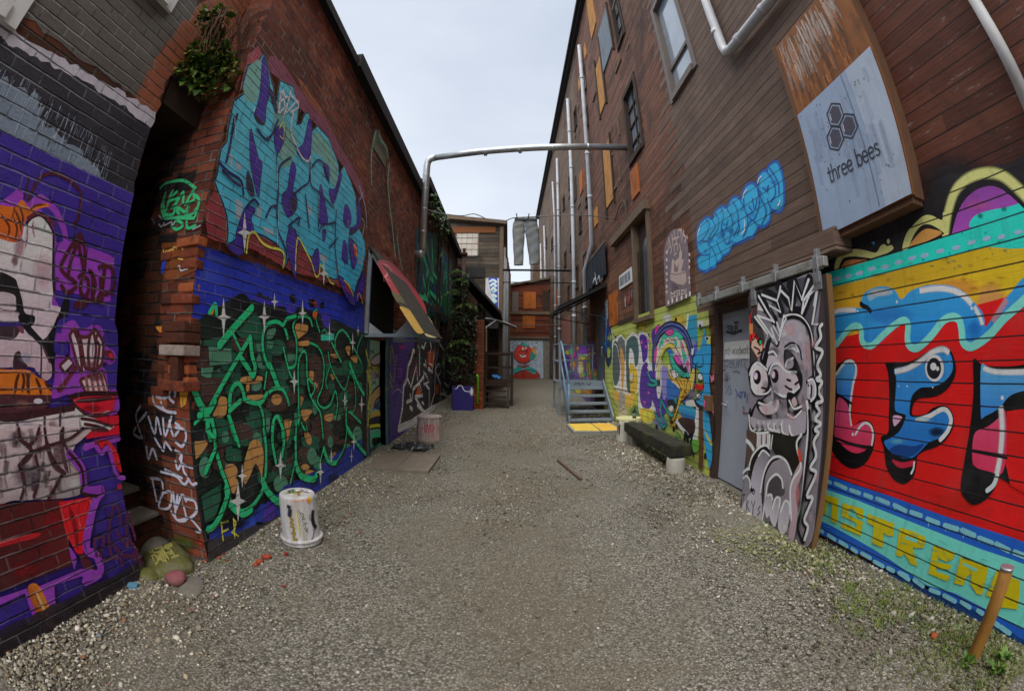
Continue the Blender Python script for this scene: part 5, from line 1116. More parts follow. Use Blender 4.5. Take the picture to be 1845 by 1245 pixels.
mu.rough('#123f7c', '1466,966 1500,978 1585,1022 1665,1056 1744,1090 1900,1180 1900,1260 1744,1115 1585,1036 1466,976', .006, .05, .8); mu.z(1460, 780, 4.79)
for a in ['120,395 185,425', '225,432 320,475', '355,487 435,515', '480,528 540,552', '585,562 685,602', '735,617 835,667', '880,677 965,707', '1020,735 1115,772', '1170,790 1280,822', '1320,830 1425,877', '1465,900 1575,942', '1615,950 1720,1005', '1770,1020 1900,1070', '75,820 120,850', '165,875 225,915', '265,932 330,972', '370,992 412,1020', '455,1032 530,1072', '565,1102 640,1142', '680,1157 730,1182', '785,1197 850,1230']: mu.s(DL, a, .034, 0)
for a in ['740,630 740,660', '1035,760 1030,795', '1185,810 1180,835', '1205,815 1205,835', '1335,850 1330,890', '1350,860 1350,880', '1470,910 1468,930']: mu.s(DL, a, .008)
mu.z(1585, 980, 4.7)
for a in ['175,235 260,292', '305,295 380,350', '442,378 515,405', '558,425 650,475', '705,478 775,525', '845,550 880,575', '980,650 1020,680', '1040,690 1110,740']: mu.s(DL, a, .032, 0)
YG = '#b8a90e'
mu.z(1460, 780, 4.79)
for t in ['118,518 258,562 243,778 188,750 203,612 165,595 143,702 92,682', '290,598 475,652 470,735 425,715 390,655 345,648 345,705 468,760 448,882 275,805 278,762 345,785 400,812 418,790 395,762 288,712', '508,690 740,775 730,882 685,882 645,850 640,982 545,945 562,800 510,770', '782,808 900,840 1005,890 1010,930 985,985 895,980 940,1142 880,1120 825,1030 800,1062 752,1045']: mu.f(YG, t, 0)
mu.f('#66ceb4', '830,880 940,910 930,940 830,905', 0)
mu.z(1585, 980, 4.7)
for t in ['470,-5 650,62 640,112 580,142 510,110 508,142 625,172 600,207 492,195 490,222 610,262 580,305 425,240', '700,95 932,190 880,420 835,410 780,330 790,240 745,270 720,342 640,320', '1000,215 1050,230 1000,455 910,425', '1060,240 1200,300 1180,540 1020,520']: mu.f(YG, t, 0)
mu.f('#66ceb4', '720,145 840,205 830,225 715,165', 0)
for k in range(40): mu.z(0, 0, 1); a = R_(1480, 1820); b = 890 + (a - 1480) * .38 + R_(0, 60); mu.suv('#3f9a88', [mu.p.hit(a, b), mu.p.hit(a + R_(4, 14), b + R_(2, 7))], .004, 0)
mu.build('mural', P_CLAP, wh, 'bright red, blue and orange mural with bubble letters and a mint band')

# SKMDOM style throw-up in blue
mu = Mural(PR, .008); mu.z(1240, 280, 4.79)
SK_ = '85,720 90,640 130,575 175,545 215,560 240,500 290,455 340,455 385,385 430,375 460,400 480,330 510,275 555,255 600,275 615,200 650,150 690,150 705,105 760,70 790,110 815,200 825,330 820,430 780,475 720,465 700,560 650,605 610,595 590,640 560,690 520,700 490,720 440,745 390,760 350,830 300,860 280,900 250,915 235,960 195,965 170,990 130,990 95,960 88,900 120,860 90,800'
mu.s('#2a5fae', SK_, .10, close=True, soft=1, a=.8); mu.f('#2d97d4', SK_)
for k in range(26): mu.blob('#56b2de', R_(130, 780), 0, 1, 1, 0) if 0 else None
for k in range(30):
    t = R_(0, 1); mu.blob('#1f74b4' if k % 2 else '#55b0dc', 130 + 640 * t, 800 - 560 * t + R_(-130, 130) * .8, R_(20, 45), R_(15, 40), .4)
for t in ['160,560 190,600 150,700 90,760 130,740 180,760 190,850 130,860 100,850', '130,740 120,730', '190,850 185,960', '215,560 240,620 200,680 175,760', '240,500 270,560 260,640 220,700 180,780', '200,780 240,860 250,920', '250,740 280,820 300,860', '290,460 310,520 290,640 310,700 350,560', '340,460 385,560 370,700 350,770', '300,640 330,760 390,740', '390,400 430,480 440,600 400,700', '460,400 500,480 520,600 480,710', '430,560 450,620 430,690', '480,350 500,480 560,560 600,500 620,400 600,280', '560,370 580,470 600,380', '530,440 560,480', '520,600 560,560 600,600', '615,200 620,330 680,480 640,600', '650,280 680,300 700,260 690,320', '690,150 740,220 760,330 720,400', '705,105 780,230 790,330', '690,380 720,460', '600,280 640,330']: mu.s('#1d4f94', t, .018)
for t in ['85,740 95,660 125,590', '175,585 195,560', '480,380 490,330 520,290', '300,480 340,470', '605,250 620,205 645,180', '490,545 495,640 460,690', '455,700 450,720', '800,380 795,420 775,440', '110,620 115,600']: mu.s('#dfeaf6', t, .018, taper=.4)
mu.build('mural', P_CLAP, wh, 'blue bubble letter throw-up on the brown boards')

# ================================================================== letters and tentacle mouth between the steps and the grey door
mu = Mural(PR, .006); mu.z(1080, 540, 3.891)
mu.fuv('#98a252', [(4.98, -.02), (11.05, -.02), (11.05, 2.5), (5.35, 2.46), (5.33, 2.2), (4.98, 2.2)])
mu.fuv('#a9b04e', [(4.84, -.02), (4.98, -.02), (4.98, 1.0), (4.84, 1.0)])
for k in range(60): mu.blob(random.choice(['#7fae4a', '#c4c05a', '#b9b55a', '#8aa03c', '#d2c65a']), R_(60, 780), R_(150, 1150), R_(20, 70), R_(20, 70), .6)
for a in [(560, 150, 60, 50, '#d9a53c'), (480, 130, 40, 40, '#cfd0c8'), (610, 230, 40, 60, '#c9ccd0'), (300, 190, 40, 30, '#e0b33c'), (250, 790, 50, 60, '#5f8a4a'), (540, 860, 60, 60, '#d2963c'), (430, 860, 60, 60, '#7a86b4')]: mu.blob(a[4], a[0], a[1], a[2], a[3], .9)
mu.f('#2a86a4', '620,120 685,100 690,290 640,310 600,280', 0); mu.s('#dfe3e8', '625,110 605,290', .05); mu.f('#4a5fae', '650,330 690,290 690,380 660,420', 0); mu.blob('#8a93b8', 650, 300, 40, 30, .7)
for a in [(540, 140, 9, 14), (555, 165, 6, 10), (350, 245, 6, 8), (545, 885, 10, 26), (525, 905, 10, 22), (748, 1095, 10, 24), (115, 260, 5, 8), (405, 890, 10, 18)]: mu.e('#1d1f14', *a)
# grey letters at the left
DG = '#4b5556'
mu.f('#c9c8be', '95,300 150,250 190,280 230,235 265,250 290,320 300,560 260,660 180,660 110,620 95,480'); mu.f(DG, '100,310 130,300 150,400 140,560 110,600 95,500'); mu.f('#5d6464', '130,290 155,260 180,290 185,420 160,430 140,350')
mu.f('#3f5a5c', '190,320 215,265 250,255 275,300 278,420 255,470 240,370 215,345 210,470 240,520 245,640 200,640 190,480'); mu.s('#e3e3dc', '95,300 150,252 188,285 230,238 268,255 285,330 280,420', .04); mu.s('#e3e3dc', '100,310 130,340 160,560 175,640', .03); mu.f('#d9a33c', '215,450 250,470 270,520 265,640 230,760 220,640')
mu.f('#b98a4a', '150,330 180,440 165,640 155,500'); mu.f('#c9963e', '110,640 140,650 140,720 110,700'); mu.f('#d2a04a', '180,660 225,670 222,750 182,740', 0); mu.f('#8a8a86', '140,650 178,660 180,740 150,800 140,760'); mu.f('#a9a698', '140,800 170,740 200,800 160,840'); mu.e('#d6d6d0', 228, 540, 12, 22); mu.s('#20242a', '215,500 200,560 235,580 240,520', .02)
mu.f('#20364a', '35,300 80,290 90,400 70,470 50,440'); mu.s('#2a86c4', '40,120 60,220 40,320', .12, soft=1); mu.s('#1c4a8c', '55,150 90,260 75,330', .08); mu.f('#8aa04a', '60,340 80,350 75,400 60,400'); mu.blob('#1d2a6a', 60, 200, 30, 90, .8); mu.s('#c9d0d8', '85,200 100,300', .03)
for t in ['100,240 120,270', '110,280 130,250', '90,690 130,760', '105,620 250,650', '150,780 180,760']: mu.s('#20221c', t, .02)
# purple drips letter
mu.f('#d9d6da', '275,250 320,230 350,270 350,420 390,480 400,740 380,850 340,870 300,840 275,740 290,500')
mu.f('#4b2f86', '285,260 315,245 340,280 340,400 310,440 300,360'); mu.f('#4b2f86', '300,480 340,440 350,560 370,640 370,740 340,765 300,740 285,640'); mu.f('#e0a63c', '285,780 310,760 390,780 385,840 345,865 300,840'); mu.f('#e8d24a', '310,800 330,780 340,860 320,850'); mu.f('#e8d24a', '350,790 375,800 360,850')
mu.f('#cfccd4', '340,470 420,460 400,520 360,500'); mu.f('#4b2f86', '370,230 400,190 430,180 420,300 390,330 375,300'); mu.f('#4b2f86', '345,510 400,500 440,470 470,520 480,760 420,820 390,740 350,640'); mu.f('#c23a8c', '395,210 425,180 425,240 400,260')
for x, y in [(320, 720), (350, 650), (430, 770), (300, 300), (330, 330), (460, 640), (440, 560), (345, 290)]: mu.blob('#d65aa8', x, y, 14, 18, .8)
mu.f('#d5d3d8', '400,500 440,420 445,560 430,680 410,670'); mu.f('#7d78b4', '440,480 485,500 480,660 450,690'); mu.f('#2f63a8', '480,560 560,600 560,720 490,740'); mu.f('#1d2430', '485,700 560,710 540,760 490,750'); mu.e('#d8d8d4', 510, 765, 17, 24)
# the mouth
TQ = '#36a08c'
O1 = '385,470 385,350 410,260 455,205 510,185 570,205 615,260 645,350 660,440 665,560 640,660 600,700'
mu.s('#141a2a', O1, .17); mu.s('#5f63a8', O1, .10); mu.s('#22305c', O1, .05)
mu.f('#e2b3a4', '405,470 405,360 430,280 480,230 530,225 580,260 615,340 640,440 640,560 600,500 560,420 520,350 480,330 440,380 420,470')
mu.f(TQ, '420,330 445,260 490,215 540,215 590,260 575,290 540,260 520,270 500,260 480,270 450,290 430,340'); mu.f('#e0488c', '470,225 490,210 520,212 525,235 500,250 475,245'); mu.s('#2a1c24', '470,225 490,208 520,210 527,235 500,252 472,245', .016, close=True)
mu.f(TQ, '535,270 550,300 545,330 530,310'); mu.f(TQ, '440,280 455,300 445,330'); mu.f(TQ, '570,290 600,350 630,440 640,500 600,450 585,380'); mu.f('#d8447c', '575,280 595,320 605,370 590,350'); mu.f('#d8447c', '615,430 635,440 635,510 615,500'); mu.f('#d8447c', '395,350 410,330 405,400 390,440')
mu.s('#20262a', '465,270 485,290 500,265 515,285 530,270', .016); mu.s('#2a1c20', '405,470 440,370 480,315 520,310 560,370 600,460 640,540', .02); mu.s('#c9b44a', '415,560 425,440 450,360 490,320 530,330', .055); mu.s('#2a2418', '430,560 440,440 465,370 500,335', .014); mu.f('#2d5a9c', '480,360 510,350 530,390 505,400')
mu.f(TQ, '495,390 540,380 600,440 630,500 640,540 600,545 540,500 510,460'); mu.f('#2a2030', '520,400 545,385 600,450 625,500 600,510 550,460'); mu.f('#e04a9c', '530,405 548,392 585,450 560,455'); mu.s('#b98ad0', '525,395 550,380 590,440 600,470 630,400 640,440 630,500', .035); mu.s('#151a24', '495,390 510,460 540,505 600,550 640,545', .024)
mu.f('#e2b09a', '485,450 510,480 540,510 530,560 500,530'); mu.f('#e6e4dc', '520,500 545,495 560,520 545,545 525,535'); mu.s('#1c1c22', '542,505 545,530', .03); mu.s('#2a7a70', '500,495 540,490 570,530 610,520', .03); mu.s('#20221c', '505,500 530,560 580,560 620,540', .02)
mu.f('#e09a3a', '495,520 540,560 600,550 640,580 640,640 600,690 570,700 585,650 540,600 510,570'); mu.f('#d8a83c', '640,560 665,480 675,520 660,620 640,650'); mu.f('#e0982f', '580,620 605,690 575,720 545,800 520,860 500,860 540,780 560,690')
for t in ['495,520 530,590 570,610 585,640', '545,560 570,600', '570,560 590,600', '600,555 605,610', '625,565 610,640 580,690', '640,585 645,640 610,690 570,715', '580,620 560,690 540,780 502,858 530,845 570,740', '600,640 620,660 590,690']: mu.s('#2a1a10', t, .018)
for k in range(11): mu.s('#2a1a10', '%d,%d %d,%d' % (565 - k * 6, 700 + k * 14, 545 - k * 5, 700 + k * 14), .012)
mu.f('#2a2018', '500,840 520,845 525,862 505,865')
for k in range(6): mu.f('#e8e4d8', '%d,%d %d,%d %d,%d' % (520 + k * 9, 565 + k * 8, 530 + k * 9, 575 + k * 8, 520 + k * 9, 585 + k * 8), 0)
mu.f('#2a2c34', '410,560 432,560 434,600 412,600', 0)
T2 = '#2a8c8c'
for t in ['345,510 370,560 410,575', '345,590 380,600 412,590', '440,700 470,760 500,800 525,810', '440,700 440,800 470,860 455,890 420,840 395,790', '535,700 545,690 545,720']: mu.s('#123038', t, .075); mu.s(T2, t, .05)
# sea window, 67 tag
mu.f('#dedede', '545,860 560,840 600,900 660,935 690,740 705,760 700,960 680,990 620,960'); mu.f('#24489c', '560,760 590,735 680,765 670,840 600,830', grad=('#2f9cb4', (0, 1))); mu.f('#33221e', '560,840 600,825 675,850 675,935 640,930 590,890'); mu.f('#b9b8b4', '620,710 680,700 690,745 620,740'); mu.blob('#6f6f74', 660, 660, 40, 40, .8)
mu.f('#5f9a3c', '640,990 700,985 700,1060 650,1060'); mu.s('#2f7d5a', '545,920 580,960', .03); mu.s('#2f7d5a', '540,950 570,985', .03); mu.s('#0f1a18', '610,950 600,1020 615,1075 632,1040 625,960 610,935', .075); mu.s('#0f1a18', '640,960 660,950 650,1000 640,1060', .06); mu.s('#0f1a18', '635,955 665,945', .05); mu.s('#0f1a18', '655,1030 668,1090', .05)
# blue cat-like profile and bits by the door
mu.f('#2f8fc4', '665,440 685,380 720,330 745,215 752,215 755,270 790,310 790,440 780,560 790,680 760,760 700,735 680,700 705,660 740,620 740,560 700,480 670,470'); mu.s('#15202c', '665,440 700,470 735,460 735,400', .02); mu.s('#15202c', '680,470 695,440', .02); mu.f('#dfe3e0', '700,150 740,145 742,190 700,200', 0); mu.f('#d8d88c', '735,145 780,135 780,185 742,190', 0); mu.e('#1a1a1c', 715, 185, 8, 14); mu.f('#c9c44a', '760,260 790,255 790,315 765,310', 0); mu.e('#d8d8d0', 765, 270, 14, 18); mu.e('#141414', 765, 272, 9, 12)
mu.f('#dfe3e4', '700,520 720,515 735,550 720,565 702,550'); mu.f('#dfe3e4', '690,665 710,655 722,680 700,695'); mu.s('#141418', '700,520 720,513 738,550 720,567 700,550', .018, close=True); mu.s('#141418', '688,665 710,653 724,680 700,697', .018, close=True); mu.f('#b8201c', '680,595 700,588 715,600 742,585 742,625 715,632 685,625'); mu.s('#141418', '690,700 730,650 742,600', .02)
mu.f('#e06a8c', '785,520 800,545 812,515 815,560 795,580', 0); mu.f('#dcdcd4', '655,345 675,335 668,385 655,390', 0)
mu.s('#10161c', '680,705 700,740 765,770', .05); mu.f('#5a3a26', '710,775 735,775 735,1190 705,1180', 0)
mu.f('#2f93c4', '738,780 765,775 790,860 800,1010 800,1120 780,1180 760,1080 740,940'); mu.f('#b8b04a', '745,900 765,940 800,1000 795,1020 760,960'); mu.f('#2a2022', '775,780 815,780 815,960 800,980', 0); mu.f('#d65a6a', '800,780 812,775 815,815', 0)
for y in range(6): pass
mu.build('mural', P_CLAP, wh, 'yellow green mural with letters and an open tentacled mouth')
# graffiti behind the landing
mu = Mural(PR, .006); mu.z(990, 540, 4.787)
mu.fuv('#5a4a86', [(12.3, .1), (19.0, .3), (19.0, 2.25), (12.3, 2.15)])
for a in [(200, 470, 30, 50, '#c43a9c'), (200, 560, 30, 50, '#d98a3c'), (210, 430, 30, 20, '#3fae7a'), (150, 560, 30, 100, '#3a2f86'), (290, 520, 40, 60, '#d8b83c'), (340, 540, 30, 80, '#8a8a2c'), (320, 470, 60, 30, '#c9d4e4'), (270, 600, 30, 60, '#d2c8a0'), (370, 640, 40, 60, '#e0a03c'), (300, 440, 60, 40, '#7a3fae'), (330, 790, 50, 40, '#e0882c'), (240, 780, 40, 50, '#c9b43c'), (200, 800, 30, 40, '#2f8a6a'), (370, 470, 30, 50, '#8a4ac4')]: mu.blob(a[4], a[0], a[1], a[2] * 1.3, a[3], 1)
for k in range(40): x, y = R_(140, 400), R_(420, 820); mu.s(random.choice(['#dfe0e8', '#2a2244', '#d8c24a', '#c44a8c', '#3f9a5a', '#e08a3c']), '%f,%f %f,%f' % (x, y, x + R_(-20, 20), y + R_(15, 70)), .06, 0, taper=.4)
for k in range(30): x, y = R_(140, 400), R_(420, 820); mu.blob(random.choice(['#e05ab0', '#7a3fd0', '#e8c83c', '#e8e8f0', '#3fb07a', '#e8903c']), x, y, R_(14, 34), R_(12, 40), .8)
for x in (265, 290, 330, 350): mu.s('#d8b44a', '%d,480 %d,560 %d,680' % (x, x - 5, x + 5), .12, taper=.5)
mu.build('mural', P_CLAP, wh, 'purple and yellow graffiti behind the metal landing')
# further bits of paint down the lane
mu = Mural(PR, .006)
for k in range(120):
    y = R_(20, 35); z = gz(y) + R_(0, 1.9); mu.suv(random.choice(['#7a3a3c', '#8a4a5a', '#4a6a7a', '#9a8a8c', '#3a4a5c', '#a0403c', '#5f7a5c', '#b0a8a4']), [(y, z), (y + R_(-.6, .6), z + R_(-.5, .5))], R_(.1, .4), 0, taper=.4)
for k in range(30): y = R_(8.3, 9.6); z = R_(2.45, 3.2); mu.suv('#8d8580', [(y, z), (y + R_(-.1, .1), z + R_(-.1, .1))], .03, 0, taper=.5, a=.8)
mu.suv('#b03a3c', [(8.7, 2.85), (8.65, 3.05)], .08); mu.suv('#a9a2a0', [(9.0, 2.8), (9.0, 3.0)], .06); mu.suv('#4a7aa8', [(8.5, 2.95), (8.45, 3.05)], .06)
mu.suv('#6a8aa8', [(10.9, 2.3), (10.8, 2.9), (10.9, 3.1)], .18, a=.8); mu.suv('#2a5f9c', [(10.85, 1.9), (10.9, 2.4)], .2, a=.8); mu.suv('#a5a0a4', [(10.7, 2.7), (10.75, 3.2)], .1, soft=1)
mu.build('mural', P_CLAP, wh, 'smeared spray paint along the far foot of the wall')['kind'] = 'stuff'
# ================================================================== signs on the timber warehouse
s3 = thing('painted_wall_sign', 'large plywood sign painted grey reading three bees with three hexagons', 'sign', (2.55, 2.05, 2.5))
XT = 2.50
P3 = Plane((XT, 0, 0), (-1, 0, 0))
def yz(px, py, X=XT): return Plane((X, 0, 0), (-1, 0, 0)).hit(px, py)
y0, y1, z0, z1, zg = 1.5, 2.48, 2.54, 4.45, 3.63
MB().prism([(2.48, 2.49), (1.50, 2.53), (1.41, 3.65), (1.36, 4.46), (2.48, 4.46)], 'x', XT, XT + .02).build('panel', [simple('weathered_plywood', lin('#8a5834'), .8, var=.6, scale=2.2, bump=.4, rust=(lin('#4a3a2e'), .7), streak=True)], s3)
MB().box(XT - .006, XR, 2.481, 2.53, 2.44, 4.5).prism([(1.50, 2.52), (1.54, 2.52), (1.40, 4.46), (1.36, 4.46)], 'x', XT + .021, XR).prism([(2.48, 2.44), (1.52, 2.48), (1.52, 2.525), (2.48, 2.485)], 'x', XT + .012, XR).build('frame', [simple('raw_plywood_edges', lin('#6a4c38'), .8, var=.5, scale=9, bump=.4, streak=True)], s3)
mu = Mural(P3, .001, .00003)
for k in range(220):
    y = R_(y0 + .03, y1 - .03); f_ = (y - y0) / (y1 - y0); z = z1 - R_(0, .5) * (.35 + .65 * f_); mu.suv(random.choice(['#b9b0a8', '#c2bbb4', '#a3978c']), [(y, z), (y + R_(-.004, .004), z - R_(.08, .3))], R_(.008, .03), 0, soft=1, a=R_(.12, .45))
for k in range(130): y = R_(y0 + .03, y1 - .03); z = R_(zg + .1, z1 - .1); mu.suv(random.choice(['#4a3020', '#a86a38', '#5a4030', '#b5763e', '#3a2a20']), [(y, z), (y + R_(-.004, .004), z - R_(.06, .3))], R_(.006, .03), 0, soft=1, a=R_(.2, .55))
mu.fuv('#8b95a4', [(2.478, 2.49), (2.478, zg), (1.414, zg + .04), (1.502, 2.532)])
mu.fuv('#8796ad', [(2.478, 2.49), (2.478, zg), (1.75, zg + .026), (1.76, 2.52)], a=.7)
for k in range(30): y, z = R_(y0 + .05, y1 - .05), R_(z0 + .48, zg - .05); mu.suv(random.choice(['#7d8ba4', '#9aa6b6', '#8a97aa']), [(y, z), (y + R_(-.01, .01), z - R_(.1, .4))], R_(.03, .09), 0, soft=1, a=.22)
for k in range(50): y, z = R_(y0 + .03, y1 - .03), R_(z0 + .03, zg - .03); r = R_(.002, .006); mu.fuv('#3a3c44', [(y + r * math.cos(i), z + r * 2 * math.sin(i)) for i in range(6)])
mu.suv('#4a505c', [(y0 + .315, z0), (y0 + .318, 3.0), (y0 + .312, z1)], .006, 0)
for (px_, py_) in [(1508, 208), (1532, 228), (1508, 250)]:
    cy, cz = yz(px_ - 1, py_ + (0 if px_ > 1520 else 0)); rr = .135
    hx = lambda r: [(cy + r * math.cos(math.pi / 6 + i * math.pi / 3) * .95, cz + r * math.sin(math.pi / 6 + i * math.pi / 3)) for i in range(6)]
    q = hx(.108); mu.suv('#23232c', q, .014, 0, True); mu.fuv('#3a3844', hx(.082))
    mu.suv('#b4b8c2', [(cy + .055, cz + .04), (cy + .06, cz - .02)], .007, 0)
a, b = yz(1497, 330), yz(1588, 282)
hh = .088; wd = write(mu, 'three bees', a[0], a[1] - .005, hh, -1, .012, '#25262e')
mu.build('lettering', P_FLAT, s3)
s4 = thing('arched_sign', 'arched grey wooden sign with a carved hand and the word DESIGN', 'sign', (XR - .04, 5.95, 2.45))
yl, yr = 6.44, 5.52
arch = [(yl, 2.42), (yr, 2.46)] + [(yr + .0 + (yl - yr) / 2 * (1 - math.cos(math.pi * k / 14)), 3.2 + .42 * math.sin(math.pi * k / 14)) for k in range(15)]
MB().prism(arch, 'x', XR - .05, XR - .005).build('board', [simple('purple_grey_board', lin('#7d7078'), .75, var=.35, scale=4, rust=(lin('#8f857f'), .6))], s4)
mu = Mural(Plane((XR - .05, 0, 0), (-1, 0, 0)), .002); mu.z(1080, 360, 5.19)
TNN = '#9c8a84'
for t in ['665,680 810,665 815,760 790,800 740,790 665,750', '670,690 680,560 700,560 700,680', '735,680 740,600 750,480 775,480 770,560 790,560 765,670', '700,580 715,570 745,540 750,560 725,640']: mu.f(TNN, t, 0)
mu.s('#4a4048', '665,690 720,700 810,675', .012); 
for t in ['640,420 650,350 665,440', '680,330 690,430', '700,300 720,420 740,290', '690,370 745,350', '760,280 770,400 790,290', '700,480 705,420 730,410 735,470', '750,420 760,470', '790,330 810,350 800,400', '655,440 640,480', '680,440 670,500', '700,520 720,500', '770,280 740,285', '820,340 825,360']: mu.s(TNN, t, .035, 0)
for t in ['680,790 740,850', '700,790 740,830', '680,820 720,860', '680,850 700,870']: mu.s('#3a3236', t, .012, 0)
for i, t in enumerate(['672,870 672,920 690,910 692,880 672,870', '715,860 700,862 700,905 715,902', '700,882 712,880', '740,850 726,855 728,875 740,880 738,898 724,900', '752,848 752,892', '785,845 768,850 768,885 785,882 785,865', '795,880 797,840 812,875 814,835']): mu.s('#c3b2a8', t, .02, 0)
for x, y in [(648, 960), (685, 945), (728, 933), (772, 918), (815, 900), (850, 880)]: mu.f('#c9bab0', '%d,%d %d,%d %d,%d %d,%d' % (x - 7, y - 18, x + 7, y - 22, x + 7, y + 18, x - 7, y + 22), 0)
for y in (480, 550, 620, 680, 740, 800, 850): mu.f('#b8a9a4', '625,%d 638,%d 640,%d 627,%d' % (y, y - 4, y + 24, y + 28), 0)
for y in (500, 560, 620, 720, 760): mu.f('#b8a9a4', '838,%d 850,%d 852,%d 840,%d' % (y, y - 4, y + 24, y + 28), 0)
mu.build('lettering', P_FLAT, s4)
s5 = thing('small_white_sign', 'small white sign with dark lettering left of the tall boarded window', 'sign', (XR, 8.9, 3.25))
MB().box(XR - .03, XR - .004, 8.42, 9.42, 3.24, 3.57).build('board', [m_white], s5)
mu = Mural(Plane((XR - .03, 0, 0), (-1, 0, 0)), .002); mu.fuv('#6d757c', [(9.36, 3.3), (9.36, 3.51), (8.5, 3.51), (8.5, 3.3)])
for i, st_ in enumerate([[(0, 0), (0, 1), (.6, 1)], [(0, .5), (.5, .5)], [(0, 0), (.6, 0)]]): mu.suv('#2a2c30', [(9.28 - a * .16, 3.33 + b * .15) for a, b in st_], .022, 0)
for i in range(1, 6): mu.suv('#2a2c30' if i % 2 else '#d0d2d4', [(9.28 - i * .135, 3.33), (9.24 - i * .135, 3.48), (9.2 - i * .135, 3.33)], .022, 0)
mu.build('lettering', P_FLAT, s5)
s6 = thing('dark_banner', 'dark blue black banner with faint white lettering above the far landing', 'banner', (XR, 11.9, 3.9))
mb = MB(); n = 24
for i in range(n + 1):
    y = 10.55 + 2.75 * i / n; dx = .02 * math.sin(i * 1.9) + .012 * math.sin(i * 4.1)
    mb.v += [(XR - .07 + dx, y, 3.86 + .04 * math.sin(i)), (XR - .09 + dx * .5, y, 4.75)]
mb.f = [(2 * i, 2 * i + 2, 2 * i + 3, 2 * i + 1) for i in range(n)]; mb.mi = [0] * n; mb.sm = [True] * n
mb.build('cloth', [simple('navy_cloth', lin('#262b33'), .85, var=.3, scale=2)], s6)
MB().box(XR - .1, XR - .06, 10.5, 13.4, 4.74, 4.8).build('batten', [m_trimwood], s6)
mu = Mural(Plane((XR - .115, 0, 0), (-1, 0, 0)), .002); mu.z(960, 320, 5.187)
for t in ['580,880 590,960 600,1000', '560,990 580,940 600,990', '605,960 620,920 630,980', '640,940 650,990', '590,1000 660,940']: mu.s('#b8bcc4', t, .06, taper=.4, a=.8)
mu.build('lettering', P_FLAT, s6)
MB().box(XR - .07, XR - .005, 4.85, 5.02, .88, 1.08, .004).build('electrical_box', [simple('wooden_box', lin('#7d5a44'), .7)], wh)
mu = Mural(Plane((XR - .07, 0, 0), (-1, 0, 0)), .002); mu.e('#d63a8c', 0, 0, 0, 0) if 0 else None
mu.fuv('#d2408c', [(4.99 + .03 * math.cos(i * .7) - .01, .97 + .05 * math.sin(i * .7)) for i in range(9)]); mu.fuv('#e89ac0', [(4.985 + .01 * math.cos(i), .99 + .015 * math.sin(i)) for i in range(6)]); mu.build('sticker', P_FLAT, wh)

# ================================================================== sliding painted door hanging from the track
sd_ = thing('painted_sliding_door', 'tall wooden sliding door painted with a bulging eyed spiky haired monster head', 'door', (XS, 3.0, 0))
ys0, ys1 = 2.42, 3.62
MB().box(XS, XS + .05, ys0, ys1, -.02, 2.17, .004).build('panel', [simple('black_brown_door_board', lin('#3c3432'), .6, var=.25)], sd_)
MB().box(XS + .0, XS + .055, ys0 - .012, ys0 - .001, -.02, 2.17).build('edge_strip', [simple('worn_edge_wood', lin('#7a5a38'), .7, var=.4, scale=8, streak=True)], sd_)
mb = MB()
for y in (2.52, 3.5): mb.box(XS - .012, XS - .001, y - .05, y + .05, 2.06, 2.2, .003).box(XS - .02, XS + .0, y - .03, y - .01, 2.12, 2.23).box(XS - .02, XS + .0, y + .01, y + .03, 2.12, 2.23)
mb.build('hanger_plate', [m_galv], sd_)
mu = Mural(Plane((XS, 0, 0), (-1, 0, 0)), .002); mu.z(1240, 500, 4.789)
WH, KK, GY, PK = '#d9dce6', '#0e0d12', '#8a858c', '#a1989f'
def Z2(t): return ' '.join('%s,%f' % (p.split(',')[0], float(p.split(',')[1]) + 1149.4) for p in t.split())
mu.f('#3a3335', '525,130 1150,-20 1180,1200 1060,2330 478,2020 525,1400', 0)
mu.f('#77717a', '610,160 700,120 900,20 1130,0 1100,600 1160,900 1120,1800 1030,2320 700,2150 480,2000 520,1500 530,900 660,560 600,330')
mu.f('#45414a', '640,150 780,60 1120,10 1090,380 1060,480 800,350 640,300')
for a in [(900, 250, 70, 60), (1110, 480, 40, 80), (760, 290, 60, 60), (1000, 200, 60, 50), (1110, 700, 40, 60), (1100, 1150, 40, 60), (690, 220, 50, 40)]: mu.blob('#a39ea6', *a, .6)
mu.f('#c8201c', '600,180 560,280 535,360 560,470 640,560 660,600 600,700 555,600 530,520 528,350', 0); mu.f('#c9b9b8', '610,150 650,200 690,300 600,280', 0); mu.f('#e8a08c', '560,520 640,560 640,650 600,690 545,600', 0); mu.f('#d9743c', '528,400 560,400 560,480 530,500', 0); mu.e('#2a8a3a', 625, 560, 14, 26); mu.e(KK, 622, 555, 20, 34); mu.e('#3aa84a', 626, 560, 10, 20)
for t in ['540,490 560,540 590,500 600,560', '570,600 620,630 600,660 640,640', '560,360 600,420 640,430']: mu.s(KK, t, .016)
mu.f(KK, '800,420 840,330 920,310 1010,350 1080,470 1105,700 1115,860 1090,1000 1080,1200 1040,1320 960,1370 690,1350 535,1260 540,1170 590,1080 690,990 680,800 620,700 690,540 770,580'); mu.f(PK, '810,420 850,350 920,335 1000,370 1060,480 1085,700 1095,860 1070,1000 1060,1180 1030,1300 960,1350 700,1330 560,1250 560,1180 600,1090 700,1000 690,800 640,700 700,560 780,600', grad=('#77707a', (0, -1)))
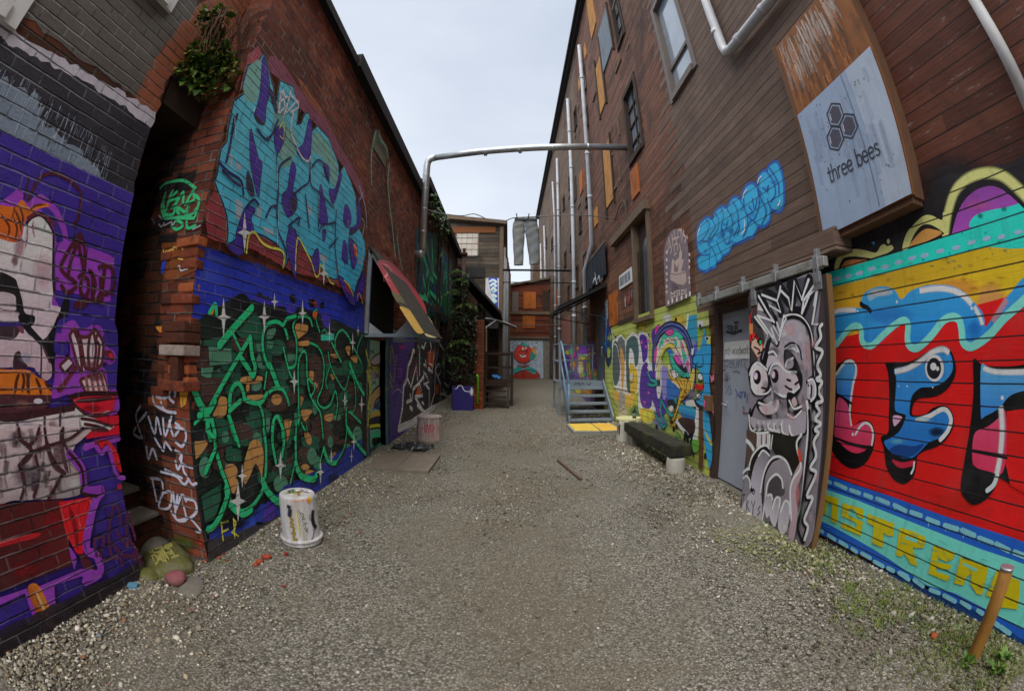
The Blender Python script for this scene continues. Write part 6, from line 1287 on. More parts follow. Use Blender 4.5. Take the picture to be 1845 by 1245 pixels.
for a in [(880, 450, 60, 60, '#b8989c'), (1040, 640, 40, 120, '#b08c90'), (860, 560, 60, 40, '#b0a4b0'), (740, 640, 60, 50, '#5a525c'), (1040, 460, 30, 60, '#6a5c66'), (800, 760, 60, 60, '#c4aeb2'), (880, 1150, 80, 60, '#b5a8ac'), (700, 1180, 90, 60, '#a8a0a6'), (1000, 1100, 40, 80, '#a88c90'), (790, 1100, 40, 60, '#7a6c76')]: mu.blob(a[4], a[0], a[1], a[2], a[3], .7)
mu.f(KK, '640,720 680,560 720,520 700,620 690,700 670,760 630,740'); mu.f('#b0a8b0', '680,760 700,680 770,690 800,780 700,800')
# spikes: white bands with black inside
HR = '590,330 740,380 610,210 800,300 690,180 650,120 770,200 800,110 880,40 870,170 900,290 920,30 985,180 1050,20 1030,130 1090,90 990,310 1130,20 1105,250 1080,380'
SPK = '800,290 700,130 640,150 760,370 600,320 780,560'
for t in ['780,70 870,180 880,60', '610,160 650,220 750,380', '665,130 770,190 795,270 805,300', '800,110 870,210 895,290 915,40', '915,40 985,190 1045,20', '1045,20 1060,130 1100,60', '985,310 1050,140 1120,30', '900,290 985,310']: mu.s(KK, t, .10, 0)
for t in ['600,330 745,380 700,240 805,300 770,200 800,110', '610,160 690,300 745,385', '640,150 770,200 800,80', '800,110 870,180 895,290 920,30 985,190 1045,20', '985,190 1040,20', '985,310 1000,200 1130,10', '1130,10 1075,405 1160,405', '985,310 1050,150 1110,100 1090,240', '600,330 700,470 770,570', '580,340 690,490 680,530 660,600', '740,420 790,510 830,330', '770,390 800,480', '720,440 750,520 770,570']: mu.s('#e2e4ea', t, .024, 0)
mu.s('#d9dbe4', '830,340 900,325 980,345 1050,440 1080,600 1090,860', .026); mu.s(KK, '850,355 910,340 990,372 1050,470 1072,640 1085,860', .03)
mu.s(WH, '790,540 820,420 850,355', .02)
# right fringe
for t in ['1160,405 1140,440 1150,520 1105,600 1165,640 1120,760 1150,840 1110,880 1160,900 1130,980 1165,1060 1110,1090 1140,1160 1100,1220 1150,1260 1100,1310 1130,1340 1090,1420 1110,1540 1060,1640 1110,1690 1030,1880 1080,1900 1010,2080 1040,2150 1010,2260']: mu.s(KK, ' '.join('%f,%f' % (float(q.split(',')[0]) - 12, float(q.split(',')[1]) + 10) for q in t.split()), .05); mu.s(WH, t, .03)
# brows and eyes
for t in ['700,650 740,640 770,680', '830,650 870,590 930,580 990,690', '850,640 900,610 950,640']: mu.s(WH, t, .022)
mu.s(KK, '840,600 900,565 960,600 985,700', .02); mu.f(KK, '830,640 870,620 930,690 970,780 985,900 960,1000 910,1000 860,760 840,780'); mu.f('#8f8890', '850,740 880,700 910,710 910,770 860,790'); mu.s(WH, '845,770 860,720 910,695', .02)
mu.f(KK, '520,820 545,750 600,720 640,760 690,800 700,950 720,1000 600,1020 550,980'); mu.f('#b9a8ae', '545,830 570,760 610,750 680,810 690,940 640,1000 590,1000 550,940', grad=('#cfc4c8', (1, 0))); mu.s(WH, '535,840 560,770 610,735 690,800', .02); mu.s(WH, '550,940 590,1000 680,1000 720,960', .02); mu.e(KK, 602, 860, 33, 62); mu.e('#d6a0b8', 590, 850, 17, 32); mu.e('#ece4ea', 586, 860, 8, 16); mu.s(KK, '640,950 680,960', .02)
mu.f(KK, '690,860 705,770 760,730 820,770 900,810 985,820 985,950 930,1000 830,1040 750,1000'); mu.f('#c0b2b8', '715,850 735,780 780,765 860,820 930,830 960,900 960,960 890,1010 820,1020 750,970', grad=('#8f8790', (1, -.4))); mu.s(WH, '705,830 730,760 780,745 860,810 940,815', .024); mu.s(WH, '750,980 830,1025 900,1000 965,945', .024); mu.e(KK, 755, 850, 33, 60); mu.e('#d6a0b8', 742, 838, 16, 32); mu.e('#ece4ea', 738, 845, 7, 14)
for t in ['845,935 880,960 900,965', '860,880 890,890', '930,920 960,900']: mu.s(KK, t, .02)
mu.f(KK, '600,1060 640,1050 700,1090 740,1060 800,1060 800,1150 740,1210 660,1190 600,1120'); mu.f('#b8a8ac', '620,1110 700,1110 745,1060 790,1060 780,1140 720,1180 650,1170'); mu.s(WH, '615,1080 680,1100 730,1070 740,1020', .024); mu.f(KK, '860,1000 930,1010 970,1100 985,1140 920,1210 870,1170'); mu.f('#b59a9c', '900,1060 930,1030 950,1090 920,1110'); mu.s(WH, '880,1060 920,1130 985,1110', .02); mu.s(WH, '870,1180 920,1210 985,1150', .02)
for k in range(46):
    x = R_(640, 1120); y = R_(420, 2200); mu.blob(random.choice(['#2a272e', '#c2bcc4', '#5a545c', '#d8d2d6', '#3a363e', '#c09a9e']), x, y, R_(14, 40), R_(30, 90), .38)
# ear
mu.f('#a8a0a8', '1040,920 1075,880 1110,930 1115,1010 1080,1070 1040,1040'); mu.s(KK, '1035,900 1080,865 1118,930 1120,1010 1080,1070 1040,1060', .03); mu.s(WH, '1045,890 1085,880 1108,940 1105,1020 1070,1065', .02); mu.s(KK, '1050,930 1075,940 1070,1030', .02); mu.s(WH, '1060,920 1060,1000', .014)
# muzzle and teeth (lower half)
mu.f('#989098', Z2('545,60 570,55 640,80 760,70 860,68 930,75 1020,0 1020,180 990,190 950,230 890,190 870,210 820,180 800,190 750,170 700,170 680,150 600,180 560,150')); mu.s(KK, Z2('545,-10 535,80 560,150 600,180'), .035); mu.s(WH, Z2('535,40 545,140 590,190 700,185'), .024)
for x in (625, 670, 720, 775, 830): mu.s(WH, Z2('%d,90 %d,150 %d,165' % (x - 5, x - 20, x - 50)), .014); mu.blob('#5a4e58', x - 20, 1290, 18, 34, .7)
for t in ['700,110 705,150 745,170', '750,110 760,170 800,190', '815,115 830,190 875,215', '885,130 900,200 950,230 990,200']: mu.s(WH, Z2(t), .024)
mu.f('#16130f', Z2('720,185 900,215 990,210 960,330 975,440 900,640 880,560 800,420 740,330')); 
for x in (610, 650, 690): mu.f('#b9aeb0', Z2('%d,200 %d,200 %d,300 %d,310' % (x, x + 32, x + 28, x)), 0)
for t in ['610,200 605,310', '660,200 660,280', '715,200 715,290 690,320', '740,210 725,330']: mu.s(WH, Z2(t), .016)
mu.f('#4a3a30', Z2('515,160 600,190 600,300 545,420 510,480'), 0); mu.s(WH, Z2('510,250 550,290 580,340'), .06, soft=1)
mu.f(KK, Z2('530,520 560,400 620,320 690,300 720,380 690,420 650,540 640,800 560,700')); mu.f('#757078', Z2('560,560 600,420 660,350 710,400 660,540 630,700 560,660'), grad=('#a8a4b0', (0, -1))); mu.s(WH, Z2('535,500 560,400 620,320 680,295 710,320'), .024); mu.s(WH, Z2('620,390 660,340 715,385'), .02)
mu.f('#8a828a', Z2('640,760 660,560 720,430 790,395 860,440 905,550 890,700 860,900 660,950'), grad=('#5a545c', (0, -1))); mu.s(KK, Z2('655,790 670,570 730,440 800,400'), .03); mu.s(WH, Z2('635,700 665,540 720,425 790,392 860,435 905,545'), .024); mu.f('#3f383f', Z2('690,760 720,600 780,545 830,620 840,720 720,760')); mu.s(WH, Z2('650,950 680,760 700,620 770,545 820,590 830,660'), .024)
for a in ['690,720 715,710 740,750 730,850 690,920 670,800', '740,830 770,740 810,750 800,850 760,1000 715,900', '800,870 840,770 880,790 890,920 840,1060 790,1000']: mu.f('#8f8a94', Z2(a), grad=('#b8b2ba', (0, -1)))
for t in ['700,730 730,720 740,760', '740,840 770,750 805,755 800,830', '812,870 850,775 885,800 890,880']: mu.s(WH, Z2(t), .022)
mu.s(WH, Z2('490,530 520,500 540,500'), .03); mu.f('#77727a', Z2('480,700 500,570 530,560 550,620 540,820 480,860')); mu.s(WH, Z2('490,580 515,558 545,600 548,660'), .024); mu.f('#a39ea6', Z2('480,820 560,700 640,720 640,960 560,930 480,880'))
for t in ['490,720 485,780', '485,720 505,720', '515,860 520,760 535,780 520,810 540,860', '560,780 575,830 590,780', '575,830 570,900', '635,820 615,850 635,870 615,895']: mu.s('#1a181c', Z2(t), .014, 0)
mu.s('#1a181c', Z2('565,690 575,670 588,690 578,715 565,695'), .012)
mu.f('#a08a94', Z2('900,900 890,700 920,560 985,440 1000,520 950,700 960,900 920,1130 880,1090'), grad=('#a08c92', (0, 1))); mu.s(WH, Z2('990,210 955,260 955,330 985,440 975,510 920,590 895,700 905,930'), .024); mu.s('#c8402c', Z2('970,330 985,440'), .05, soft=1)
mu.s(WH, Z2('1040,-80 1055,100 1030,400 1000,760 975,900'), .03); mu.s(KK, Z2('1060,0 1065,200 1035,500 990,850 960,1000 1000,1130'), .035); mu.blob('#c86a6a', 960, 1149 + 720, 20, 120, .6); mu.blob('#5d6a5c', 1000, 1149 + 860, 20, 90, .5); mu.blob('#d0c4cc', 850, 1149 + 1000, 40, 60, .6)
mu.s('#e9e6ea', Z2('1165,120 1145,190'), .03, taper=.5)
mu.build('paint', P_FLAT, sd_)

# ================================================================== metal steps and landing
ms = thing('metal_steps', 'blue grey metal steps with landing and pipe rails up to the slate door', 'steps', (2.0, 10.5, 0))
X0, X1, Y0, Y1, ZL = 1.46, 2.6, 9.8, 11.05, 1.0
N = 5
for i in range(N):
    f = (i + .5) / N; y = Y0 + (Y1 - Y0) * i / N; z = .1 + (ZL - .1) * i / N
    MB().box(X0 + .05, X1 - .05, y, y + .26, z - .02, z + .035, .004).build('tread', [m_steelpaint], ms)
for xx in (X0 + .02, X1 - .02):
    MB().prism([(Y0 - .02, gz(9.8) - .02), (Y0 + .12, gz(9.8) - .02), (Y1 + .1, ZL - .08), (Y1 + .1, ZL + .05), (Y1 - .08, ZL + .05), (Y0 - .02, .2)], 'x', xx - .02, xx + .02).build('stringer', [m_steelpaint], ms)
MB().box(1.36, XR - .01, Y1 + .02, 12.5, ZL - .05, ZL, .004).build('landing', [m_steelpaint], ms)
fb_ = MB().box(1.38, X1, Y1 - .0, Y1 + .02, ZL - .21, ZL + .02).build('fascia', [m_steelpaint], ms)
mu = Mural(Plane((0, Y1, 0), (0, -1, 0)), .002); mu.z(990, 540, 4.787)
for t in ['210,740 230,715 235,735', '245,735 255,715 265,740', '270,740 285,715 295,735', '300,735 320,712', '325,715 340,735 360,708']: mu.s('#3a4048', t, .03, taper=.4)
mu.build('lettering', P_FLAT, fb_)
for x, y in ((1.4, 11.1), (1.4, 12.45)): MB().box(x - .03, x + .03, y - .03, y + .03, gz(y) - .05, 2.05).build('post', [m_steelpaint], ms)
mb = MB().tube([(1.4, 12.45, 2.05), (XR - .02, 12.45, 2.05)], .028, 10).tube([(1.4, 12.45, 1.58), (XR - .02, 12.45, 1.58)], .024, 10).tube([(2.58, 12.45, 1.0), (2.58, 12.45, 2.05)], .028, 10).tube([(1.95, 12.45, 1.0), (1.95, 12.45, 2.05)], .022, 10)\
    .tube([(1.4, 11.1, 2.03), (1.4, 12.45, 2.03)], .028, 10).tube([(1.4, 11.1, 1.55), (1.4, 12.45, 1.55)], .024, 10)
mb.build('landing_rail', [m_steelpaint], ms)
blue = simple('worn_blue_rail_paint', lin('#62809c'), .45, var=.2, rust=(lin('#a9b0b6'), .85))
MB().tube([(1.42, 11.15, 2.1), (1.43, 10.9, 1.98), (1.47, 9.85, 1.0)], .028, 10).tube([(1.47, 9.85, 1.0), (1.47, 9.84, gz(9.8))], .03, 10).tube([(1.42, 11.1, 1.55), (1.46, 9.86, .5)], .024, 10).build('hand_rail', [blue], ms)
am = thing('awning_frame', 'thin black awning frame sloping out over the far landing', 'awning', (2.2, 11, 3.2))
MB().bar((XR, 10.75, 3.62), (1.36, 10.9, 2.98), .04, .05).bar((XR, 13.2, 3.62), (1.36, 13.2, 2.98), .04, .05).bar((1.36, 10.85, 2.98), (1.36, 13.2, 2.98), .05, .06).bar((1.36, 11.0, 2.95), (XR, 10.9, 2.75), .025, .025).bar((1.36, 13.1, 2.95), (XR, 13.1, 2.75), .025, .025).build('frame', [m_black], am)
MB().add([(XR, 10.8, 3.66), (1.34, 10.9, 3.02), (1.34, 13.2, 3.02), (XR, 13.2, 3.66), (XR, 10.8, 3.68), (1.34, 10.9, 3.04), (1.34, 13.2, 3.04), (XR, 13.2, 3.68)], [(0, 1, 2, 3), (7, 6, 5, 4), (0, 4, 5, 1), (1, 5, 6, 2), (2, 6, 7, 3), (3, 7, 4, 0)]).build('top_panel', [m_tar], am)
mt = thing('painted_floor_boards', 'orange painted board mat at the foot of the metal steps', 'mat', (1.9, 9.1, gz(9)))
mb = MB().box(1.38, 1.98, 8.5, 9.68, gz(9) - .04, gz(9.4) + .035, .004).box(1.99, 2.5, 8.5, 9.68, gz(9) - .04, gz(9.4) + .035, .004)
mb.build('board', [simple('grey_base_board', lin('#8a8a84'), .7)], mt)
mu = Mural(Plane((0, 0, gz(9.4) + .035), (0, 0, 1), (1, 0, 0), (0, 1, 0)), .002); mu.ruv('#dba23c', [(1.42, 8.62), (1.97, 8.54), (1.97, 9.64), (1.44, 9.64)], .02); mu.ruv('#d99a38', [(2.0, 8.54), (2.46, 8.6), (2.44, 9.64), (2.0, 9.64)], .02)
for k in range(36): x, y = R_(1.42, 2.42), R_(8.6, 9.6); mu.suv(random.choice(['#e8c050', '#c07a3c', '#a8a49a', '#e0a848', '#c9812e']), [(x, y), (x + R_(.1, .4), y + R_(-.06, .06))], R_(.03, .09), 0, taper=.5)
mu.suv('#5a4a34', [(1.985, 8.5), (1.985, 9.68)], .02, 0); mu.build('paint', P_FLAT, mt)

# ================================================================== stump, bench, bottle at the right
def stump(name, label, x, y, z0, r, h, top, side, n=26, jit=.06):
    t = thing(name, label, 'stump', (x, y, z0))
    MB().lathe((x, y, z0), [(r * 1.06, -.03), (r * 1.0, h * .3), (r * .97, h * .7), (r, h - .01)], n, jit).build('bark', [side], t)
    random.seed(int(abs(x) * 100)); return t
barkw = simple('pale_dripped_bark', lin('#b9b6a8'), .8, var=.75, scale=9, bump=.8, streak=True)
random.seed(4)
t1 = thing('white_painted_stump', 'white dripped tree stump standing against the wall at the bench end', 'stump', (2.35, 7.75, 0))
MB().lathe((2.35, 7.75, .02), [(.25, -.05), (.235, .15), (.23, .3), (.235, .40)], 26, .06).build('bark', [barkw], t1)
MB().lathe((2.35, 7.75, .02), [(.245, .38), (.25, .41), (.24, .43)], 26, .04).build('top', [simple('cream_yellow_top', lin('#c9c690'), .7, var=.3)], t1)
MB().box(2.13, 2.145, 7.62, 7.66, .12, .32).box(2.125, 2.14, 7.70, 7.73, .1, .3).build('tag_paint', [m_black], t1)
bt = thing('dark_bottle', 'small dark bottle standing on the white stump', 'bottle', (2.42, 7.6, .45))
MB().lathe((2.42, 7.6, .45), [(.001, 0), (.038, 0), (.04, .01), (.04, .12), (.015, .17), (.014, .22), (.001, .22)], 16).build('glass', [simple('black_glass', lin('#15181a'), .15, spec=.6, bump=0)], bt)
MB().lathe((2.42, 7.6, .45), [(.0405, .03), (.0405, .1)], 16).build('bottle_label', [simple('grey_label', lin('#6a6d70'), .6)], bt)
bn = thing('timber_beam_bench', 'dark mossy timber beam bench resting on concrete blocks by the wall', 'bench', (2.32, 6.3, 0))
Rb = Matrix.Rotation(rad(-2), 3, 'Z')
mb = MB().box(2.17, 2.50, 5.12, 7.45, .235, .40, .018); mb.build('beam', [simple('mossy_black_timber', lin('#2b2a24'), .85, var=.6, scale=7, bump=.7, rust=(lin('#5a5a2c'), .65))], bn)
random.seed(9); MB().lathe((2.30, 5.22, -.02), [(.135, 0), (.138, .1), (.132, .22), (.128, .235)], 24, .02).build('support_block', [m_concrete], bn)
MB().box(2.2, 2.46, 7.05, 7.3, -.03, .22, .015).build('support_block', [m_concrete_dk], bn)
# leaning timber post in the near right corner
lp_ = thing('leaning_wooden_post', 'short round ochre wooden post with a metal cap leaning at the near right corner', 'post', (2.40, .70, 0))
A, B_ = Vector((2.395, .70, -.02)), Vector((2.52, .515, .86))
PPx = lambda px_, py_, d: CAM + ray(px_, py_) * d
A = Vector((2.30, .66, -.01)); T_ = PPx(1815, 1022, 2.62)
MB().tube([A - (T_ - A) * .06, A, A + (T_ - A) * .5, T_], .042, 20).build('shaft', [simple('ochre_post_wood', lin('#8a6026'), .75, var=.5, scale=5, streak=True, bump=.4, rust=(lin('#5f4426'), .5))], lp_)
d = (T_ - A).normalized(); MB().tube([T_ - d * .012, T_ + d * .006], .0435, 20).build('cap', [m_galv], lp_)
rl = thing('half_buried_rail', 'rusty flat bar half buried in the middle of the gravel', 'rail', (1.0, 6, 0))
MB().box(-.02, .02, -.55, .55, -.02, .012, .004, Matrix.Rotation(rad(9), 3, 'Z'), (0, 0, 0)).build('bar', [simple('rusty_bar', lin('#6a554a'), .8, var=.4)], None)
o = bpy.data.objects['bar']; o.parent = rl; o.location = (-.14, -.35, .012)

# ================================================================== left: bucket, boards, stump, stones
bk = thing('upturned_white_bucket', 'paint spattered white plastic bucket standing upside down by the brick wall', 'bucket', (-1.68, 2.98, 0))
bx, by = -1.70, 2.93
wm = M('spattered_white_plastic'); at = wm.noise(3, 6, .7, wm.map(wm.obj, (5, 5, .8)))
wc = wm.mix(wm.ramp(at, (.35, 0.0), (.7, 1.0)), lin('#d2d2d8'), lin('#a39c8c')); wc = wm.mix(wm.math('MULTIPLY', wm.ramp(wm.noise(60, 3, .6, wm.obj), (.68, 0.0), (.72, 1.0)), .8), wc, lin('#3c3a3c')); wm.color(wc).set(Roughness=.4)
SPAT = wm.m
MB().lathe((bx, by, 0), [(.176, .0), (.176, .012), (.166, .05), (.155, .38), (.152, .405), (.142, .418), (.13, .420), (.0, .420)], 44).build('body', [SPAT], bk)
MB().lathe((bx, by, 0), [(.170, .028), (.184, .03), (.188, .04), (.184, .05), (.166, .056)], 44).build('rim', [SPAT], bk)
class Cyl:
    """paint wrapped onto the bucket side: u = arc length from the side facing the viewer, v = height"""
    def __init__(s, c, r): s.c = Vector(c); s.r = r; s.a0 = math.atan2(-c[1], -c[0])
    def pt(s, u, v, off=0): a = s.a0 + u / s.r; rr = s.r - .03 * v + off; return Vector((s.c.x + rr * math.cos(a), s.c.y + rr * math.sin(a), v))
cy = Cyl((bx, by, 0), .1675); mu = Mural(cy, .0015, .0001)
def cyl(col, pts, w, **k): mu.suv(col, [(a, b) for a, b in pts], w, **k)
for (a, b, c, d_) in [(-.09, .33, -.08, .36), (-.09, .26, -.075, .33)]: cyl('#23242c', [(a, b), ((a + c) / 2, (b + d_) / 2), (c, d_)], .05, soft=1)
for t in [[(-.085, .25), (-.06, .24), (-.085, .21), (-.06, .2)], [(-.085, .18), (-.06, .17), (-.065, .14)], [(-.08, .12), (-.055, .13), (-.07, .08), (-.045, .07)], [(-.08, .05), (-.05, .06)]]: cyl('#7d6a3a', t, .022)
for t in [[(.0, .32), (.03, .25)], [(.01, .3), (.04, .28), (.02, .24), (.05, .25)], [(.02, .22), (.05, .2)], [(.02, .19), (.06, .21)], [(.03, .17), (.055, .12)], [(.04, .19), (.05, .14), (.06, .17)]]: cyl('#1e2026', t, .004)
cyl('#141418', [(.14, .30), (.12, .24), (.125, .18), (.15, .14)], .05, soft=1); cyl('#141418', [(.10, .28), (.085, .25), (.1, .22)], .004); cyl('#1e2026', [(.12, .14), (.1, .08), (.07, .05)], .006)
cyl('#b8b04a', [(-.02, .3), (-.015, .1)], .012, soft=1); cyl('#e0601c', [(-.05, .405), (.0, .4), (.06, .405)], .006); cyl('#e8701c', [(.09, .395), (.1, .38)], .03); cyl('#c9b43c', [(.1, .41), (.13, .4)], .02)
mu.build('paint', P_FLAT, bk)
mu = Mural(Plane((0, 0, .4205), (0, 0, 1), (1, 0, 0), (0, 1, 0)), .001)
for k in range(26): a, r_ = R_(0, 6.28), R_(0, .1); x, y = bx + r_ * math.cos(a), by + r_ * math.sin(a); mu.suv(random.choice(['#2a2c34', '#c9b43c', '#6a8a3c', '#c03a2c', '#e8e8ec', '#3a4a5a']), [(x, y), (x + R_(-.04, .04), y + R_(-.03, .03)), (x + R_(-.04, .04), y + R_(-.03, .03))], R_(.006, .02))
mu.build('paint', P_FLAT, bk)
pm = thing('board_doormat', 'flat square of old plywood boards lying before the painted door', 'mat', (-1.5, 5.8, 0))
pl_ = simple('grey_brown_plywood', lin('#7d7266'), .8, var=.45, scale=3, bump=.5, rust=(lin('#5c5245'), .5))
MB().box(-1.98, -1.53, 5.35, 6.35, -.02, .032, .005).box(-1.522, -1.06, 5.33, 6.37, -.02, .034, .005).build('board', [pl_], pm)
random.seed(12)
ls = thing('red_eye_stump', 'tree stump painted with pink drips and a red eye by the purple wall', 'stump', (-1.52, 7.85, 0))
MB().lathe((-1.52, 7.85, 0), [(.255, -.03), (.24, .12), (.228, .3), (.225, .43)], 28, .05).build('bark', [simple('pink_dripped_bark', lin('#a5948a'), .8, var=.8, scale=9, bump=.8, streak=True)], ls)
MB().lathe((-1.52, 7.85, 0), [(.232, .41), (.24, .43), (.236, .455)], 28, .03).build('top', [simple('pinkish_top', lin('#a89a96'), .8, var=.3)], ls)
mu = Mural(Cyl((-1.52, 7.85, 0), .245), .012); 
for t, w in [([(-.13, .24), (-.06, .30), (.02, .31), (.1, .25), (.03, .19), (-.06, .18), (-.13, .24)], .02), ([(-.03, .28), (-.05, .24), (-.02, .21), (.02, .23), (.01, .27)], .02)]: mu.suv('#a82a48', t, w)
for k in range(80): a = R_(-.26, .26); z = R_(.02, .3); mu.suv(random.choice(['#a83a4c', '#d9ccc8', '#b85a6a', '#e0d8d4', '#4a302a', '#3a2824']), [(a, z), (a + R_(-.01, .01), z + R_(.08, .2))], R_(.014, .034), 0, taper=.4)
mu.build('paint', P_FLAT, ls)
tp = thing('crumpled_black_tarp', 'scrap of crumpled black plastic lying on the gravel near the stump', 'tarp', (-1.65, 7.0, 0))
mb = MB(); n = 14; q = np.random.default_rng(3)
for j in range(n):
    for i in range(n): u, v = i / (n - 1), j / (n - 1); e_ = min(u, v, 1 - u, 1 - v); mb.v.append((-2.0 + .62 * u + .1 * v + q.uniform(-.02, .02), 6.72 + .5 * v - .1 * u + q.uniform(-.02, .02), .012 + (q.uniform(.0, .06) if e_ > 0 else q.uniform(-.01, .02)) + .02 * math.sin(9 * u + 4 * v)))
mb.f = [(j * n + i, j * n + i + 1, (j + 1) * n + i + 1, (j + 1) * n + i) for j in range(n - 1) for i in range(n - 1)]; mb.mi = [0] * len(mb.f); mb.sm = [False] * len(mb.f)
mb.build('sheet', [simple('black_plastic', lin('#26282a'), .35, var=.3, spec=.6)], tp)
mb = MB()
def stone(mb, x, y, z, rx, ry, rz, seed, n=2, rot=0, jit=.14):
    import bmesh
    bm = bmesh.new(); bmesh.ops.create_icosphere(bm, subdivisions=n, radius=1); g = np.random.default_rng(seed); k = g.normal(size=(5, 3)) * 1.6; ph_ = g.uniform(0, 6, 5)
    vs = []
    for v in bm.verts:
        d_ = v.co.copy(); s_ = 1 + jit * sum(math.sin(k[i] @ np.array(d_) + ph_[i]) for i in range(5)) / 2
        c_, sn = math.cos(rot), math.sin(rot); a_, b_ = d_.x * rx * s_, d_.y * ry * s_
        vs.append((x + a_ * c_ - b_ * sn, y + a_ * sn + b_ * c_, z + d_.z * rz * s_))
    bm.verts.index_update(); mb.smooth = True; mb.add(vs, [[v.index for v in f.verts] for f in bm.faces]); bm.free(); mb.smooth = False
    return mb
moss = simple('mossy_stone', lin('#5f5d30'), .95, var=.8, scale=9, bump=1, rust=(lin('#7d7a70'), .7))
stn = simple('grey_stone', lin('#77726a'), .9, var=.4, scale=6, bump=.7, rust=(lin('#5d6040'), .5))
sl = thing('mossy_carved_slab', 'flat mossy stone slab with a carved maze pattern at the foot of the steps', 'stone', (-2.35, 2.0, 0))
RS = Matrix.Rotation(rad(-30), 3, 'Z') @ Matrix.Rotation(rad(7), 3, 'X') @ Matrix.Rotation(rad(4), 3, 'Y'); OS = Vector((-2.42, 1.99, .012))
def slab_mesh():
    import bmesh
    bm = bmesh.new(); bmesh.ops.create_cube(bm, size=1); bmesh.ops.subdivide_edges(bm, edges=bm.edges[:], cuts=7, use_grid_fill=True); q = np.random.default_rng(4); mb = MB(); vs = []
    for v in bm.verts:
        c = v.co.copy(); rr = max(abs(c.x), abs(c.y)) * 2; k = 1 - .16 * (abs(c.x * c.y) * 4) ** 1.5
        w = Vector((c.x * .46 * k, c.y * .38 * k, c.z * .15 - .045 * rr ** 6 * (c.z > 0))) + Vector(q.normal(0, .005, 3)); vs.append(OS + RS @ w)
    bm.verts.index_update(); mb.smooth = True; mb.add(vs, [[v.index for v in f.verts] for f in bm.faces]); bm.free(); return mb
slab_mesh().build('slab', [moss], sl)
mb = MB(); g = np.random.default_rng(8)
def ln(x0, y0, x1, y1): mb.box(min(x0, x1) - .004, max(x0, x1) + .004, min(y0, y1) - .004, max(y0, y1) + .004, .068, .086, 0, RS, (0, 0, 0))
for i in range(8):
    for j in range(7):
        x, y = -.11 + i * .028, -.1 + j * .028
        if g.random() < .52: ln(x, y, x + .028, y)
        if g.random() < .45: ln(x, y, x, y + .028)
mb.v = [tuple(Vector(v) + OS) for v in mb.v]; mb.build('carving', [simple('pale_moss_relief', lin('#b3ab62'), .9, var=.35)], sl)['kind'] = 'stuff'
ts = thing('painted_step_stone', 'grey stone slab with pink and mint spray between slab and steps', 'stone', (-2.7, 2.1, 0))
stone(MB(), -2.66, 2.08, -.03, .22, .2, .15, 15, 3, .2, .06).build('slab', [stn], ts)
mu = Mural(Plane((0, 0, .125), (0, 0, 1), (1, 0, 0), (0, 1, 0)), .001)
pk = thing('pink_painted_stone', 'smooth round stone painted pink beside the mossy slab', 'stone', (-2.17, 1.86, 0))
stone(MB(), -2.17, 1.83, .03, .085, .075, .05, 21, 3, .4, .09).build('body', [simple('faded_pink_paint', lin('#8f5058'), .85, var=.5, scale=9, bump=.9, rust=(lin('#6d5a50'), .7))], pk)
s_ = thing('low_mossy_stone', 'small rounded mossy stone in front of the carved slab on the purple wall side', 'stone', (-2.4, 1.75, 0)); stone(MB(), -2.40, 1.76, .01, .10, .08, .05, 31, 3, .2, .08).build('body', [moss], s_)
s_ = thing('grey_flat_stone', 'flat grey stone lying right of the pink stone near the pier foot', 'stone', (-2.05, 1.85, 0)); stone(MB(), -2.06, 1.84, -.015, .15, .10, .04, 41, 3, 1.9, .16).build('body', [stn], s_)
s_ = thing('blue_paint_scrap', 'small pale blue painted wood scrap at the foot of the purple wall', 'debris', (-2.4, 1.6, 0)); MB().box(-2.42, -2.34, 1.55, 1.6, .0, .03, .003, Matrix.Rotation(rad(30), 3, 'Z')).build('chip', [simple('light_blue_paint', lin('#5a8aa4'), .6)], s_)
# orange brick chips on the gravel: individual pieces
chipm = [simple('orange_brick_chip', lin('#a04a30'), .9, var=.4, scale=20, bump=.5), simple('red_brick_chip', lin('#8c2f22'), .9, var=.4, scale=20, bump=.5)]
spots = [(467, 1012, .038), (482, 1005, .05), (515, 999, .03), (460, 1018, .026), (395, 1005, .022), (404, 998, .018), (370, 1012, .022), (350, 985, .03), (362, 991, .02), (340, 970, .02), (648, 957, .016), (580, 970, .018), (386, 1075, .018), (347, 1050, .018), (511, 1056, .016), (345, 1100, .014), (632, 925, .014), (410, 1010, .014), (1680, 1148, .05)]
for i, (a, b, r_) in enumerate(spots):
    d_ = ray(a, b); t = -EYE / d_.z; p = CAM + d_ * t
    o = tag(stone(MB(), 0, 0, 0, r_, r_ * R_(.5, .9), r_ * R_(.35, .6), 100 + i, 1, R_(0, 3), .25).build('brick_chip', [chipm[i % 3 == 2]], None), 'loose orange red brick chip lying on the gravel', 'brick chip', 'brick chips scattered on the gravel')
    o.location = (p.x, p.y, r_ * .25)
bpy.data.objects['brick_chip']['label'] = 'loose orange red brick chip lying on the gravel'

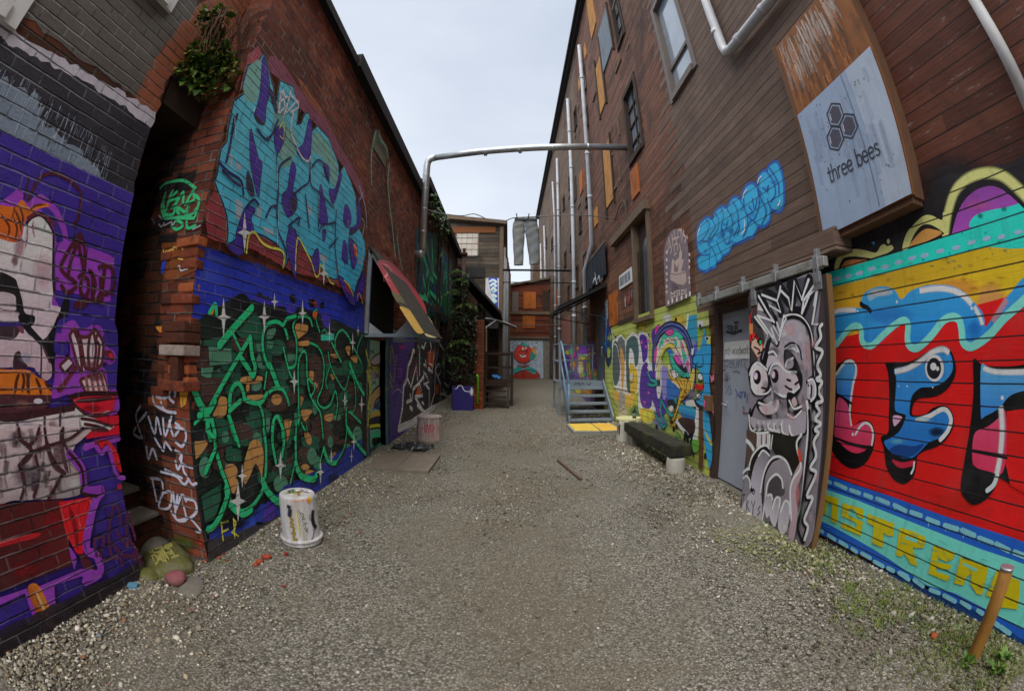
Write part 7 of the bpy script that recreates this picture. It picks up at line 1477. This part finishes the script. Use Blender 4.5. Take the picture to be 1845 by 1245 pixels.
# ================================================================== silver duct, cable, trousers
du = thing('silver_duct_pipe', 'silver duct pipe rising from the left wall and crossing high over the alley', 'pipe', (-2.0, 9.0, 6.3))
dx, dy = -1.98, 8.95
mb = MB().tube([(XB - .02, dy + .15, 3.96), (dx - .05, dy + .06, 3.93), (dx, dy + .02, 4.05)], [.10, .10, .085], 18).build('elbow', [m_galv], du)
mb = MB().tube([(dx, dy, 4.02), (dx, dy - .12, 6.12), (dx + .02, dy - .13, 6.22), (dx + .09, dy - .14, 6.29), (dx + .2, dy - .15, 6.31)], .083, 20)
for z in (4.45, 5.0, 5.5, 5.85): mb.tube([(dx, dy - .12 * (z - 4.02) / 2.1, z - .006), (dx, dy - .12 * (z - 4.02) / 2.1, z + .006)], .087, 20)
mb.build('riser', [m_galv], du)
mb = MB().tube([(dx + .2, dy - .15, 6.31), (-.7, 8.62, 6.34), (.7, 8.42, 6.36), (XR + .02, 8.15, 6.36)], .078, 20)
for f in (.27, .45, .62, .8): p = Vector((dx + .2, dy - .15, 6.31)).lerp(Vector((XR, 8.15, 6.37)), f); mb.tube([p - Vector((.03, -.005, 0)), p + Vector((.03, -.005, 0))], .09, 20)
mb.build('cross_pipe', [m_galv], du)
m_cable = simple('grey_cable', lin('#6f6f70'), .6, bump=0)
def cable(pts, r, name, label, ax=None, mat=None):
    p = [Vector(q) for q in pts]; out = []
    for i in range(len(p) - 1):
        a, b, c, d_ = p[max(i - 1, 0)], p[i], p[i + 1], p[min(i + 2, len(p) - 1)]
        for k in range(8):
            t = k / 8; out.append(.5 * (2 * b + (c - a) * t + (2 * a - 5 * b + 4 * c - d_) * t * t + (3 * b - a - 3 * c + d_) * t ** 3))
    out.append(p[-1]); o = MB().tube(out, r, 6).build(name, [mat or m_cable], None); return tag(o, label, 'cable')
YC = 9.3
def at(px_, py_, Y): d_ = ray(px_, py_); return CAM + d_ * (Y / d_.y)
cable([(XB, 9.5, 5.0)] + [at(a, b, YC) for a, b in [(760, 377), (790, 384), (830, 389), (855, 386), (880, 396), (905, 400), (925, 393), (960, 391), (1000, 389), (1050, 388)]] + [(XR, 9.6, 5.1)], .012, 'overhead_cable', 'slack grey cable strung across the alley holding the trousers')
cable([(XB, 9.6, 5.05), at(745, 385, YC), at(747, 398, YC), at(752, 400, YC)], .01, 'cable_loop', 'loose end of cable looping on the brick wall beside the duct')
cable([(XR - .02, 9.6, 5.05), (XR - .06, 9.0, 5.2), (XR - .06, 8.55, 5.15), (XR - .05, 8.5, 4.7)], .012, 'cable_tail', 'pale cable end hanging on the timber wall', mat=m_trimwood)
for z, Y, nm, lb in ((5.45, 17.3, 'cross_bar', 'upper thin black pipe spanning between the far buildings'), (4.95, 17.5, 'cross_bar', 'lower thin wire spanning between the far buildings'), (3.32, 20, 'cross_bar', 'rusty horizontal bar low across the far end of the alley')):
    tag(MB().tube([(-.35, Y, z), (XR, Y, z + .02)], .045 if z > 5 else .02 if z > 4 else .03, 8).build(nm, [m_black if z > 4 else simple('rusty_bar_far', lin('#6a4a3c'), .8)], None), lb, 'pipe')
# trousers
tr_ = thing('hanging_trousers', 'stiff grey paint stained trousers pegged to the overhead cable', 'trousers', tuple(at(945, 392, YC)))
def leg_outline(pts): return [at(a, b, YC) for a, b in pts]
W_ = [(927, 394), (967, 394), (971, 420), (972, 440), (972, 476), (954, 477), (950, 440), (946, 430), (944, 440), (943, 478), (926, 478), (923, 440), (923, 412)]
import bmesh as _bm
bm = _bm.new(); tri = None
def lerp2(a, b, t): return (a[0] + (b[0] - a[0]) * t, a[1] + (b[1] - a[1]) * t)
L_l = [(928, 394), (924, 404), (923, 414), (924, 434), (925, 456), (926, 478)]; L_r = [(946, 393), (946, 405), (946, 418), (945, 432), (943.5, 455), (943, 478)]
R_l = [(946, 393), (946, 405), (946, 418), (948, 432), (951.5, 455), (954, 477)]; R_r = [(967, 394), (969, 404), (971, 414), (972, 434), (972.5, 456), (972, 476)]
mb = MB(); nn = 12; rows = 26; g = np.random.default_rng(2)
for Lc, Rc in ((L_l, L_r), (R_l, R_r)):
    vs = []
    for j in range(rows + 1):
        f = j / rows * (len(Lc) - 1); k = min(int(f), len(Lc) - 2); a, b = lerp2(Lc[k], Lc[k + 1], f - k), lerp2(Rc[k], Rc[k + 1], f - k)
        c, w_ = at(*lerp2(a, b, .5), YC), (at(*b, YC) - at(*a, YC)) / 2
        for i in range(nn):
            th = 2 * math.pi * i / nn; wr = 1 + .05 * math.sin(3 * th + j * .9) + g.uniform(-.02, .02)
            vs.append(c + w_ * math.cos(th) * (1 if wr > 1 else wr) + Vector((0, .06 * math.sin(th) * wr + .012 * math.sin(j * 1.3 + th * 2), 0)))
    mb.smooth = True; mb.add(vs, [(j * nn + i, j * nn + (i + 1) % nn, (j + 1) * nn + (i + 1) % nn, (j + 1) * nn + i) for j in range(rows) for i in range(nn)])
mb.build('cloth', [simple('stained_denim', lin('#787c7e'), .85, var=.7, scale=4, bump=1, rust=(lin('#857a48'), .6))], tr_)
p0, p1 = at(927, 395, YC), at(968, 395, YC); MB().box(p0.x, p1.x, YC - .075, YC + .075, p0.z - .05, p0.z + .005, .02).build('waistband', [simple('dark_denim_band', lin('#4d5256'), .85)], tr_)
for a in (931, 952, 966):
    p = at(a, 391, YC); MB().box(p.x - .012, p.x + .012, YC - .085, YC - .06, p.z - .07, p.z + .06, .003, Matrix.Rotation(rad(14 if a > 940 else -6), 3, 'Y')).build('peg', [m_black], tr_)

# ================================================================== far left: dark stair, pole, small awning, purple box
ds = thing('dark_wooden_steps', 'dark brown wooden steps with a railed landing beside the shed', 'steps', (-.3, 12.6, gz(12.6)))
g0 = gz(12.3); wx0, wx1 = -.70, .06
for i in range(4): MB().box(wx0, wx1 - .1, 12.3 + i * .14, 12.3 + i * .14 + .18, g0 + .12 + i * .17, g0 + .16 + i * .17).build('tread', [m_darkwood], ds)
MB().box(wx0 - .02, wx1 + .12, 12.86, 13.9, g0 + .76, g0 + .80).build('landing', [m_darkwood], ds)
fas = MB().box(wx0 - .02, wx1 + .0, 12.83, 12.855, g0 + .6, g0 + .8).build('fascia', [m_darkwood], ds)
mu = Mural(Plane((0, 12.83, 0), (0, -1, 0)), .002); mu.z(800, 540, 6.225)
for t in ['540,860 560,845 570,875', '575,870 590,845 600,875', '610,850 610,880 635,860', '640,870 660,855']: mu.s('#2f7ac4', t, .045, taper=.3)
mu.build('lettering', P_FLAT, fas)
for xx in (wx0, wx1 - .06): MB().bar((xx, 12.28, g0 + .02), (xx, 12.88, g0 + .72), .05, .1).build('stringer', [m_darkwood], ds)
for xx, yy in ((wx0, 12.85), (wx1 + .06, 12.85), (wx1 + .06, 13.85), (wx0, 13.85)): MB().box(xx - .04, xx + .04, yy - .04, yy + .04, gz(yy) - .1, g0 + 1.7).build('post', [m_darkwood], ds)
mb = MB()
for z in (1.64, 1.2): mb.box(wx0 + .04, wx1 + .02, 13.83, 13.87, g0 + z - .04, g0 + z + .04).box(wx1 + .04, wx1 + .08, 12.89, 13.81, g0 + z - .04, g0 + z + .04).box(wx0 + .04, wx1 + .02, 12.84, 12.86, g0 + z - .03, g0 + z + .03)
mb.build('rail', [m_darkwood], ds)
px_ = thing('purple_box', 'purple painted box with a pale squiggle at the foot of the ivy', 'box', (-1.3, 12, gz(12)))
MB().box(-1.60, -1.0, 11.75, 12.09, gz(12) - .05, gz(12) + .68, .01).build('body', [simple('purple_box_paint', lin('#2b2468'), .6, var=.4)], px_)
mu = Mural(Plane((0, 11.75, 0), (0, -1, 0)), .002); mu.z(800, 540, 6.225); mu.s('#b9b4d0', '125,1000 150,990 160,965 200,965 215,1000 240,1025 290,1030', .02); mu.blob('#c9c4e0', 310, 1030, 25, 60, .8); mu.build('paint', P_FLAT, px_)
po = thing('rusty_vent_pole', 'rusty vent pole with a flanged cap rising out of the ivy', 'pole', (-1.36, 11.9, gz(12)))
MB().tube([(-1.36, 11.98, .3), (-1.36, 11.98, 4.75)], .055, 12).build('shaft', [simple('rusty_pole', lin('#3f2a24'), .85, var=.4)], po)
MB().tube([(-1.36, 11.98, 4.68), (-1.36, 11.98, 4.76)], .11, 12).tube([(-1.36, 11.98, 4.76), (-1.36, 11.98, 4.9)], .05, 12).build('cap', [simple('rusty_cap', lin('#4a2a22'), .85, var=.4)], po)
aw = thing('small_curved_awning', 'small grey curved sheet awning on a bracket beside the shed', 'awning', (-.3, 12.8, 2.7))
mb = MB(); n = 12
pts = [(-.74 + .98 * i / n, 2.87 - .0 * i - .26 * (i / n) ** 1.6) for i in range(n + 1)]
for th in (0, .02): mb.v += [(x, y, z + th) for y in (12.75, 13.7) for x, z in pts]
k = n + 1
for i in range(n): mb.f += [(i, i + 1, k + i + 1, k + i), (2 * k + i, 3 * k + i, 3 * k + i + 1, 2 * k + i + 1), (i, 2 * k + i, 2 * k + i + 1, i + 1), (k + i, k + i + 1, 3 * k + i + 1, 3 * k + i)]
mb.mi = [0] * len(mb.f); mb.sm = [False] * len(mb.f); mb.build('sheet', [m_galv], aw)
MB().bar((-.8, 12.8, 2.52), (-.4, 12.8, 2.82), .03, .03).build('bracket', [m_galv], aw)
gs = thing('green_hose_pole', 'thin lime green pole standing beside the orange brick pier', 'pole', (-.9, 12, .2)); MB().tube([(-.88, 11.95, .3), (-.88, 11.95, 1.08), (-.9, 11.9, 1.13)], .03, 8).build('shaft', [simple('lime_paint', lin('#6abf2c'), .5)], gs)

# far end mural with a grinning red apple, and the banner's loops
mu = Mural(Plane((0, 26.48, 0), (0, -1, 0)), .003); mu.z(800, 540, 6.225)
mu.f('#8f9ca8', '725,460 1110,460 1115,880 780,880 725,800', 0)
for k in range(150): x, y = R_(730, 1070), R_(465, 780); mu.s(random.choice(['#5a6a7c', '#c3ccd4', '#4a5a6a', '#aab6c2']), '%f,%f %f,%f' % (x, y, x + R_(-14, 14), y + R_(-12, 12)), .05, 0)
AP = '#a8241c'
mu.s('#1c1414', '880,515 830,520 800,570 795,640 830,690 890,712 950,690 980,640 975,570 940,525 900,530', .1, close=True); mu.f(AP, '880,515 830,520 800,570 795,640 830,690 890,712 950,690 980,640 975,570 940,525 900,530', grad=('#c23a2a', (0, 1)))
mu.f('#2a8a7a', '860,500 870,475 895,475 910,500 940,505 930,530 890,525'); mu.f('#d8d8d8', '845,590 860,615 915,615 915,640 870,645 850,620'); mu.s('#1c1414', '845,590 870,620 915,612 940,560', .05); mu.e('#dcdcdc', 885, 550, 12, 14); mu.e('#dcdcdc', 915, 545, 9, 12); mu.s('#1c1414', '860,575 890,580 925,570', .06)
for x in (865, 880, 897): mu.s('#3a3a3a', '%d,612 %d,640' % (x, x + 2), .015)
mu.s('#2a7a6a', '985,650 1000,620 1000,590', .35); mu.e('#b8702c', 1005, 560, 25, 25); mu.e('#c08a3c', 1020, 590, 16, 25)
mu.f('#8c2a1c', '790,830 870,790 950,780 1040,800 1065,880 780,880'); mu.f('#6a3a34', '830,730 870,740 950,730 940,765 830,765'); mu.s('#2a8a84', '790,800 830,780 850,775', .3); mu.s('#2a8a84', '940,775 990,790 1010,810', .3); mu.s('#1c1414', '790,830 900,790 1040,800', .05); mu.s('#1c1414', '890,790 890,880', .05)
mu.build('mural', P_FLAT, eb, 'grinning red apple figure in big red shoes on a pale lettered ground')
mu = Mural(Plane((0, 16.86, 0), (0, -1, 0)), .003); mu.z(790, 380, 6.917); mu.f('#1c3f9c', '620,850 640,830 735,840 745,1245 720,1240 640,950', 0)
for y in (880, 930, 985, 1060, 1120): mu.s('#b9d0ea', '%d,%d 680,%d 720,%d' % (635 + (y - 850) * .2, y, y - 20, y + 5), .09); mu.e('#8ab4dc', 690, y + 22, 26, 14)
mu.build('lettering', P_FLAT, sg)
# ================================================================== loose gravel, weeds, ivy
def attr_mat(name, rough=.85, spec=.25, trans=0, bump=0):
    m = M(name); at = m.n('ShaderNodeAttribute', attribute_name='col'); c = hsv_jit(m, at.outputs['Color'], m.noise(90, 3, .6, m.obj), .22)
    m.color(c).set(Roughness=rough, Specular_IOR_Level=spec)
    if trans: m.set(Transmission_Weight=0.0, Subsurface_Weight=0.0)
    if bump: m.bump(m.noise(160, 3, .6, m.obj), bump, .004)
    return m.m
def raw(name, V, F, C, mat, parent=None, smooth=False):
    me = bpy.data.meshes.new(name); L = np.array(root_loc(parent)); V = np.asarray(V, dtype=np.float32) - L
    F = np.asarray(F, dtype=np.int32); k = F.shape[1]
    me.vertices.add(len(V)); me.vertices.foreach_set('co', V.ravel().astype(np.float32))
    me.loops.add(F.size); me.loops.foreach_set('vertex_index', F.ravel())
    me.polygons.add(len(F)); me.polygons.foreach_set('loop_start', np.arange(0, F.size, k, dtype=np.int32)); me.polygons.foreach_set('loop_total', np.full(len(F), k, dtype=np.int32))
    me.update(calc_edges=True); me.validate()
    at = me.attributes.new('col', 'FLOAT_COLOR', 'POINT'); C = np.asarray(C, dtype=np.float32); at.data.foreach_set('color', np.concatenate([C, np.ones((len(C), 1), np.float32)], 1).ravel())
    me.materials.append(mat)
    if smooth: me.polygons.foreach_set('use_smooth', np.ones(len(F), dtype=bool))
    return link(bpy.data.objects.new(name, me), parent)
g = np.random.default_rng(11)
def nz(x, y, seed, f):
    r = np.random.default_rng(seed); o = 0
    for k in range(7): a, b = r.normal(0, f, 2); o = o + np.sin(a * x + b * y + r.uniform(0, 6.28))
    return o / 3.5
def gravel():
    t = (1 + 5 ** .5) / 2
    iv = np.array([(-1, t, 0), (1, t, 0), (-1, -t, 0), (1, -t, 0), (0, -1, t), (0, 1, t), (0, -1, -t), (0, 1, -t), (t, 0, -1), (t, 0, 1), (-t, 0, -1), (-t, 0, 1)], float); iv /= np.linalg.norm(iv[0])
    fi = np.array([(0, 11, 5), (0, 5, 1), (0, 1, 7), (0, 7, 10), (0, 10, 11), (1, 5, 9), (5, 11, 4), (11, 10, 2), (10, 7, 6), (7, 1, 8), (3, 9, 4), (3, 4, 2), (3, 2, 6), (3, 6, 8), (3, 8, 9), (4, 9, 5), (2, 4, 11), (6, 2, 10), (8, 6, 7), (9, 8, 1)])
    N = 190000
    x = g.uniform(-2.6, 2.63, N); y = .35 + 13.5 * g.random(N) ** 1.5
    e = np.clip((np.abs(x) - 1.2) / 1.1, 0, 1)
    dens = .09 + .85 * e ** 1.2 + .42 * np.clip(nz(x, y, 5, 1.2) + .05, 0, 1) + .28 * np.clip((y - 2.8) / 2, 0, 1)
    dens *= np.where((np.abs(x - .2) < 1.1) & (y < 2.6), .55, 1)
    keep = g.random(N) < dens * .66 * np.clip((13.9 - y) / 6, 0, 1)
    keep &= ~((np.abs(np.abs(x - .15) - .75) < .28 + .1 * nz(x, y, 3, .8)) & (y < 7) & (g.random(N) < .45))
    keep &= ~((x < -2.12) & (y > 2.2)) & ~((x < -2.42) & (y < 1.75)) & ~((np.hypot(x + 1.7, y - 2.93)) < .19) & ~((x > -2.0) & (x < -1.05) & (y > 5.3) & (y < 6.4)) & ~((x > 1.36) & (y > 8.4) & (y < 9.75)) & ~((x < -.9) & (y > 11.7)) & ~((np.hypot(x + 1.52, y - 7.85)) < .25)
    keep &= ~((x < -2.0) & (y > 1.72) & (y < 2.24) & (g.random(N) < .6))
    x, y = x[keep], y[keep]; n = len(x); e = e[keep]
    s = np.exp(g.normal(np.log(.0062), .38, n)) * (.85 + .65 * e) * np.clip(.85 + .05 * y, .8, 1.3)
    big = g.random(n) < .012; s[big] *= 2.0
    s = np.clip(s, .003, .026)
    A = g.uniform(0, 6.28, n); c, sn = np.cos(A), np.sin(A)
    P = iv[None] * (1 + g.uniform(-.28, .28, (n, 12, 1))) * (s[:, None, None] * np.stack([g.uniform(.8, 1.4, n), g.uniform(.7, 1.1, n), g.uniform(.45, .8, n)], 1)[:, None, :])
    tx = g.normal(0, .35, n)[:, None]; pz = P[..., 2] + P[..., 0] * tx
    X = P[..., 0] * c[:, None] - P[..., 1] * sn[:, None] + x[:, None]; Y = P[..., 0] * sn[:, None] + P[..., 1] * c[:, None] + y[:, None]
    t_ = np.clip((y - 7.5) / 13.5, 0, 1); gzv = .48 * t_ * t_ * (3 - 2 * t_)
    Z = pz + (gzv - .008 + .02 * np.clip(np.abs(x) - 1.7, 0, 1) + s * .30)[:, None]
    pal = np.array([lin(h) for h in ('#8f8876', '#a59e8c', '#767062', '#bdb6a6', '#5d574c', '#9c8f76', '#867862', '#d2ccbe', '#6f7376', '#8a5f4a')])
    idx = g.choice(10, n, p=[.22, .2, .14, .11, .11, .08, .06, .045, .025, .01]); C = pal[idx] * g.uniform(.75, 1.2, (n, 1))
    mossy = (e > .5) & (nz(x, y, 9, 1.6) > .35) & (x > 0) & (y < 3.2); C[mossy] = C[mossy] * .5 + np.array(lin('#6a7030')) * .5
    C = C * (np.clip(.9 + .34 * nz(x, y, 17, .9) + .12 * nz(x, y, 19, 3), .5, 1.25))[:, None]
    C = np.repeat(C[:, None], 12, 1)
    F = (fi[None] + 12 * np.arange(n)[:, None, None]).reshape(-1, 3)
    return tag(raw('gravel', np.stack([X, Y, Z], -1).reshape(-1, 3), F, C.reshape(-1, 3), attr_mat('gravel_stone', .9)), 'loose grey and pale gravel stones strewn over the alley floor', kind='stuff')
gravel()
LEAFM = attr_mat('leaf_surface', .5, .4)
def leaves(name, P, D, size, cols, parent, up=.5, wide=.75, seed=1, kind=None):
    """folded pointed leaves; P positions, D outward directions"""
    r = np.random.default_rng(seed); n = len(P); P = np.asarray(P, float); D = np.asarray(D, float)
    D = D + r.normal(0, .55, D.shape) + np.array([0, 0, -up]); D /= np.linalg.norm(D, axis=1, keepdims=True)
    S = np.cross(D, r.normal(0, 1, D.shape) * .5 + np.array([0, 0, 1.0])); S /= np.linalg.norm(S, axis=1, keepdims=True); Nn = np.cross(S, D)
    s = size * np.exp(r.normal(0, .28, n))[:, None]
    base = P; tip = P + D * s - Nn * s * .15; l = P + D * s * .42 + S * s * wide * .5 + Nn * s * .12; q = P + D * s * .42 - S * s * wide * .5 + Nn * s * .12; mid = P + D * s * .45
    V = np.stack([base, l, tip, mid, q], 1).reshape(-1, 3); k = 5 * np.arange(n)[:, None]
    F = np.concatenate([k + np.array([[0, 3, 1]]), k + np.array([[3, 2, 1]]), k + np.array([[0, 4, 3]]), k + np.array([[3, 4, 2]])], 0)
    c = np.array([lin(h) for h in cols])[r.integers(0, len(cols), n)] * r.uniform(.6, 1.3, (n, 1)); C = np.repeat(c[:, None], 5, 1).reshape(-1, 3)
    return raw(name, V, F, C, LEAFM, parent)
iv_ = thing('climbing_ivy', 'leafy ivy with dry brown stems hanging high in the gap between the left brick buildings', 'ivy', (-2.38, 2.1, 3.6))
r = np.random.default_rng(21); P, D = [], []
def clump(c, rad_, n):
    for k in range(n):
        d = r.normal(0, 1, 3); d /= np.linalg.norm(d); q = np.array(c) + d * np.array(rad_) * r.uniform(.45, 1)
        P.append(q); D.append(d * .6 + np.array([.5, -.6, -.1]))
for (px__, py__, X_, rr, n) in [(385, 60, -2.36, .09, 60), (372, 35, -2.36, .09, 40), (375, 100, -2.34, .11, 90), (395, 95, -2.30, .10, 70), (350, 118, -2.38, .09, 70), (365, 130, -2.34, .11, 110), (385, 125, -2.30, .10, 90), (362, 150, -2.34, .07, 50), (405, 105, -2.26, .08, 40), (335, 125, -2.40, .06, 30), (400, 130, -2.26, .08, 30), (390, 30, -2.3, .1, 40), (340, 140, -2.40, .05, 24), (355, 90, -2.38, .08, 40), (410, 150, -2.24, .06, 24), (420, 120, -2.22, .06, 24), (375, 165, -2.3, .06, 30)]:
    yy, zz = Plane((X_, 0, 0), (1, 0, 0)).hit(px__, py__); clump((X_, yy, zz), (rr, rr, rr), int(n * 1.5))
leaves('foliage', P, D, .058, ['#55742c', '#3d5c24', '#6f8f36', '#8aa446', '#2d4620', '#5f8236', '#7d6a34'], iv_, .45, .8, 3)
mb = MB()
for k in range(46):
    px0, py0 = R_(395, 470), R_(8, 50); px1, py1 = px0 + R_(-45, 5), py0 + R_(30, 90); X_ = R_(-2.34, -2.18)
    a, b = Plane((X_, 0, 0), (1, 0, 0)).hit(px0, py0), Plane((X_, 0, 0), (1, 0, 0)).hit(px1, py1)
    p0, p1 = Vector((X_, min(a[0], 2.205), a[1])), Vector((X_ + R_(-.04, .04), min(b[0], 2.2), b[1])); m_ = (p0 + p1) / 2 + Vector((R_(-.04, .04), R_(-.05, .0), R_(-.04, .04)))
    mb.tube([p0, m_, p1], [.006, .005, .003], 5, False)
mb.build('stems', [simple('dry_brown_stems', lin('#5a4030'), .9, var=.5)], iv_)
# ivy and ferns over the shed front
iv2 = thing('ivy_covered_growth', 'dark ivy and fern fronds smothering the front of the shed', 'ivy', (-1.3, 11.95, .9)); P, D = [], []
for k in range(5200):
    x = r.uniform(-1.68, -.92); z = .95 + 3.15 * r.random() ** .85; dens = .5 + .5 * math.sin(5 * x + 3.1 * z) * math.sin(4.2 * z - 2 * x)
    if r.random() > .35 + .65 * dens: continue
    if z > 3.2 and x > -1.2: continue
    P.append((x, 12.08 - r.uniform(.0, .2) * (1 + .8 * dens), z)); D.append((r.normal(0, .4), -1, -.1))
leaves('foliage', P, D, .06, ['#1b2616', '#141c10', '#243218', '#2f3d20', '#120f0c', '#3a4a26', '#33281c'], iv2, .5, .8, 5)
P, D = [], []
for (cx_, cz_, n) in [(-1.5, 4.15, 14), (-1.25, 3.15, 16), (-1.6, 3.55, 12), (-1.35, 2.1, 14), (-1.55, 1.6, 10), (-1.45, 3.9, 12)]:
    for k in range(n):
        a = r.uniform(-1.3, 1.3); L_ = r.uniform(.3, .55)
        for q in range(22):
            t = q / 22; P.append((cx_ + math.sin(a) * L_ * t, 11.95 - .25 * t - .05, cz_ + L_ * (.55 * math.cos(a) * t - .75 * t * t))); D.append((math.cos(a) * (1 if q % 2 else -1), -.2, -.3))
leaves('fern_fronds', P, D, .05, ['#4f6a2a', '#5f7a34', '#3d5522', '#6b8640'], iv2, .2, .35, 6)
iv3 = thing('roof_edge_creeper', 'green creeper hanging over the far eave of the green lettered building', 'ivy', (-2, 11, 5.5)); P, D = [], []
for k in range(500): y = r.uniform(9.6, 12.2); P.append((XB + .12 + r.uniform(0, .16), y, 5.75 - r.exponential(.22))); D.append((1, r.normal(0, .4), -.4))
leaves('foliage', P, D, .09, ['#3a4f24', '#2a3c1c', '#4c6430'], iv3, .6, .8, 7)
# grass and weeds along the right wall foot and a little on the left
V, F, C = [], [], []
pal = [lin(h) for h in ('#6f8a2c', '#5a7426', '#83953a', '#4a6020', '#94a04a', '#7a6f3c')]
def blade(x, y, h, lean, az, w, c):
    k = len(V); ca, sa = math.cos(az), math.sin(az); z0 = .0
    for t in (0, .5, 1):
        q = (x + ca * lean * t * t, y + sa * lean * t * t, z0 + h * t * (1 - .25 * t)); ww = w * (1 - t) * .5 + .0004
        V.extend([(q[0] - sa * ww, q[1] + ca * ww, q[2]), (q[0] + sa * ww, q[1] - ca * ww, q[2])]); C.extend([c, c])
    F.extend([(k, k + 1, k + 3, k + 2), (k + 2, k + 3, k + 5, k + 4)])
def on_ground(px__, py__): d_ = ray(px__, py__); t = -EYE / d_.z; p = CAM + d_ * t; return p.x, p.y
tufts = []
for k in range(230):
    a = r.uniform(1468, 1840); b = 1000 + (a - 1470) * .5 + r.normal(0, 28) + 12
    tufts.append((*on_ground(a, b), r.uniform(.5, 1)))
for k in range(70): tufts.append((*on_ground(r.normal(1600, 50), r.normal(1085, 22)), r.uniform(.5, 1)))
for k in range(40): tufts.append((*on_ground(r.normal(1740, 60), r.normal(1190, 26)), r.uniform(.4, 1)))
for k in range(26): tufts.append((*on_ground(r.uniform(1340, 1470), r.uniform(935, 1010)), r.uniform(.3, .6)))
for k in range(24): tufts.append((r.uniform(-2.15, -1.9), r.uniform(2.2, 5.5), r.uniform(.2, .5)))
for k in range(30): tufts.append((r.uniform(2.45, 2.62), r.uniform(5.0, 9.5), r.uniform(.2, .5)))
for x, y, s_ in tufts:
    if x > 2.63: x = 2.62
    for q in range(int(16 * s_) + 4): blade(x + r.normal(0, .028), y + r.normal(0, .028), r.uniform(.012, .055) * (.5 + s_ * .6), r.uniform(.005, .05), r.uniform(0, 6.28), r.uniform(.0025, .006), np.array(pal[r.integers(0, 6)]) * r.uniform(.7, 1.2))
tag(raw('grass', V, F, C, LEAFM), 'short green grass and moss tufts along the foot of the walls', kind='stuff')
wd = thing('small_weed', 'small leafy weed growing at the near right corner by the ochre post', 'weed', (2.3, .9, 0)); P, D = [], []
for (a, b) in [(1740, 1200), (1792, 1215), (1806, 1190)]:
    x, y = on_ground(a, b)
    for k in range(26): an = r.uniform(0, 6.28); P.append((x + .02 * math.cos(an), y + .02 * math.sin(an), .01 + r.uniform(0, .03))); D.append((math.cos(an), math.sin(an), .9))
leaves('foliage', P, D, .04, ['#5a7a2c', '#6f8f38', '#456424'], wd, .1, .6, 9)
